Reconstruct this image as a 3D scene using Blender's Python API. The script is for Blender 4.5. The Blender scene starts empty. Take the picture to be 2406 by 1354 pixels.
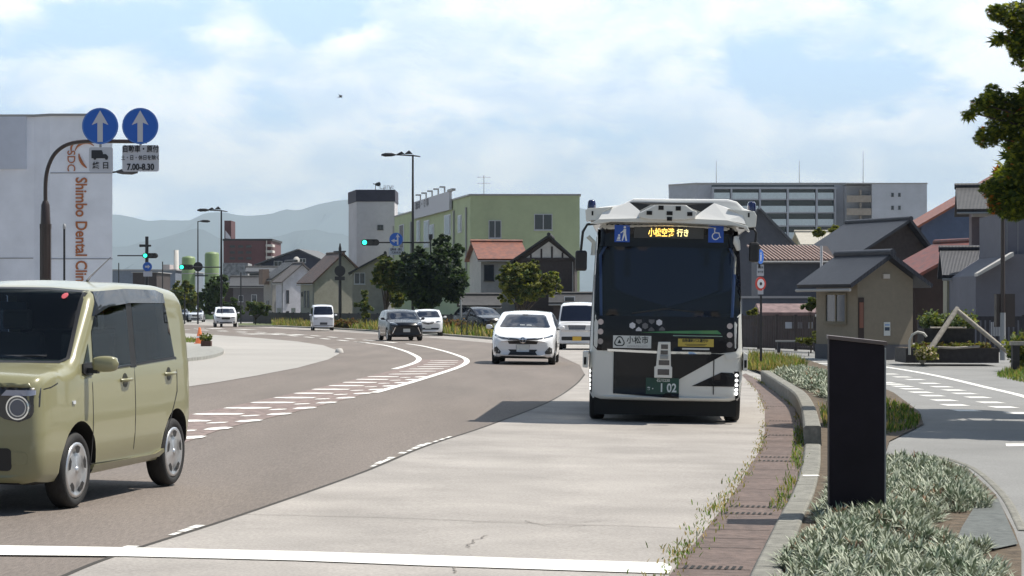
import bpy, bmesh, math, random
from mathutils import Vector, Matrix
from mathutils.bvhtree import BVHTree
from mathutils.geometry import delaunay_2d_cdt
random.seed(7)
SC = bpy.context.scene
COL = SC.collection
PI = math.pi
R = math.radians
# ---------------------------------------------------------------- camera, sky, sun, exposure
H, F, CX, YH = 1.6, 5300.0, 1203.0, 722.0        # eye height, focal length and horizon in pixels of the 2406 px photo
cd = bpy.data.cameras.new('camera')
cam = bpy.data.objects.new('camera', cd); COL.objects.link(cam)
cam.location = (0, 0, H); cam.rotation_euler = (R(90), 0, 0)
cd.sensor_width = 36; cd.lens = 36*F/2406; cd.shift_y = (YH-677)/2406
cd.clip_start = .5; cd.clip_end = 60000
SC.camera = cam
SUN_EL, SUN_AZ = R(60), R(76)                     # azimuth from +Y (view direction) towards +X (right)
sd = Vector((math.sin(SUN_AZ)*math.cos(SUN_EL), math.cos(SUN_AZ)*math.cos(SUN_EL), math.sin(SUN_EL)))
sl = bpy.data.lights.new('sun', 'SUN'); sl.energy = 5.0; sl.angle = R(.53); sl.color = (1, .94, .84)
so = bpy.data.objects.new('sun', sl); COL.objects.link(so)
so.rotation_euler = sd.to_track_quat('Z', 'Y').to_euler(); so.location = (20, 10, 40)
SC.view_settings.view_transform = 'Standard'; SC.view_settings.look = 'None'
SC.view_settings.exposure = 0.4; SC.view_settings.gamma = 1

def N(nt, t, **kw):
    n = nt.nodes.new(t)
    for k, v in kw.items():
        if k.startswith('i_'):
            n.inputs[k[2:].replace('_', ' ')].default_value = v
        else: setattr(n, k, v)
    return n
def math_node(nt, op, a, b=None, c=None, clamp=False):
    n = nt.nodes.new('ShaderNodeMath'); n.operation = op; n.use_clamp = clamp
    for i, v in enumerate((a, b, c)):
        if v is None: continue
        if isinstance(v, (int, float)): n.inputs[i].default_value = v
        else: nt.links.new(v, n.inputs[i])
    return n.outputs[0]
def build_world():
    w = bpy.data.worlds.new('World'); SC.world = w; w.use_nodes = True
    nt = w.node_tree; nt.nodes.clear(); L = nt.links.new
    sky = N(nt, 'ShaderNodeTexSky', sky_type='NISHITA', sun_disc=False)
    sky.sun_elevation = SUN_EL; sky.sun_rotation = SUN_AZ; sky.air_density = 1.0; sky.dust_density = .6; sky.ozone_density = 1.5
    tc = N(nt, 'ShaderNodeTexCoord'); sp = N(nt, 'ShaderNodeSeparateXYZ'); L(tc.outputs['Generated'], sp.inputs[0])
    X, Y, Z = sp.outputs
    mp = N(nt, 'ShaderNodeMapping'); L(tc.outputs['Generated'], mp.inputs[0])
    mp.inputs['Scale'].default_value = (1, 1, 2.1); mp.inputs['Location'].default_value = (3.3, .4, .8)
    n1 = N(nt, 'ShaderNodeTexNoise', i_Scale=12, i_Detail=12.0, i_Roughness=.60, i_Distortion=.15); L(mp.outputs[0], n1.inputs['Vector'])
    n2 = N(nt, 'ShaderNodeTexNoise', i_Scale=26, i_Detail=8.0, i_Roughness=.5, i_Distortion=.3); L(mp.outputs[0], n2.inputs['Vector'])
    dens = n1.outputs[0]
    # azimuth / elevation tangents, to place the wide clear gaps between the clouds
    yy = math_node(nt, 'MAXIMUM', Y, .05)
    az = math_node(nt, 'DIVIDE', X, yy); el = math_node(nt, 'DIVIDE', Z, yy)
    def blob(px, py, sx, sy, amp):
        a = math_node(nt, 'DIVIDE', math_node(nt, 'SUBTRACT', az, (px-CX)/F), sx/F)
        e = math_node(nt, 'DIVIDE', math_node(nt, 'SUBTRACT', el, (YH-py)/F), sy/F)
        d = math_node(nt, 'ADD', math_node(nt, 'MULTIPLY', a, a), math_node(nt, 'MULTIPLY', e, e))
        g = math_node(nt, 'POWER', 2.718, math_node(nt, 'MULTIPLY', d, -1.0))
        return math_node(nt, 'MULTIPLY', g, amp)
    tot = dens
    for b in BLOBS: tot = math_node(nt, 'ADD', tot, blob(*b))
    # fewer clouds behind the viewer, thinned to lower the ambient light
    front = math_node(nt, 'MULTIPLY', math_node(nt, 'SUBTRACT', Y, .55), .45)
    front = math_node(nt, 'MAXIMUM', math_node(nt, 'MINIMUM', front, .115), -.22)
    tot = math_node(nt, 'ADD', tot, front)
    cov = N(nt, 'ShaderNodeMapRange', clamp=True, interpolation_type='SMOOTHSTEP'); L(tot, cov.inputs[0])
    cov.inputs[1].default_value = .475; cov.inputs[2].default_value = .625
    shade = N(nt, 'ShaderNodeValToRGB'); L(n2.outputs[0], shade.inputs[0])
    shade.color_ramp.elements[0].position = .36; shade.color_ramp.elements[0].color = CLOUD_LO
    shade.color_ramp.elements[1].position = .62; shade.color_ramp.elements[1].color = CLOUD_HI
    # thin veil: the blue itself is milky
    veil = N(nt, 'ShaderNodeMix', data_type='RGBA'); vf = N(nt, 'ShaderNodeMapRange', clamp=True); L(Y, vf.inputs[0]); vf.inputs[1].default_value = .55; vf.inputs[2].default_value = .93; vf.inputs[3].default_value = .08; vf.inputs[4].default_value = SKY_VEIL; L(vf.outputs[0], veil.inputs[0])
    skm = N(nt, 'ShaderNodeMix', data_type='RGBA', blend_type='MULTIPLY'); skm.inputs[0].default_value = 1
    L(sky.outputs[0], skm.inputs[6]); skm.inputs[7].default_value = SKY_TINT
    L(skm.outputs[2], veil.inputs[6]); veil.inputs[7].default_value = (13.6, 19, 25.5, 1)
    mx = N(nt, 'ShaderNodeMix', data_type='RGBA')
    L(math_node(nt, 'MULTIPLY', cov.outputs[0], .93), mx.inputs[0]); L(veil.outputs[2], mx.inputs[6]); L(shade.outputs[0], mx.inputs[7])
    bg = N(nt, 'ShaderNodeBackground', i_Strength=.05); L(mx.outputs[2], bg.inputs[0])
    out = N(nt, 'ShaderNodeOutputWorld'); L(bg.outputs[0], out.inputs[0])
CLOUD_LO = (17, 20, 24, 1); CLOUD_HI = (27.5, 27.5, 27.5, 1); SKY_VEIL = .9; SKY_TINT = (1, 1, 1, 1)
BLOBS = [(190, 60, 380, 75, -.26), (420, 150, 120, 60, -.08), (620, 230, 90, 120, -.10), (760, 40, 130, 50, -.12), (1900, 190, 300, 45, -.13),
         (1650, 130, 160, 50, -.08), (2250, 80, 90, 60, -.1), (1000, 300, 120, 60, -.05), (190, 180, 230, 60, .10), (1100, 250, 500, 100, .06),
         (1500, 50, 350, 60, .08), (1300, 430, 1500, 90, .07), (2050, 340, 300, 60, .09), (560, 90, 120, 60, .1), (700, 400, 500, 60, .05), (30, 30, 60, 30, .08)]
build_world()

# ---------------------------------------------------------------- ground height: the carriageway banks gently towards the gutter
def sstep(a, b, t):
    t = max(0, min(1, (t-a)/(b-a))); return t*t*(3-2*t)
def gz(x, y): return .15*math.tanh((2-x)/7.5)*(1-sstep(45, 100, y))
def G(px, py, off=0.0):
    z = 0.0; x = y = 0
    for _ in range(25):
        y = F*(H-z)/(py-YH); x = (px-CX)*y/F
        z = .5*z+.5*(gz(x, y)+off)
    return Vector((x, y, gz(x, y)))
def X(px, Y): return (px-CX)*Y/F
def Zp(py, Y): return H+(YH-py)*Y/F

# ---------------------------------------------------------------- materials
MATS = {}
def M(name, col, rough=.6, metal=0.0, var=0.0, scale=4.0, bump=0.0, bscale=None, coat=0.0, emit=0.0, spec=.5, var2=0.0, scale2=.4, stretch=None, trans=0.0):
    if name in MATS: return MATS[name]
    m = bpy.data.materials.new(name); m.use_nodes = True; nt = m.node_tree; L = nt.links.new
    b = nt.nodes['Principled BSDF']
    b.inputs['Base Color'].default_value = (*col, 1); b.inputs['Roughness'].default_value = rough; b.inputs['Metallic'].default_value = metal
    b.inputs['Specular IOR Level'].default_value = spec; b.inputs['Coat Weight'].default_value = coat; b.inputs['Coat Roughness'].default_value = .04
    if emit: b.inputs['Emission Color'].default_value = (*col, 1); b.inputs['Emission Strength'].default_value = emit
    if trans: b.inputs['Transmission Weight'].default_value = trans
    if var or bump or var2:
        tc = N(nt, 'ShaderNodeTexCoord'); v = tc.outputs['Object']
        if stretch:
            mp = N(nt, 'ShaderNodeMapping'); mp.inputs['Scale'].default_value = stretch; L(v, mp.inputs[0]); v = mp.outputs[0]
        n = N(nt, 'ShaderNodeTexNoise', i_Scale=scale, i_Detail=6.0, i_Roughness=.6); L(v, n.inputs['Vector'])
        fac = n.outputs[0]
        if var or var2:
            lo = tuple(max(0, c*(1-var*2.2)) for c in col); hi = tuple(min(.95, c*(1+var*2.2)) for c in col)
            mr = N(nt, 'ShaderNodeMapRange', clamp=True); L(fac, mr.inputs[0]); mr.inputs[1].default_value = .25; mr.inputs[2].default_value = .75
            mx = N(nt, 'ShaderNodeMix', data_type='RGBA'); L(mr.outputs[0], mx.inputs[0]); mx.inputs[6].default_value = (*lo, 1); mx.inputs[7].default_value = (*hi, 1)
            o = mx.outputs[2]
            if var2:
                n3 = N(nt, 'ShaderNodeTexNoise', i_Scale=scale2, i_Detail=5.0, i_Roughness=.55); L(v, n3.inputs['Vector'])
                m3 = N(nt, 'ShaderNodeMapRange', clamp=True); L(n3.outputs[0], m3.inputs[0]); m3.inputs[1].default_value = .3; m3.inputs[2].default_value = .7
                m3.inputs[3].default_value = 1-var2; m3.inputs[4].default_value = 1+var2
                hs = N(nt, 'ShaderNodeHueSaturation'); L(o, hs.inputs['Color']); L(m3.outputs[0], hs.inputs['Value']); o = hs.outputs[0]
            L(o, b.inputs['Base Color'])
        if bump:
            nb = N(nt, 'ShaderNodeTexNoise', i_Scale=bscale or scale*3, i_Detail=4.0); L(v, nb.inputs['Vector'])
            bp = N(nt, 'ShaderNodeBump', i_Strength=bump, i_Distance=.02); L(nb.outputs[0], bp.inputs['Height']); L(bp.outputs[0], b.inputs['Normal'])
    MATS[name] = m; return m
def glass_mat(name, tint, refl=.08):
    if name in MATS: return MATS[name]
    m = bpy.data.materials.new(name); m.use_nodes = True; nt = m.node_tree; nt.nodes.clear(); L = nt.links.new
    t = N(nt, 'ShaderNodeBsdfTransparent'); t.inputs[0].default_value = (*tint, 1)
    g = N(nt, 'ShaderNodeBsdfGlossy'); g.inputs['Roughness'].default_value = .02
    lw = N(nt, 'ShaderNodeLayerWeight', i_Blend=.5)
    mx = N(nt, 'ShaderNodeMixShader'); L(math_node(nt, 'ADD', math_node(nt, 'MULTIPLY', math_node(nt, 'POWER', lw.outputs[1], 4.0), .45), .045+refl), mx.inputs[0]); L(t.outputs[0], mx.inputs[1]); L(g.outputs[0], mx.inputs[2])
    o = N(nt, 'ShaderNodeOutputMaterial'); L(mx.outputs[0], o.inputs[0]); MATS[name] = m; return m
def tile_mat(name, col, col2, sx=18.0, rough=.55, axis='X'):
    # rows of glazed tiles: two wave patterns crossing, as bump and slight colour change between tiles
    if name in MATS: return MATS[name]
    m = bpy.data.materials.new(name); m.use_nodes = True; nt = m.node_tree; L = nt.links.new
    b = nt.nodes['Principled BSDF']; b.inputs['Roughness'].default_value = rough
    tc = N(nt, 'ShaderNodeTexCoord')
    w1 = N(nt, 'ShaderNodeTexWave', wave_type='BANDS', bands_direction='X', i_Scale=sx*2/6.283); L(tc.outputs['Object'], w1.inputs['Vector'])
    w2 = N(nt, 'ShaderNodeTexWave', wave_type='BANDS', bands_direction='Y', i_Scale=sx*2/6.283); L(tc.outputs['Object'], w2.inputs['Vector'])
    n = N(nt, 'ShaderNodeTexNoise', i_Scale=3.0, i_Detail=6.0); L(tc.outputs['Object'], n.inputs['Vector'])
    mr = N(nt, 'ShaderNodeMapRange', clamp=True); L(n.outputs[0], mr.inputs[0]); mr.inputs[1].default_value = .35; mr.inputs[2].default_value = .65
    mx = N(nt, 'ShaderNodeMix', data_type='RGBA'); L(mr.outputs[0], mx.inputs[0]); mx.inputs[6].default_value = (*col, 1); mx.inputs[7].default_value = (*col2, 1)
    L(mx.outputs[2], b.inputs['Base Color'])
    s = math_node(nt, 'ADD', w1.outputs[1], math_node(nt, 'MULTIPLY', w2.outputs[1], .5))
    bp = N(nt, 'ShaderNodeBump', i_Strength=.35, i_Distance=.04); L(s, bp.inputs['Height']); L(bp.outputs[0], b.inputs['Normal'])
    MATS[name] = m; return m

# ---------------------------------------------------------------- object helpers
def tag(o, label=None, cat=None, group=None, kind=None):
    if label: o['label'] = label
    if cat: o['category'] = cat
    if group: o['group'] = group
    if kind: o['kind'] = kind
    return o
def empty(name, loc=(0, 0, 0), rz=0.0):
    o = bpy.data.objects.new(name, None); COL.objects.link(o); o.location = loc; o.rotation_euler = (0, 0, rz); o.empty_display_size = .2
    return o
class MB:
    def __init__(s): s.v = []; s.f = []; s.m = []; s.sm = []
    def add(s, vs, fs, mi=0, smooth=False):
        b = len(s.v); s.v += [tuple(v) for v in vs]; s.f += [tuple(b+i for i in f) for f in fs]; s.m += [mi]*len(fs); s.sm += [smooth]*len(fs); return s
    def box(s, x0, x1, y0, y1, z0, z1, mi=0, mat=None):
        vs = [Vector(p) for p in ((x0, y0, z0), (x1, y0, z0), (x1, y1, z0), (x0, y1, z0), (x0, y0, z1), (x1, y0, z1), (x1, y1, z1), (x0, y1, z1))]
        if mat: vs = [mat@v for v in vs]
        return s.add(vs, [(0, 3, 2, 1), (4, 5, 6, 7), (0, 1, 5, 4), (1, 2, 6, 5), (2, 3, 7, 6), (3, 0, 4, 7)], mi)
    def cbox(s, c, sz, mi=0, rz=0.0, mat=None):
        m = Matrix.Translation(c) @ (mat or Matrix.Rotation(rz, 4, 'Z')); a, b, d = (q/2 for q in sz)
        return s.box(-a, a, -b, b, -d, d, mi, m)
    def prism(s, poly, y0, y1, mi=0, plane='xz', mat=None):
        # poly of 2D points, extruded along the third axis
        def P(a, b, t): return Vector({'xz': (a, t, b), 'yz': (t, a, b), 'xy': (a, b, t)}[plane])
        n = len(poly); vs = [P(a, b, y0) for a, b in poly]+[P(a, b, y1) for a, b in poly]
        if mat: vs = [mat@v for v in vs]
        tri = tess(poly)
        fs = [t for t in tri]+[tuple(n+i for i in reversed(t)) for t in tri]+[(i, (i+1) % n, n+(i+1) % n, n+i) for i in range(n)]
        return s.add(vs, fs, mi)
    def tube(s, pts, r, seg=8, mi=0, caps=True, smooth=True):
        pts = [Vector(p) for p in pts]; n = len(pts); rr = r if isinstance(r, (list, tuple)) else [r]*n
        rings = []; prev = None
        for i, p in enumerate(pts):
            d = (pts[min(i+1, n-1)]-pts[max(i-1, 0)]).normalized()
            if prev is None:
                a = d.orthogonal().normalized()
            else:
                a = (prev-d*prev.dot(d)).normalized()
            prev = a; b = d.cross(a)
            rings.append([p+(a*math.cos(2*PI*k/seg)+b*math.sin(2*PI*k/seg))*rr[i] for k in range(seg)])
        vs = [v for q in rings for v in q]
        fs = [(i*seg+k, i*seg+(k+1) % seg, (i+1)*seg+(k+1) % seg, (i+1)*seg+k) for i in range(n-1) for k in range(seg)]
        s.add(vs, fs, mi, smooth)
        if caps: s.add(rings[0], [tuple(reversed(range(seg)))], mi); s.add(rings[-1], [tuple(range(seg))], mi)
        return s
    def lathe(s, prof, seg=24, axis='Z', c=(0, 0, 0), mi=0, smooth=True):
        # prof: (radius, height) along the axis
        c = Vector(c); vs = []
        for r, h in prof:
            for k in range(seg):
                a = 2*PI*k/seg; p = (r*math.cos(a), r*math.sin(a), h)
                if axis == 'X': p = (p[2], p[0], p[1])
                if axis == 'Y': p = (p[0], p[2], p[1])
                vs.append(Vector(p)+c)
        n = len(prof); fs = [(i*seg+k, i*seg+(k+1) % seg, (i+1)*seg+(k+1) % seg, (i+1)*seg+k) for i in range(n-1) for k in range(seg)]
        return s.add(vs, fs, mi, smooth)
    def disc(s, c, r, axis='Y', th=.01, seg=24, mi=0):
        return s.lathe([(0.0005, -th/2), (r, -th/2), (r, th/2), (0.0005, th/2)], seg, axis, c, mi, False)
    def build(s, name, mats, parent=None, loc=None, rz=None, bevel=0.0, fixn=True):
        me = bpy.data.meshes.new(name); me.from_pydata(s.v, [], s.f)
        for m in (mats if isinstance(mats, (list, tuple)) else [mats]): me.materials.append(m)
        me.polygons.foreach_set('material_index', s.m); me.polygons.foreach_set('use_smooth', s.sm)
        me.update()
        if fixn and len(s.f) < 60000:
            bm = bmesh.new(); bm.from_mesh(me); bmesh.ops.recalc_face_normals(bm, faces=bm.faces)
            bm.to_mesh(me); bm.free()
        o = bpy.data.objects.new(name, me); COL.objects.link(o)
        if parent: o.parent = parent
        if loc is not None: o.location = loc
        if rz is not None: o.rotation_euler = (0, 0, rz)
        if bevel:
            b = o.modifiers.new('bevel', 'BEVEL'); b.width = bevel; b.segments = 2; b.limit_method = 'ANGLE'; b.angle_limit = R(40)
        return o
def inpoly(x, y, poly):
    c = False; n = len(poly); j = n-1
    for i in range(n):
        xi, yi = poly[i]; xj, yj = poly[j]
        if (yi > y) != (yj > y) and x < (xj-xi)*(y-yi)/(yj-yi)+xi: c = not c
        j = i
    return c
def tess(poly):
    n = len(poly)
    if n <= 4 and n >= 3:
        if n == 3: return [(0, 1, 2)]
    from mathutils.geometry import tessellate_polygon
    return [tuple(t) for t in tessellate_polygon([[Vector((p[0], p[1], 0)) for p in poly]])]
def dens(poly, step, closed=True):
    out = []; n = len(poly)
    for i in range(n if closed else n-1):
        a = Vector(poly[i][:2]); b = Vector(poly[(i+1) % n][:2]); k = max(1, int((b-a).length/step))
        for j in range(k): out.append(tuple(a.lerp(b, j/k)))
    if not closed: out.append(tuple(poly[-1][:2]))
    return out
def smooth_line(pts, k=8, closed=False):
    # Catmull-Rom through the points
    pts = [Vector(p) for p in pts]; n = len(pts); out = []
    for i in range(n if closed else n-1):
        if closed: p0, p1, p2, p3 = (pts[(i+j) % n] for j in (-1, 0, 1, 2))
        else: p0, p1, p2, p3 = pts[max(i-1, 0)], pts[i], pts[i+1], pts[min(i+2, n-1)]
        for j in range(k):
            t = j/k
            out.append(.5*((2*p1)+(p2-p0)*t+(2*p0-5*p1+4*p2-p3)*t*t+(3*p1-p0-3*p2+p3)*t**3))
    if not closed: out.append(pts[-1])
    return out
def trimesh2d(poly, step, holes=(), bstep=None, jitter=0.0):
    """triangles covering a polygon with an interior grid, so that it can follow a curved surface"""
    loops = [dens(poly, bstep or step)]+[dens(h, bstep or step) for h in holes]
    vs = []; es = []
    for lp in loops:
        b = len(vs); n = len(lp); vs += [Vector(p) for p in lp]; es += [(b+i, b+(i+1) % n) for i in range(n)]
    xs = [p[0] for p in poly]; ys = [p[1] for p in poly]
    nx = int((max(xs)-min(xs))/step); ny = int((max(ys)-min(ys))/step)
    if nx*ny < 60000:
        for i in range(1, nx+1):
            for j in range(1, ny+1):
                x = min(xs)+i*step; y = min(ys)+j*step
                if inpoly(x, y, poly) and not any(inpoly(x, y, h) for h in holes): vs.append(Vector((x, y)))
    v, e, f, *_ = delaunay_2d_cdt(vs, es, [], 0, 1e-5)
    tri = []
    for t in f:
        cx = sum(v[i].x for i in t)/3; cy = sum(v[i].y for i in t)/3
        if inpoly(cx, cy, poly) and not any(inpoly(cx, cy, h) for h in holes): tri.append(tuple(t))
    return [tuple(p) for p in v], tri
def sheet(name, poly, off, mat, step=1.5, holes=(), bstep=None, px=True, thick=0.0, **tags):
    """ground sheet; poly in photo pixels lying on the ground, or ground metres with px=False"""
    if px: gp = [tuple(G(a, b)[:2]) for a, b in poly]; hs = [[tuple(G(a, b)[:2]) for a, b in h] for h in holes]
    else: gp = poly; hs = holes
    v, t = trimesh2d(gp, step, hs, bstep)
    mb = MB(); mb.add([(x, y, gz(x, y)+off) for x, y in v], t)
    if thick:
        n = len(gp); d = dens(gp, bstep or step); n = len(d)
        mb.add([(x, y, gz(x, y)+off) for x, y in d]+[(x, y, gz(x, y)+off-thick) for x, y in d], [(i, (i+1) % n, n+(i+1) % n, n+i) for i in range(n)])
    o = mb.build(name, mat, fixn=False)
    if sum(p.normal.z for p in o.data.polygons[:200]) < 0: o.data.flip_normals()
    tag(o, **tags); return o
def strip(pts, w0, w1, off):
    """quads along a ground line (metres), from lateral offset w0 to w1 (right positive)"""
    pts = [Vector(p[:2]) for p in pts]; vs = []
    for i, p in enumerate(pts):
        d = (pts[min(i+1, len(pts)-1)]-pts[max(i-1, 0)]).normalized(); nrm = Vector((d.y, -d.x))
        for w in (w0, w1):
            q = p+nrm*w; vs.append((q.x, q.y, gz(q.x, q.y)+off))
    return vs, [(2*i, 2*i+1, 2*i+3, 2*i+2) for i in range(len(pts)-1)]
def text_obj(name, body, size, mat, parent, mtx, extrude=.002, align='CENTER', bold=0.0, xs=1.0, spacing=1.0):
    cu = bpy.data.curves.new(name, 'FONT'); cu.body = body; cu.size = size; cu.align_x = align; cu.align_y = 'CENTER'
    cu.extrude = extrude; cu.offset = bold; cu.resolution_u = 3; cu.space_character = spacing
    t = bpy.data.objects.new('tmp', cu); COL.objects.link(t)
    dg = bpy.context.evaluated_depsgraph_get(); me = bpy.data.meshes.new_from_object(t.evaluated_get(dg))
    bpy.data.objects.remove(t); me.name = name
    me.transform(mtx @ Matrix.Diagonal((xs, 1, 1, 1))); me.materials.clear(); me.materials.append(mat)
    o = bpy.data.objects.new(name, me); COL.objects.link(o)
    if parent: o.parent = parent
    return o
FRONT = Matrix.Rotation(R(90), 4, 'X')     # text lying in XY -> standing, facing -Y
def T(x, y, z): return Matrix.Translation((x, y, z))
# ---------------------------------------------------------------- ground, roads, markings
m_ground = M('ground_concrete', (.33, .32, .30), .9, var=.12, scale=.6, bump=.2, bscale=20)
m_asph = M('asphalt', (.172, .146, .128), .9, var=.13, scale=60, bump=.35, bscale=220, var2=.15, scale2=.9, stretch=(1, .12, 1))
m_conc = M('pale_concrete', (.325, .302, .28), .9, var=.12, scale=45, bump=.25, bscale=180, var2=.19, scale2=.7)
m_conc2 = M('pale_concrete_island', (.345, .33, .31), .9, var=.06, scale=30, bump=.25, bscale=160, var2=.07, scale2=.2)
m_path = M('path_asphalt', (.225, .225, .22), .92, var=.12, scale=50, bump=.3, bscale=200, var2=.12, scale2=.5)
m_white = M('road_paint', (.78, .77, .73), .7, var=.06, scale=25, bump=.15, var2=.06)
m_red = M('median_brown', (.215, .165, .15), .9, var=.25, scale=8, bump=.2)
m_brown = M('gutter_brown', (.125, .088, .074), .8, var=.2, scale=12, bump=.35, bscale=60, var2=.2, scale2=1.5)
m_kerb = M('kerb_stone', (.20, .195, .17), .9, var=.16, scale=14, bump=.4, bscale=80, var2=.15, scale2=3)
m_soil = M('soil', (.10, .075, .05), .95, var=.3, scale=9, bump=.8, bscale=30)
m_turf = M('turf_base', (.10, .12, .045), .95, var=.3, scale=3, bump=.6)
m_dark = M('slot_dark', (.012, .012, .012), .9)

gr = MB()
cols = [-18500, -900, -200]+[i*2.0 for i in range(-30, 31)]+[200, 900, 18500]
rows = [-60, -4]+[i*2.5 for i in range(0, 45)]+[150, 400, 1500, 21500]
vv = [(x, y, gz(x, y)-.05) for y in rows for x in cols]; nc = len(cols)
gr.add(vv, [(j*nc+i, j*nc+i+1, (j+1)*nc+i+1, (j+1)*nc+i) for j in range(len(rows)-1) for i in range(nc-1)])
tag(gr.build('ground', m_ground, fixn=False), kind='structure')

asph_px = [(-500, 1700), (-150, 1500), (150, 1356), (300, 1298), (560, 1214), (850, 1112), (1000, 1050), (1150, 1000), (1290, 945), (1352, 905), (1374, 880),
           (1362, 858), (1313, 836), (1230, 818), (1150, 806), (1000, 793), (780, 779), (600, 769), (430, 763), (200, 759), (-200, 757), (-900, 780), (-2500, 900)]
sheet('road', asph_px, 0.0, m_asph, step=2.0, kind='structure')
# pale concrete bus lane, gutter side, joining the shoulder behind the bus
gut_l = [(1580, 1345), (1621, 1293), (1680, 1218), (1727, 1155), (1763, 1096), (1787, 1057), (1797, 1017), (1797, 965), (1779, 919), (1743, 882)]
lane_px = [(-150, 1500), (150, 1356), (300, 1298), (560, 1214), (850, 1112), (1000, 1050), (1150, 1000), (1290, 945), (1352, 905), (1374, 880),
           (1362, 858), (1313, 836), (1230, 818), (1150, 806), (1000, 793), (780, 779), (600, 769), (430, 763), (430, 759), (600, 763), (780, 771), (1000, 784), (1150, 795), (1240, 803),
           (1345, 812), (1440, 822), (1560, 836), (1660, 855)]+list(reversed(gut_l))+[(1490, 1480)]
sheet('bus_lane', lane_px, .004, m_conc, step=1.5, bstep=.6, kind='structure')
isl = [(-300, 985), (100, 957), (300, 932), (430, 911), (500, 901), (600, 884), (700, 865), (770, 846), (797, 832), (790, 823), (760, 812), (700, 803), (600, 794), (500, 787), (420, 783), (200, 779), (-100, 778)]
sheet('concrete_island', isl, .006, m_conc2, step=2.0, bstep=.8, kind='structure')
# seam between asphalt and concrete
seam = smooth_line([G(a, b)[:2] for a, b in asph_px[1:11]], 10)
mb = MB(); v, f = strip(seam, -.02, .018, .0065); mb.add(v, f)
tag(mb.build('lane_seam', M('seam', (.05, .045, .04), .95), fixn=False), kind='structure')
# worn edge line
mb = MB(); random.seed(11)
for i in range(len(seam)-1):
    t = i/len(seam)
    if random.random() < (.85 if .47 < t < .60 else .9 if .27 < t < .30 else .03):
        v, f = strip([seam[i], seam[i]+(seam[i+1]-seam[i])*random.uniform(.5, 1.0)], -.12+random.uniform(0, .05), -.035, .004); mb.add(v, f)
tag(mb.build('worn_edge_line', m_white, fixn=False), kind='structure')
# expansion joints of the concrete lane
mb = MB()
def crack(pts, w=.012, amp=.012):
    ps = smooth_line([G(a, b)[:2] for a, b in pts], 8); ps = [p+Vector((random.gauss(0, amp), random.gauss(0, amp))) for p in ps]
    v, f = strip(ps, -w/2, w/2, .0085); mb.add(v, f)
crack([(575, 1211), (900, 1218), (1250, 1232), (1650, 1244)]); crack([(1098, 1290), (1110, 1275), (1146, 1260)], .01)
crack([(1010, 1312), (1060, 1326), (1072, 1350)]); crack([(1230, 1225), (1300, 1240), (1380, 1236)], .008); crack([(1000, 1056), (1350, 1060), (1760, 1068)], .006)
crack([(1420, 1225), (1300, 1232), (1180, 1226), (1100, 1232)], .006)
tag(mb.build('concrete_cracks', M('crack', (.22, .2, .18), .95), fixn=False), kind='structure')
# stop line
sheet('stop_line', [(-80, 1284), (300, 1290), (700, 1299), (1000, 1308), (1300, 1318), (1560, 1326), (1578, 1336), (1572, 1352), (1300, 1343), (1000, 1333), (700, 1321), (300, 1311), (-80, 1307)], .0105, m_white, step=.5, bstep=.2, kind='structure')
# hatched median
med = smooth_line([G(a, b)[:2] for a, b in [(300, 1040), (420, 1004), (560, 974), (700, 943), (845, 908), (945, 882), (1018, 861), (1040, 848), (1028, 837), (985, 822), (930, 810), (830, 800), (720, 790), (620, 783), (500, 777), (400, 773)]], 14)
L0 = [0.0]
for a, b in zip(med, med[1:]): L0.append(L0[-1]+(b-a).length)
def med_at(s):
    s = max(0, min(L0[-1]-1e-4, s))
    for i in range(len(med)-1):
        if L0[i+1] >= s:
            t = (s-L0[i])/(L0[i+1]-L0[i]+1e-9); d = (med[i+1]-med[i]).normalized(); return med[i].lerp(med[i+1], t), d
mb = MB(); v, f = strip([p for p, l in zip(med, L0) if l < 42], -.62, .62, .004); mb.add(v, f)
tag(mb.build('median_strip', m_red, fixn=False), kind='structure')
def blobq(mb, s, l0, l1, slant, ln, jag=.06):
    """a worn painted bar across the median: s along it, from lateral l0 to l1"""
    n = 8; top = []; bot = []
    for i in range(n+1):
        l = l0+(l1-l0)*i/n; ss = s+slant*(l-l0); e = ln*(.5+.5*math.sin(PI*min(1, max(0, (i+.35)/(n+.7)))))*random.uniform(1-jag, 1+jag)
        for lst, q in ((top, ss+e/2), (bot, ss-e/2)):
            p, d = med_at(q); nr = Vector((d.y, -d.x)); w = p+nr*l; lst.append((w.x, w.y, gz(w.x, w.y)+.0085))
    vs = top+bot; mb.add(vs, [(i, i+1, n+1+i+1, n+1+i) for i in range(n)])
mb = MB(); s = .6
near_end = 24.5
while s < near_end:
    blobq(mb, s, -.58, .06, .3, .55, .14); blobq(mb, s-.35, .16, .36, 1.2, .35, .2); blobq(mb, s+.25, .42, .68, 1.0, .65, .15)
    s += 1.95
while s < 40:
    blobq(mb, s, -.35, .45, .9, .45, .2); s += 2.3
tag(mb.build('median_hatching', m_white, fixn=False), kind='structure')
mb = MB()
ps = [p for p, l in zip(med, L0) if 15 < l < 74]; v, f = strip(ps, .62, .78, .0085); mb.add(v, f)
ps = [p for p, l in zip(med, L0) if 30 < l < 80]; v, f = strip(ps, -.78, -.62, .0085); mb.add(v, f)
s = 76
while s < L0[-1]-3:
    v, f = strip([med_at(s+q)[0] for q in (0, 1, 2, 3)], .5, .75, .0085); mb.add(v, f)
    v, f = strip([med_at(s+q)[0] for q in (0, 1, 2, 3)], -.75, -.5, .0085); mb.add(v, f); s += 6
tag(mb.build('median_edge_lines', m_white, fixn=False), kind='structure')
mb = MB()
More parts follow.
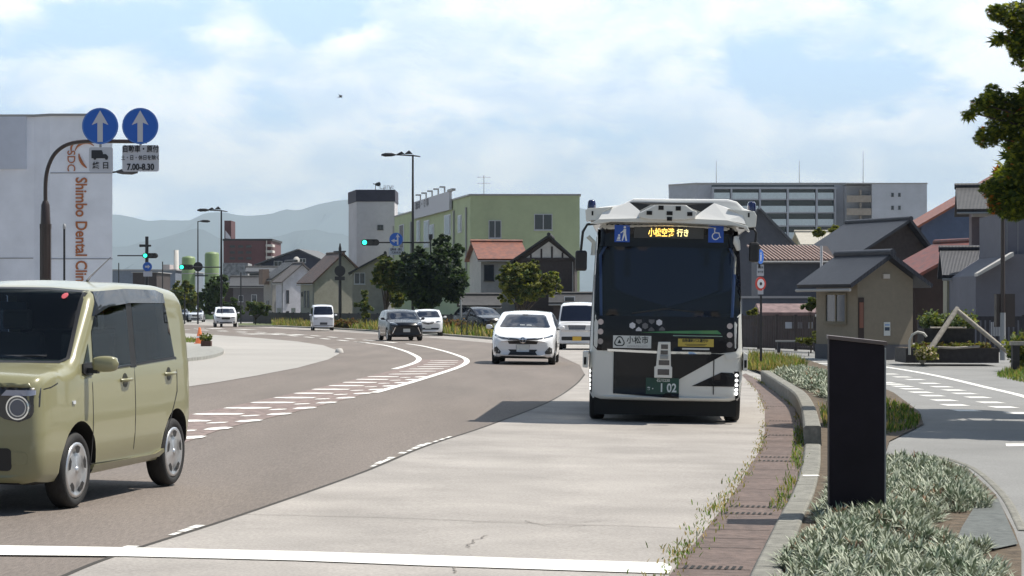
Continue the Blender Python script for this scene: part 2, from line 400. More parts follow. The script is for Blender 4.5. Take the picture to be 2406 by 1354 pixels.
for a, b, c, d in ((575, 785, 612, 786), (628, 785, 655, 786), (668, 787, 706, 788), (455, 772, 480, 772), (497, 772, 515, 773), (560, 774, 590, 775)):
    p, q = G(a, b), G(c, d); v, f = strip([p[:2], q[:2]], -.5, .5, .01); mb.add(v, f)
tag(mb.build('crossing_marks', m_white, fixn=False), kind='structure')

# gutter: brown slabs with rows of slots
kb = [(1740, 1420), (1765, 1350), (1800, 1280), (1830, 1220), (1860, 1165), (1880, 1110), (1889, 1050), (1883, 1000), (1868, 960), (1844, 935), (1788, 897), (1752, 878)]
sheet('gutter', [(1500, 1440)]+gut_l+list(reversed(kb)), .006, m_brown, step=.5, bstep=.2, kind='structure')
gl = smooth_line([G(a, b)[:2] for a, b in [(1490, 1450)]+gut_l], 10); kr = smooth_line([G(a, b)[:2] for a, b in kb], 10)
def cross_at(y):
    def at(line):
        for a, b in zip(line, line[1:]):
            if (a.y-y)*(b.y-y) <= 0 and a.y != b.y: return a.lerp(b, (y-a.y)/(b.y-a.y))
        return line[-1]
    return at(gl), at(kr)
mbs = MB(); mbj = MB(); y = G(1650, 1340).y
for k in range(44):
    a, b = cross_at(y)
    if k % 2 == 0 or k in (3, 7): v, f = strip([a.lerp(b, .04), a.lerp(b, .97)], -.007, .007, .009); mbj.add(v, f)
    if k in (0, 6, 7, 16, 17, 24, 30, 38):
        for i in range(9):
            t = .12+.8*i/9; p = a.lerp(b, t); q = p+Vector((.03, .16)); v, f = strip([p, q], -.011, .011, .0105); mbs.add(v, f)
    y += .62
tag(mbs.build('gutter_slots', m_dark, fixn=False), kind='structure'); tag(mbj.build('gutter_joints', m_dark, fixn=False), kind='structure')

# planting bed soil between kerb and side path
kt = [(1771, 1333), (1810, 1266), (1842, 1214), (1891, 1120), (1903, 1076), (1907, 1049)]
bed = [(1760, 1420), (1800, 1350), (1840, 1280), (1880, 1200), (1915, 1110), (1925, 1040), (1915, 980), (1895, 930), (1860, 900), (1800, 880), (1750, 862), (1752, 838), (1830, 836), (1900, 848), (2000, 880), (2100, 925), (2160, 970), (2170, 1000), (2090, 1040), (2079, 1072), (2197, 1076), (2272, 1104), (2339, 1167), (2382, 1250), (2400, 1300), (2400, 1420)]
sheet('planting_bed', bed, .02, m_soil, step=.8, bstep=.3, kind='structure')
path = [(2400, 1500), (2400, 1300), (2382, 1250), (2339, 1167), (2272, 1104), (2197, 1076), (2079, 1072), (2090, 1040), (2170, 1000), (2160, 970), (2100, 925), (2000, 880), (1900, 848), (1830, 836), (1752, 838), (1600, 830), (1600, 812), (1745, 806), (1900, 806), (2100, 812), (2406, 820), (3200, 880), (3600, 1100), (3200, 1500)]
sheet('side_path', path, .006, m_path, step=1.2, bstep=.6, kind='structure')
# path markings: broad white curve and the two rows of short bars
cv = smooth_line([G(a, b)[:2] for a, b in [(1755, 843), (1850, 842), (1960, 848), (2085, 864), (2200, 884), (2320, 912), (2420, 937), (2600, 1000)]], 12)
mb = MB(); v, f = strip(cv, -.09, .09, .0105); mb.add(v, f); tag(mb.build('path_edge_line', m_white, fixn=False), kind='structure')
mb = MB()
for px, py in ((2089, 880), (2119, 887), (2149, 893), (2183, 902), (2211, 910), (2239, 918), (2265, 926), (2296, 935), (2326, 947), (2356, 958), (2395, 972), (1900, 851), (1935, 855), (1975, 861), (2015, 867), (2052, 873),
               (2078, 900), (2098, 904), (2119, 909), (2140, 915), (2162, 923), (2189, 931), (2217, 942), (2241, 953), (2268, 966), (2050, 893), (2020, 887), (1990, 881), (1955, 874), (1920, 868)):
    c = G(px, py); v = [(c.x+dx, c.y+dy, gz(c.x, c.y)+.0105) for dx, dy in ((-.16, -.30), (.22, -.34), (.18, .28), (-.20, .33))]; mb.add(v, [(0, 1, 2, 3)])
c = G(2395, 1048); mb.add([(c.x+dx, c.y+dy, gz(c.x, c.y)+.0105) for dx, dy in ((-.2, -.2), (.5, -.2), (.5, .3), (-.1, .3))], [(0, 1, 2, 3)])
tag(mb.build('path_guide_bars', m_white, fixn=False), kind='structure')
sheet('lot_paving', [(1600, 812), (1745, 806), (1900, 806), (2100, 812), (2406, 820), (3000, 850), (3000, 795), (2406, 790), (1745, 788), (1600, 790)], .012, M('lot_asphalt', (.22, .215, .205), .9, var=.1, scale=20), step=3, kind='structure')

# kerb: stones one by one along the curve, the raised run first then the flush run
def stone_run(px, w, h, ln, name, label_root):
    line = smooth_line([G(a, b)[:2] for a, b in px], 24); acc = [0]
    for a, b in zip(line, line[1:]): acc.append(acc[-1]+(b-a).length)
    def at(s):
        s = min(max(s, 0), acc[-1]-1e-5)
        for i in range(len(line)-1):
            if acc[i+1] >= s: return line[i].lerp(line[i+1], (s-acc[i])/(acc[i+1]-acc[i]+1e-9)), (line[i+1]-line[i]).normalized()
    mbk = MB(); s = 0
    while s < acc[-1]-.05:
        e = min(s+ln, acc[-1]); k = 4; vs = []
        for i in range(k+1):
            p, d = at(s+.004+(e-s-.008)*i/k); nr = Vector((d.y, -d.x)) if d.y > 0 else Vector((-d.y, d.x))
            z = gz(p.x, p.y)
            for l, zz in ((.012, -.03), (0, h-.03), (.02, h-.004), (.03, h), (w-.03, h), (w-.01, h-.01), (w, -.03)):
                q = p+nr*l; vs.append((q.x, q.y, z+zz))
        m = 7; fs = [(i*m+j, i*m+j+1, (i+1)*m+j+1, (i+1)*m+j) for i in range(k) for j in range(m-1)]+[tuple(range(m)), tuple(k*m+j for j in reversed(range(m)))]
        mbk.add(vs, fs); s = e
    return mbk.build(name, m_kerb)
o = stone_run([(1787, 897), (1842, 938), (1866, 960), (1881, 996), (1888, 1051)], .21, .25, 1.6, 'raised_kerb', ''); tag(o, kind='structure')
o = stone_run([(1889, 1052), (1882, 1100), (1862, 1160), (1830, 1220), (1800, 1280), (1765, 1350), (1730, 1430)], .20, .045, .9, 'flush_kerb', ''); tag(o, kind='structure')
# white paint dab on the flush kerb
c = G(1905, 1129); mb = MB().box(c.x-.075, c.x+.075, c.y-.06, c.y+.06, c.z+.0445, c.z+.048); tag(mb.build('kerb_paint_dab', m_white), kind='structure')
# dark edging stones on the path side of the bed
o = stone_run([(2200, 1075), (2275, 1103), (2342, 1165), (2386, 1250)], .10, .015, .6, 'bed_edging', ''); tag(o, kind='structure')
sheet('bed_paving', [(2290, 1200), (2345, 1180), (2392, 1290), (2300, 1310), (2240, 1300), (2260, 1250)], .035, M('edging_dark', (.10, .11, .105), .8, var=.2, scale=10, bump=.3), step=.3, kind='structure')

# mountains: two ridges far off
def ridge(name, pts, Y, depth, mat, seed):
    random.seed(seed); n = 220; mb = MB(); vs = []
    x0, x1 = pts[0][0], pts[-1][0]
    for j, (fy, fh) in enumerate(((0, 1.0), (-.25, .8), (-.5, .55), (-.75, .3), (-1, 0), (.5, .5), (1, 0))):
        pass
    prof = [(-1, 0), (-.75, .28), (-.5, .52), (-.25, .76), (0, 1), (.4, .6), (1, 0)]
    ph = [random.uniform(0, 6.28) for _ in range(12)]
    for i in range(n+1):
        px = x0+(x1-x0)*i/n
        for a, b in zip(pts, pts[1:]):
            if a[0] <= px <= b[0]: t = (px-a[0])/(b[0]-a[0]); t = t*t*(3-2*t); py = a[1]+(b[1]-a[1])*t; break
        h = (YH-py)*Y/F + sum(math.sin(px*.012*(k+2)+ph[k])*90/(k+2)**1.25 for k in range(10))*Y/14000*.22
        for fy, fh in prof:
            hh = h*fh*(1+.10*math.sin(px*.045+fy*5+ph[0])*(1-fh))
            vs.append((X(px, Y)+fy*depth*.3*math.sin(px*.02+ph[1]), Y+fy*depth, max(0, hh)-5))
    m = len(prof); mb.add(vs, [(i*m+j, (i+1)*m+j, (i+1)*m+j+1, i*m+j+1) for i in range(n) for j in range(m-1)], 0, True)
    return tag(mb.build(name, mat), kind='structure')
m_mount = M('forest_slope', (.022, .034, .036), .95, var=.25, scale=.004)
ridge('far_mountains', [(-700, 470), (-200, 500), (150, 520), (270, 507), (340, 514), (440, 512), (520, 500), (600, 505), (680, 490), (760, 478), (830, 470), (900, 492), (1050, 500), (1200, 478), (1340, 488), (1480, 500), (1700, 530), (2100, 520), (2500, 530), (2900, 560)], 17500, 2600, m_mount, 3)
ridge('near_hills', [(-700, 590), (-100, 600), (200, 590), (280, 575), (380, 556), (470, 540), (560, 560), (640, 556), (720, 538), (800, 545), (900, 590), (1100, 610), (1400, 630), (1900, 625), (2400, 620), (2900, 650)], 12500, 1500, m_mount, 5)
# haze: one closed box of even pale air
def haze(dens):
    m = bpy.data.materials.new('haze'); m.use_nodes = True; nt = m.node_tree; nt.nodes.clear()
    v = N(nt, 'ShaderNodeVolumePrincipled'); v.inputs['Color'].default_value = (.72, .88, 1, 1); v.inputs['Density'].default_value = dens; v.inputs['Anisotropy'].default_value = 0
    o = N(nt, 'ShaderNodeOutputMaterial'); nt.links.new(v.outputs[0], o.inputs['Volume'])
    b = MB().box(-17500, 17500, -70, 20600, -60, 1250).build('haze', m); tag(b, kind='stuff')
# ---------------------------------------------------------------- vehicles
def lerp_pts(pts, u):
    if u <= pts[0][0]: return pts[0][1]
    for a, b in zip(pts, pts[1:]):
        if u <= b[0]: return a[1]+(b[1]-a[1])*(u-a[0])/(b[0]-a[0]+1e-9)
    return pts[-1][1]
def lp(pts, u, win=.03): return sum(lerp_pts(pts, u+win*k) for k in (-1, -.5, 0, .5, 1))/5
def mesh_obj(name, bm_v, faces, mats, smooth=True):
    mb = MB(); mb.add(bm_v, faces, 0, smooth); return mb.build(name, mats)
def loft_body(s):
    L, w0 = s['L'], s['W']/2; us = [0, .012, .03, .06, .10, .15, .21]; u = .28
    while u < L-.24: us.append(u); u += .07
    us += [L-.21, L-.15, L-.10, L-.06, L-.03, L-.012, L]; us = sorted(set(list(us)+s.get('us', [])))
    rings = []
    for u in us:
        d = min(u, L-u); rad = s.get('rad', .13); k = math.sqrt(max(0, 1-(1-min(d/rad, 1))**2))
        zt = lp(s['top'], u, .02); zb = lp(s['bot'], u)+(1-k)*.05; w = w0*lp(s['plan'], u)-(1-k)*rad*.75
        zB = lp(s['belt'], u); r = s.get('r', .09) if zt > zB+.12 else s.get('rh', .07); crown = s.get('crown', .03)
        zt -= crown; zhi = min(zB, zt-r-.03); tum = s['tum']
        p = [(0, zb), (w-.14, zb), (w-.05, zb+.02), (w-.012, zb+.08)]
        for t in (.3, .55, .8, .93, 1): p.append((w+s.get('bulge', .012)*math.sin(PI*t)-.004*t, zb+.08+(zhi-zb-.08)*t))
        inn = s.get('inn', .012) if zt-r-zhi > .1 else 0
        for t in (.08, .36, .68, 1):
            z = zhi+(zt-r-zhi)*t; p.append((w-.004-inn-tum*(z-zhi)-.25*tum*(z-zhi)**2, z))
        xs = p[-1][0]
        for a in (25, 50, 72, 90): p.append((xs-r*(1-math.cos(R(a))), zt-r+r*math.sin(R(a))))
        xe = p[-1][0]
        for t in (.75, .5, .25, 0): p.append((xe*t, zt+crown*(1-t*t)))
        ring = p+[(-x, z) for x, z in reversed(p[1:-1])]
        bowf = s.get('bow', .12); out = []
        for x, z in ring:
            q = (x/w0)**2
            yy = u+(bowf*q*math.exp(-(u/.7)**2) if u < L/2 else -bowf*.6*q*math.exp(-((L-u)/.5)**2))
            if 'nose' in s and u < .3: yy += s['nose'](z)*(1-u/.3)
            out.append((x, yy-L/2, z))
        rings.append(out)
    m = len(rings[0]); vs = [v for r_ in rings for v in r_]
    fs = [(i*m+j, i*m+(j+1) % m, (i+1)*m+(j+1) % m, (i+1)*m+j) for i in range(len(rings)-1) for j in range(m)]
    b = len(vs)
    for ri, rev in ((0, False), (len(rings)-1, True)):
        # ladder cap: join left and right halves row by row, so that the cap follows the section
        half = (m+2)//2
        for j in range(0, half-1):
            a, a2 = ri*m+j, ri*m+j+1; c, c2 = ri*m+((m-j) % m), ri*m+m-j-1
            if a == c: fs.append((a, a2, c2))
            elif a2 == c2: fs.append((a, a2, c))
            else: fs.append((a, a2, c2, c))
    return vs, fs
def bool_cut(o, cutters):
    for c in cutters:
        md = o.modifiers.new('b', 'BOOLEAN'); md.operation = 'DIFFERENCE'; md.solver = 'EXACT'; md.object = c
    dg = bpy.context.evaluated_depsgraph_get(); dg.update()
    me = bpy.data.meshes.new_from_object(o.evaluated_get(dg)); o.modifiers.clear(); old = o.data; o.data = me
    for c in cutters: bpy.data.objects.remove(c)
def bvh_of(vs, fs): return BVHTree.FromPolygons([Vector(v) for v in vs], fs)
def patch(name, bvh, poly, ax, mat, parent, off=.006, step=.06, holes=(), skirt=.012, smooth=True, build=True, mb=None, mi=0):
    """thin panel lying on the body: poly is (x,z) for 'F'/'B', (y,z) for 'R' (+x side) / 'L' (-x side), (x,y) for 'T'"""
    v2, tri = trimesh2d(poly, step, holes, step)
    dr = {'F': Vector((0, 1, 0)), 'B': Vector((0, -1, 0)), 'R': Vector((-1, 0, 0)), 'L': Vector((1, 0, 0)), 'T': Vector((0, 0, -1))}[ax]
    vs = []
    for a, b in v2:
        p = {'F': Vector((a, -9, b)), 'B': Vector((a, 9, b)), 'R': Vector((9, a, b)), 'L': Vector((-9, a, b)), 'T': Vector((a, b, 9))}[ax]
        hit = bvh.ray_cast(p, dr)
        if hit[0] is None:
            q = p+dr*9; nr = bvh.find_nearest(q); loc = nr[0]
        else: loc = hit[0]
        vs.append(loc-dr*off)
    ed = {}
    for t in tri:
        for i in range(3):
            k = (t[i], t[(i+1) % 3]); ed[tuple(sorted(k))] = ed.get(tuple(sorted(k)), 0)+1
    bd = [k for k, c in ed.items() if c == 1]; own = mb is None
    if own: mb = MB()
    mb.add(vs, tri, mi, smooth)
    if skirt: 
        n = len(vs)
        for a, b in bd: mb.add([vs[a], vs[b], vs[b]+dr*skirt, vs[a]+dr*skirt], [(0, 1, 2, 3)], mi)
    if own and build: return mb.build(name, mat, parent)
def mir(poly): return [(-x, z) for x, z in poly]
def rrect(x0, x1, z0, z1, r=.02, k=3):
    out = []
    for cx, cz, a0 in ((x1-r, z1-r, 0), (x0+r, z1-r, 90), (x0+r, z0+r, 180), (x1-r, z0+r, 270)):
        for i in range(k+1): a = R(a0+90*i/k); out.append((cx+r*math.cos(a), cz+r*math.sin(a)))
    return out
def circ(x, z, r, n=16): return [(x+r*math.cos(2*PI*i/n), z+r*math.sin(2*PI*i/n)) for i in range(n)]
m_glassd = M('car_glass', (.006, .009, .022), .03, spec=.55)
m_tyre = M('tyre_rubber', (.018, .018, .019), .75, var=.1, bump=.2, scale=30)
m_rim = M('rim_silver', (.62, .63, .65), .28, metal=.75)
m_blackp = M('black_plastic', (.015, .015, .017), .45)
m_under = M('underbody_black', (.008, .008, .008), .8)
m_chrome = M('chrome', (.75, .76, .78), .12, metal=1)
m_lamp = M('lamp_lens', (.55, .58, .62), .08, coat=1)
m_lampd = M('lamp_lens_dark', (.05, .06, .08), .06, coat=1)
m_amber = M('amber_lens', (.75, .25, .04), .2, coat=1)
m_redl = M('red_lens', (.4, .02, .02), .15, coat=1)
m_plate = M('plate_white', (.62, .64, .62), .5); m_platey = M('plate_yellow', (.72, .45, .06), .5); m_plateg = M('plate_green', (.012, .06, .045), .5)
m_seat = M('seat_fabric', (.03, .03, .035), .9)
def wheel(parent, x, y, r, w, side, style='cover', steer=0.0):
    """tyre with its rim as a sub-part; side +1 is +x"""
    t = MB(); rr = r*.715
    t.lathe([(rr, -w/2+.01), (r*.90, -w/2), (r-.012, -w/2+.014), (r, -w/2+.035), (r, w/2-.035), (r-.012, w/2-.014), (r*.90, w/2), (rr+.012, w/2-.008), (rr, w/2-.03)], 40, 'X')
    o = t.build('wheel', m_tyre, parent); o.location = (x, y, r); o.rotation_euler = (0, 0, steer)
    q = MB(); s = side; e = s*(w/2-.012)
    q.lathe([(.0005, e+s*.004), (r*.13, e+s*.006), (r*.17, e), (r*.45, e-s*.004), (r*.54, e-s*.012), (r*.64, e+s*.006), (r*.725, e+s*.008), (r*.735, e-s*.03)], 40, 'X')
    if style == 'cover':
        for k in range(5):
            a0 = 2*PI*k/5+.3
            pts = [(r*.44, -.0), (r*.47, -.24), (r*.62, -.30), (r*.645, 0), (r*.62, .30), (r*.47, .24)]
            v = [(e+s*.010, p*math.cos(a0+a), p*math.sin(a0+a)) for p, a in pts]; q.add(v, [tuple(range(6)) if s > 0 else tuple(reversed(range(6)))], 1)
    elif style == 'spoke':
        for k in range(7):
            a0 = 2*PI*k/7
            pts = [(r*.22, -.12), (r*.63, -.26), (r*.65, 0), (r*.63, .26), (r*.22, .12)]
            v = [(e+s*.010, p*math.cos(a0+a), p*math.sin(a0+a)) for p, a in pts]; q.add(v, [tuple(range(5))], 1)
    q.add([], []); q.lathe([(.0005, e+s*.016), (r*.09, e+s*.014), (r*.10, e+s*.004)], 20, 'X')
    q.build('rim', [m_rim, m_blackp], o)
    return o
def car(name, label, group, s, px, py, head, paint, cat='car'):
    """head: rotation about z in degrees (0 = nose towards the viewer); px,py photo position of the ground midway between the front wheels"""
    L, W = s['L'], s['W']; w0 = W/2; rz = R(head)
    p = G(px, py); dirr = Vector((-math.sin(rz), math.cos(rz), 0)); c = p+dirr*(L/2-s['wf'])
    root = empty(name, (c.x, c.y, gz(c.x, c.y)), rz); tag(root, label, cat, group)
    slope = (gz(c.x+.5, c.y)-gz(c.x-.5, c.y)); root.rotation_euler = (0, -math.atan(slope), rz)
    vs, fs = loft_body(s); bvh = bvh_of(vs, fs)
    mb = MB(); mb.add(vs, fs, 0, True); body = mb.build('body', [paint, m_under], root)
    r, tw = s['wr_'], s.get('tw', .17); cuts = []
    for y in (s['wf']-L/2, L-s['wb']-L/2):
        for sx in (-1, 1):
            cm = MB(); x0, x1 = sorted((sx*(w0-.30), sx*(w0+.2))); cm.lathe([(.0005, x0), (r+s.get('gap', .055), x0), (r+s.get('gap', .055), x1), (.0005, x1)], 36, 'X', (0, y, r+.01), 0, False)
            cuts.append(cm.build('cut', m_under))
    hol = s.get('hollow')
    if hol:
        cx0, cy0, cy1, cz0, cz1 = hol; cuts.append(MB().box(-cx0, cx0, cy0-L/2, cy1-L/2, cz0, cz1).build('cut', m_under)); cuts.append(MB().prism(s['ws'], -L/2-.3, cy0-L/2+.35).build('cut', m_under))
        for wp in s['side']: cuts.append(MB().prism([(u-L/2, z) for u, z in wp], -1.2, 1.2, plane='yz').build('cut', m_under))
    body.parent = None; bool_cut(body, cuts); body.parent = root
    me = body.data; me.materials.clear(); me.materials.append(paint); me.materials.append(m_under)
    for f in me.polygons:
        cc = f.center; f.material_index = 0
        for y in (s['wf']-L/2, L-s['wb']-L/2):
            if abs(cc.x) < w0-.05 and math.hypot(cc.y-y, cc.z-r-.01) < r+s.get('gap', .055)+.01 or (abs(math.hypot(cc.y-y, cc.z-r-.01)-r-s.get('gap', .055)) < .012 and abs((Vector((0, cc.y-y, cc.z-r-.01)).normalized()).dot(f.normal)) > .8): f.material_index = 1
        if f.normal.z < -.9 and cc.z < .35: f.material_index = 1
        if hol and abs(cc.x) < cx0+.002 and cy0-L/2-.002 < cc.y < cy1-L/2+.002 and cz0-.002 < cc.z < cz1+.002: f.material_index = 1
        f.use_smooth = True
    try: me.set_sharp_from_angle(angle=R(38))
    except Exception: pass
    for y in (s['wf']-L/2, L-s['wb']-L/2):
        for sx in (-1, 1): wheel(root, sx*(w0-tw/2-.012), y, r, tw, sx, s.get('rim', 'cover'))
    # glass
    patch('windshield', bvh, s['ws'], 'F', s.get('wsg', m_glassd), root, .008, .07, skirt=0 if hol else .012)
    for side, sx in (('R', 1), ('L', -1)):
        for k_, wp in enumerate(s['side']): patch('side_window', bvh, [(u-L/2, z) for u, z in wp], side, s['sg'][k_] if hol else m_glassd, root, .005, .08, skirt=0 if hol else .012)
    if 'rear' in s: patch('rear_window', bvh, s['rear'], 'B', m_glassd, root, .008, .1)
    if 'tail' in s:
        for q in (s['tail'], mir(s['tail'])): patch('tail_light', bvh, q, 'B', m_redl, root, .008, .1)
    for nm, poly, ax, mt, off, both in s.get('extra', []):
        for q in ((poly, mir(poly)) if both and ax in 'FB' else (poly,)):
            if ax == 'S':
                for sd_ in 'RL': patch(nm, bvh, [(u-L/2, z) for u, z in q], sd_, mt, root, off, .08)
            else: patch(nm, bvh, q, ax, mt, root, off, .06)
    # mirrors
    mu, mz = s['mirror']
    for sx in (-1, 1):
        mb = MB(); n = 10; vs2 = []
        for i in range(n+1):
            t = i/n; a = PI*t; rx = .5*math.sin(a)**.22+.02
            for k in range(12):
                b = 2*PI*k/12; cb, sb_ = math.cos(b), math.sin(b); cb = math.copysign(abs(cb)**.55, cb); sb_ = math.copysign(abs(sb_)**.55, sb_)
                vs2.append((sx*(w0+.03+.19*t), mu-L/2+.02+.05*t+.085*rx*cb, mz+.02+.115*rx*sb_))
        mb.add(vs2, [(i*12+k, i*12+(k+1) % 12, (i+1)*12+(k+1) % 12, (i+1)*12+k) for i in range(n) for k in range(12)], 0, True)
        mb.box(*sorted((sx*(w0-.02), sx*(w0+.08))), mu-L/2, mu-L/2+.05, mz-.05, mz-.01, 1)
        mb.build('side_mirror', [s.get('mirp', paint), m_blackp], root)
    return root, bvh

# --- kei wagon in the left foreground
m_olive = M('olive_paint', (.25, .24, .135), .28, coat=.55, spec=.4)
KW = dict(gap=.07, hollow=(.60, 1.05, 3.0, .45, 1.57), wsg=glass_mat('kei_windscreen', (.30, .38, .46), .0), sg=[glass_mat('kei_clear', (.62, .70, .70), .0)]*2+[glass_mat('kei_tint', (.10, .11, .12), .0)], L=3.395, W=1.475, wf=.80, wb=.475+.0, wr_=.278, tw=.16, tum=.085, r=.10, rh=.06, bow=.09, bulge=.012, inn=.006, crown=.025, rad=.085,
    top=[(-.2, .90), (.0, .93), (.04, .985), (.10, 1.01), (.35, 1.045), (.66, 1.075), (.74, 1.12), (1.20, 1.585), (1.32, 1.625), (1.9, 1.672), (2.7, 1.668), (3.15, 1.63), (3.26, 1.56), (3.33, 1.35), (3.38, .95), (3.395, .80)],
    bot=[(0, .22), (.3, .20), (3.1, .22), (3.395, .30)], plan=[(0, .965), (.15, .985), (.6, 1), (1.2, 1), (2.6, 1), (3.2, .985), (3.395, .96)], belt=[(0, .90), (.7, .95), (1.2, .965), (3.2, 1.02), (3.395, 1.02)],
    nose=lambda z: .05*max(0, (.45-z)/.3),
    ws=[(-.57, 1.575), (-.645, 1.10), (-.60, 1.075), (.60, 1.075), (.645, 1.10), (.57, 1.575), (.3, 1.60), (-.3, 1.60)],
    side=[[(.86, 1.0), (1.02, 1.20), (1.04, 1.0)], [(1.085, 1.0), (1.10, 1.28), (1.31, 1.565), (1.86, 1.585), (1.86, 1.01)], [(1.98, 1.015), (1.98, 1.585), (2.55, 1.58), (2.74, 1.545), (2.90, 1.06)]],
    rear=[(-.55, 1.05), (-.5, 1.52), (.5, 1.52), (.55, 1.05)], tail=[(.60, .70), (.60, 1.0), (.68, 1.0), (.70, .70)], mirror=(.93, 1.03), rim='cover')
kei, kbv = car('kei_car', 'olive green boxy small car in the left foreground with silver wheel covers', None, KW, -34, 1186, -10.8, m_olive); kei.scale = (1.03, 1.03, 1.03)
L2 = KW['L']/2
mb = MB(); mb.box(-.60, .60, 1.06-L2, 1.35-L2, .75, 1.06); mb.build('dashboard', m_blackp, kei, bevel=.03)
for sx in (-.30, .30):
    mb = MB(); mb.box(sx-.23, sx+.23, 1.62-L2, 2.08-L2, .55, .72); mb.box(sx-.22, sx+.22, 2.02-L2, 2.14-L2, .70, 1.26); mb.box(sx-.12, sx+.12, 2.04-L2, 2.12-L2, 1.28, 1.44); mb.build('front_seat', M('seat_grey', (.10, .095, .085), .9), kei, bevel=.03)
mb = MB(); mb.box(-.52, .52, 2.5-L2, 2.9-L2, .55, .75); mb.box(-.52, .52, 2.86-L2, 2.97-L2, .7, 1.28); mb.build('rear_seat', MATS['seat_grey'], kei, bevel=.03)
MB().tube([(-.30+.17*math.cos(a), 1.42-L2+.06*math.sin(a), .98+.15*math.sin(a)) for a in [2*PI*k/24 for k in range(25)]], .013, 8).build('steering_wheel', m_blackp, kei)
MB().box(-.10, .12, 1.25-L2, 1.28-L2, 1.44, 1.50).build('rear_view_mirror', m_blackp, kei)
# black door pillars and rain visors
for sd_ in 'RL':
    patch('door_pillar', kbv, [(1.86-L2, 1.0), (1.86-L2, 1.59), (1.98-L2, 1.59), (1.98-L2, 1.0)], sd_, m_blackp, kei, .004, .1)
    patch('window_visor', kbv, [(1.14-L2, 1.40), (1.30-L2, 1.585), (1.9-L2, 1.61), (2.55-L2, 1.605), (2.70-L2, 1.575), (2.72-L2, 1.50), (2.3-L2, 1.50), (1.9-L2, 1.50), (1.45-L2, 1.47)], sd_, M('visor_smoke', (.03, .035, .045), .06, spec=.6), kei, .022, .1, skirt=.02)
    patch('window_trim', kbv, [(1.06-L2, .985), (1.06-L2, 1.0), (2.92-L2, 1.062), (2.95-L2, 1.045)], sd_, m_blackp, kei, .006, .1)
    for d0 in ((1.04, .30, 1.0), (1.93, .27, 1.0)):
        patch('door_seam', kbv, [(d0[0]-L2, d0[1]), (d0[0]+.01-L2, d0[1]), (d0[0]+.01-L2, d0[2]), (d0[0]-L2, d0[2])], sd_, m_blackp, kei, .002, .1, skirt=.004)
    patch('door_seam', kbv, [(2.93-L2, 1.05), (2.92-L2, .78), (2.72-L2, .52), (2.56-L2, .29), (2.57-L2, .285), (2.73-L2, .51), (2.935-L2, .775), (2.945-L2, 1.05)], sd_, m_blackp, kei, .002, .1, skirt=.004)
    patch('door_seam', kbv, [(1.04-L2, .30), (2.57-L2, .275), (2.57-L2, .284), (1.04-L2, .309)], sd_, m_blackp, kei, .002, .1, skirt=.004)
    patch('hood_seam', kbv, [(.06-L2, .875), (.28-L2, .895), (.40-L2, .92), (.46-L2, 1.0), (.453-L2, 1.0), (.393-L2, .927), (.28-L2, .903), (.06-L2, .884)], sd_, m_blackp, kei, .002, .1, skirt=.004)
    sx = 1 if sd_ == 'R' else -1
    for hu in (1.72, 2.72):
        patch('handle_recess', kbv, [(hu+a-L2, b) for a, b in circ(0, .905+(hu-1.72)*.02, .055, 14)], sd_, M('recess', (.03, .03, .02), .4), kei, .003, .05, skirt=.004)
        z = .905+(hu-1.72)*.02; hit = kbv.ray_cast(Vector((sx*9, hu-L2, z)), Vector((-sx, 0, 0)))[0]
        mb = MB(); mb.tube([(hit.x+sx*.0, hu-.09-L2, z), (hit.x+sx*.032, hu-.06-L2, z+.002), (hit.x+sx*.036, hu-L2, z+.004), (hit.x+sx*.032, hu+.07-L2, z+.006), (hit.x, hu+.10-L2, z+.006)], .014, 8); mb.build('door_handle', m_olive, kei)
    # sill strip with a light catching edge, lower side skirt
    patch('side_sill', kbv, [(1.08-L2, .262), (2.55-L2, .262), (2.62-L2, .30), (2.60-L2, .325), (2.4-L2, .295), (1.08-L2, .295)], sd_, m_olive, kei, .020, .1, skirt=.03)
    patch('side_marker', kbv, rrect(.64-L2, .69-L2, .765, .79, .008), sd_, m_lamp, kei, .010, .03)
    patch('mirror_base', kbv, [(.86-L2, .985), (.87-L2, 1.05), (1.04-L2, 1.06), (1.04-L2, .965), (.92-L2, .965)], sd_, m_blackp, kei, .015, .06)
# front: dark grille band, round headlamps, bumper intake, sloping bonnet lip
patch('grille', kbv, [(-.71, .90), (-.71, .77), (-.66, .69), (-.58, .66), (-.47, .68), (-.40, .72), (.40, .72), (.47, .68), (.58, .66), (.66, .69), (.71, .77), (.71, .90), (.4, .905), (-.4, .905)], 'F', M('grille_dark', (.02, .02, .025), .3, coat=.6), kei, .006, .06)
patch('grille_frame', kbv, rrect(-.37, .37, .725, .845, .03), 'F', m_chrome, kei, .012, .06, holes=[rrect(-.362, .362, .733, .837, .025)])
patch('grille_mesh', kbv, rrect(-.36, .36, .735, .835, .025), 'F', m_blackp, kei, .010, .06)
patch('emblem', kbv, rrect(-.05, .05, .75, .83, .02), 'F', m_chrome, kei, .02, .04)
for sx in (-1, 1):
    hp = patch('headlight', kbv, circ(sx*.575, .762, .088, 28), 'F', m_lampd, kei, .018, .05)
    patch('ring', kbv, circ(sx*.575, .762, .086, 28), 'F', m_chrome, hp, .026, .05, holes=[circ(sx*.575, .762, .076, 28)])
    patch('projector', kbv, circ(sx*.575, .762, .055, 24), 'F', M('lens_blue', (.03, .05, .10), .04, coat=1), hp, .024, .05)
    patch('inner_ring', kbv, circ(sx*.575, .762, .064, 24), 'F', m_rim, hp, .023, .05, holes=[circ(sx*.575, .762, .056, 24)])
    patch('turn_signal', kbv, [(sx*.45, .845), (sx*.49, .885), (sx*.69, .885), (sx*.69, .852), (sx*.66, .845)], 'F', M('signal_lens', (.30, .32, .42), .08, coat=1), kei, .018, .05)
patch('lower_intake', kbv, rrect(-.52, .52, .315, .475, .03), 'F', m_blackp, kei, .006, .06)
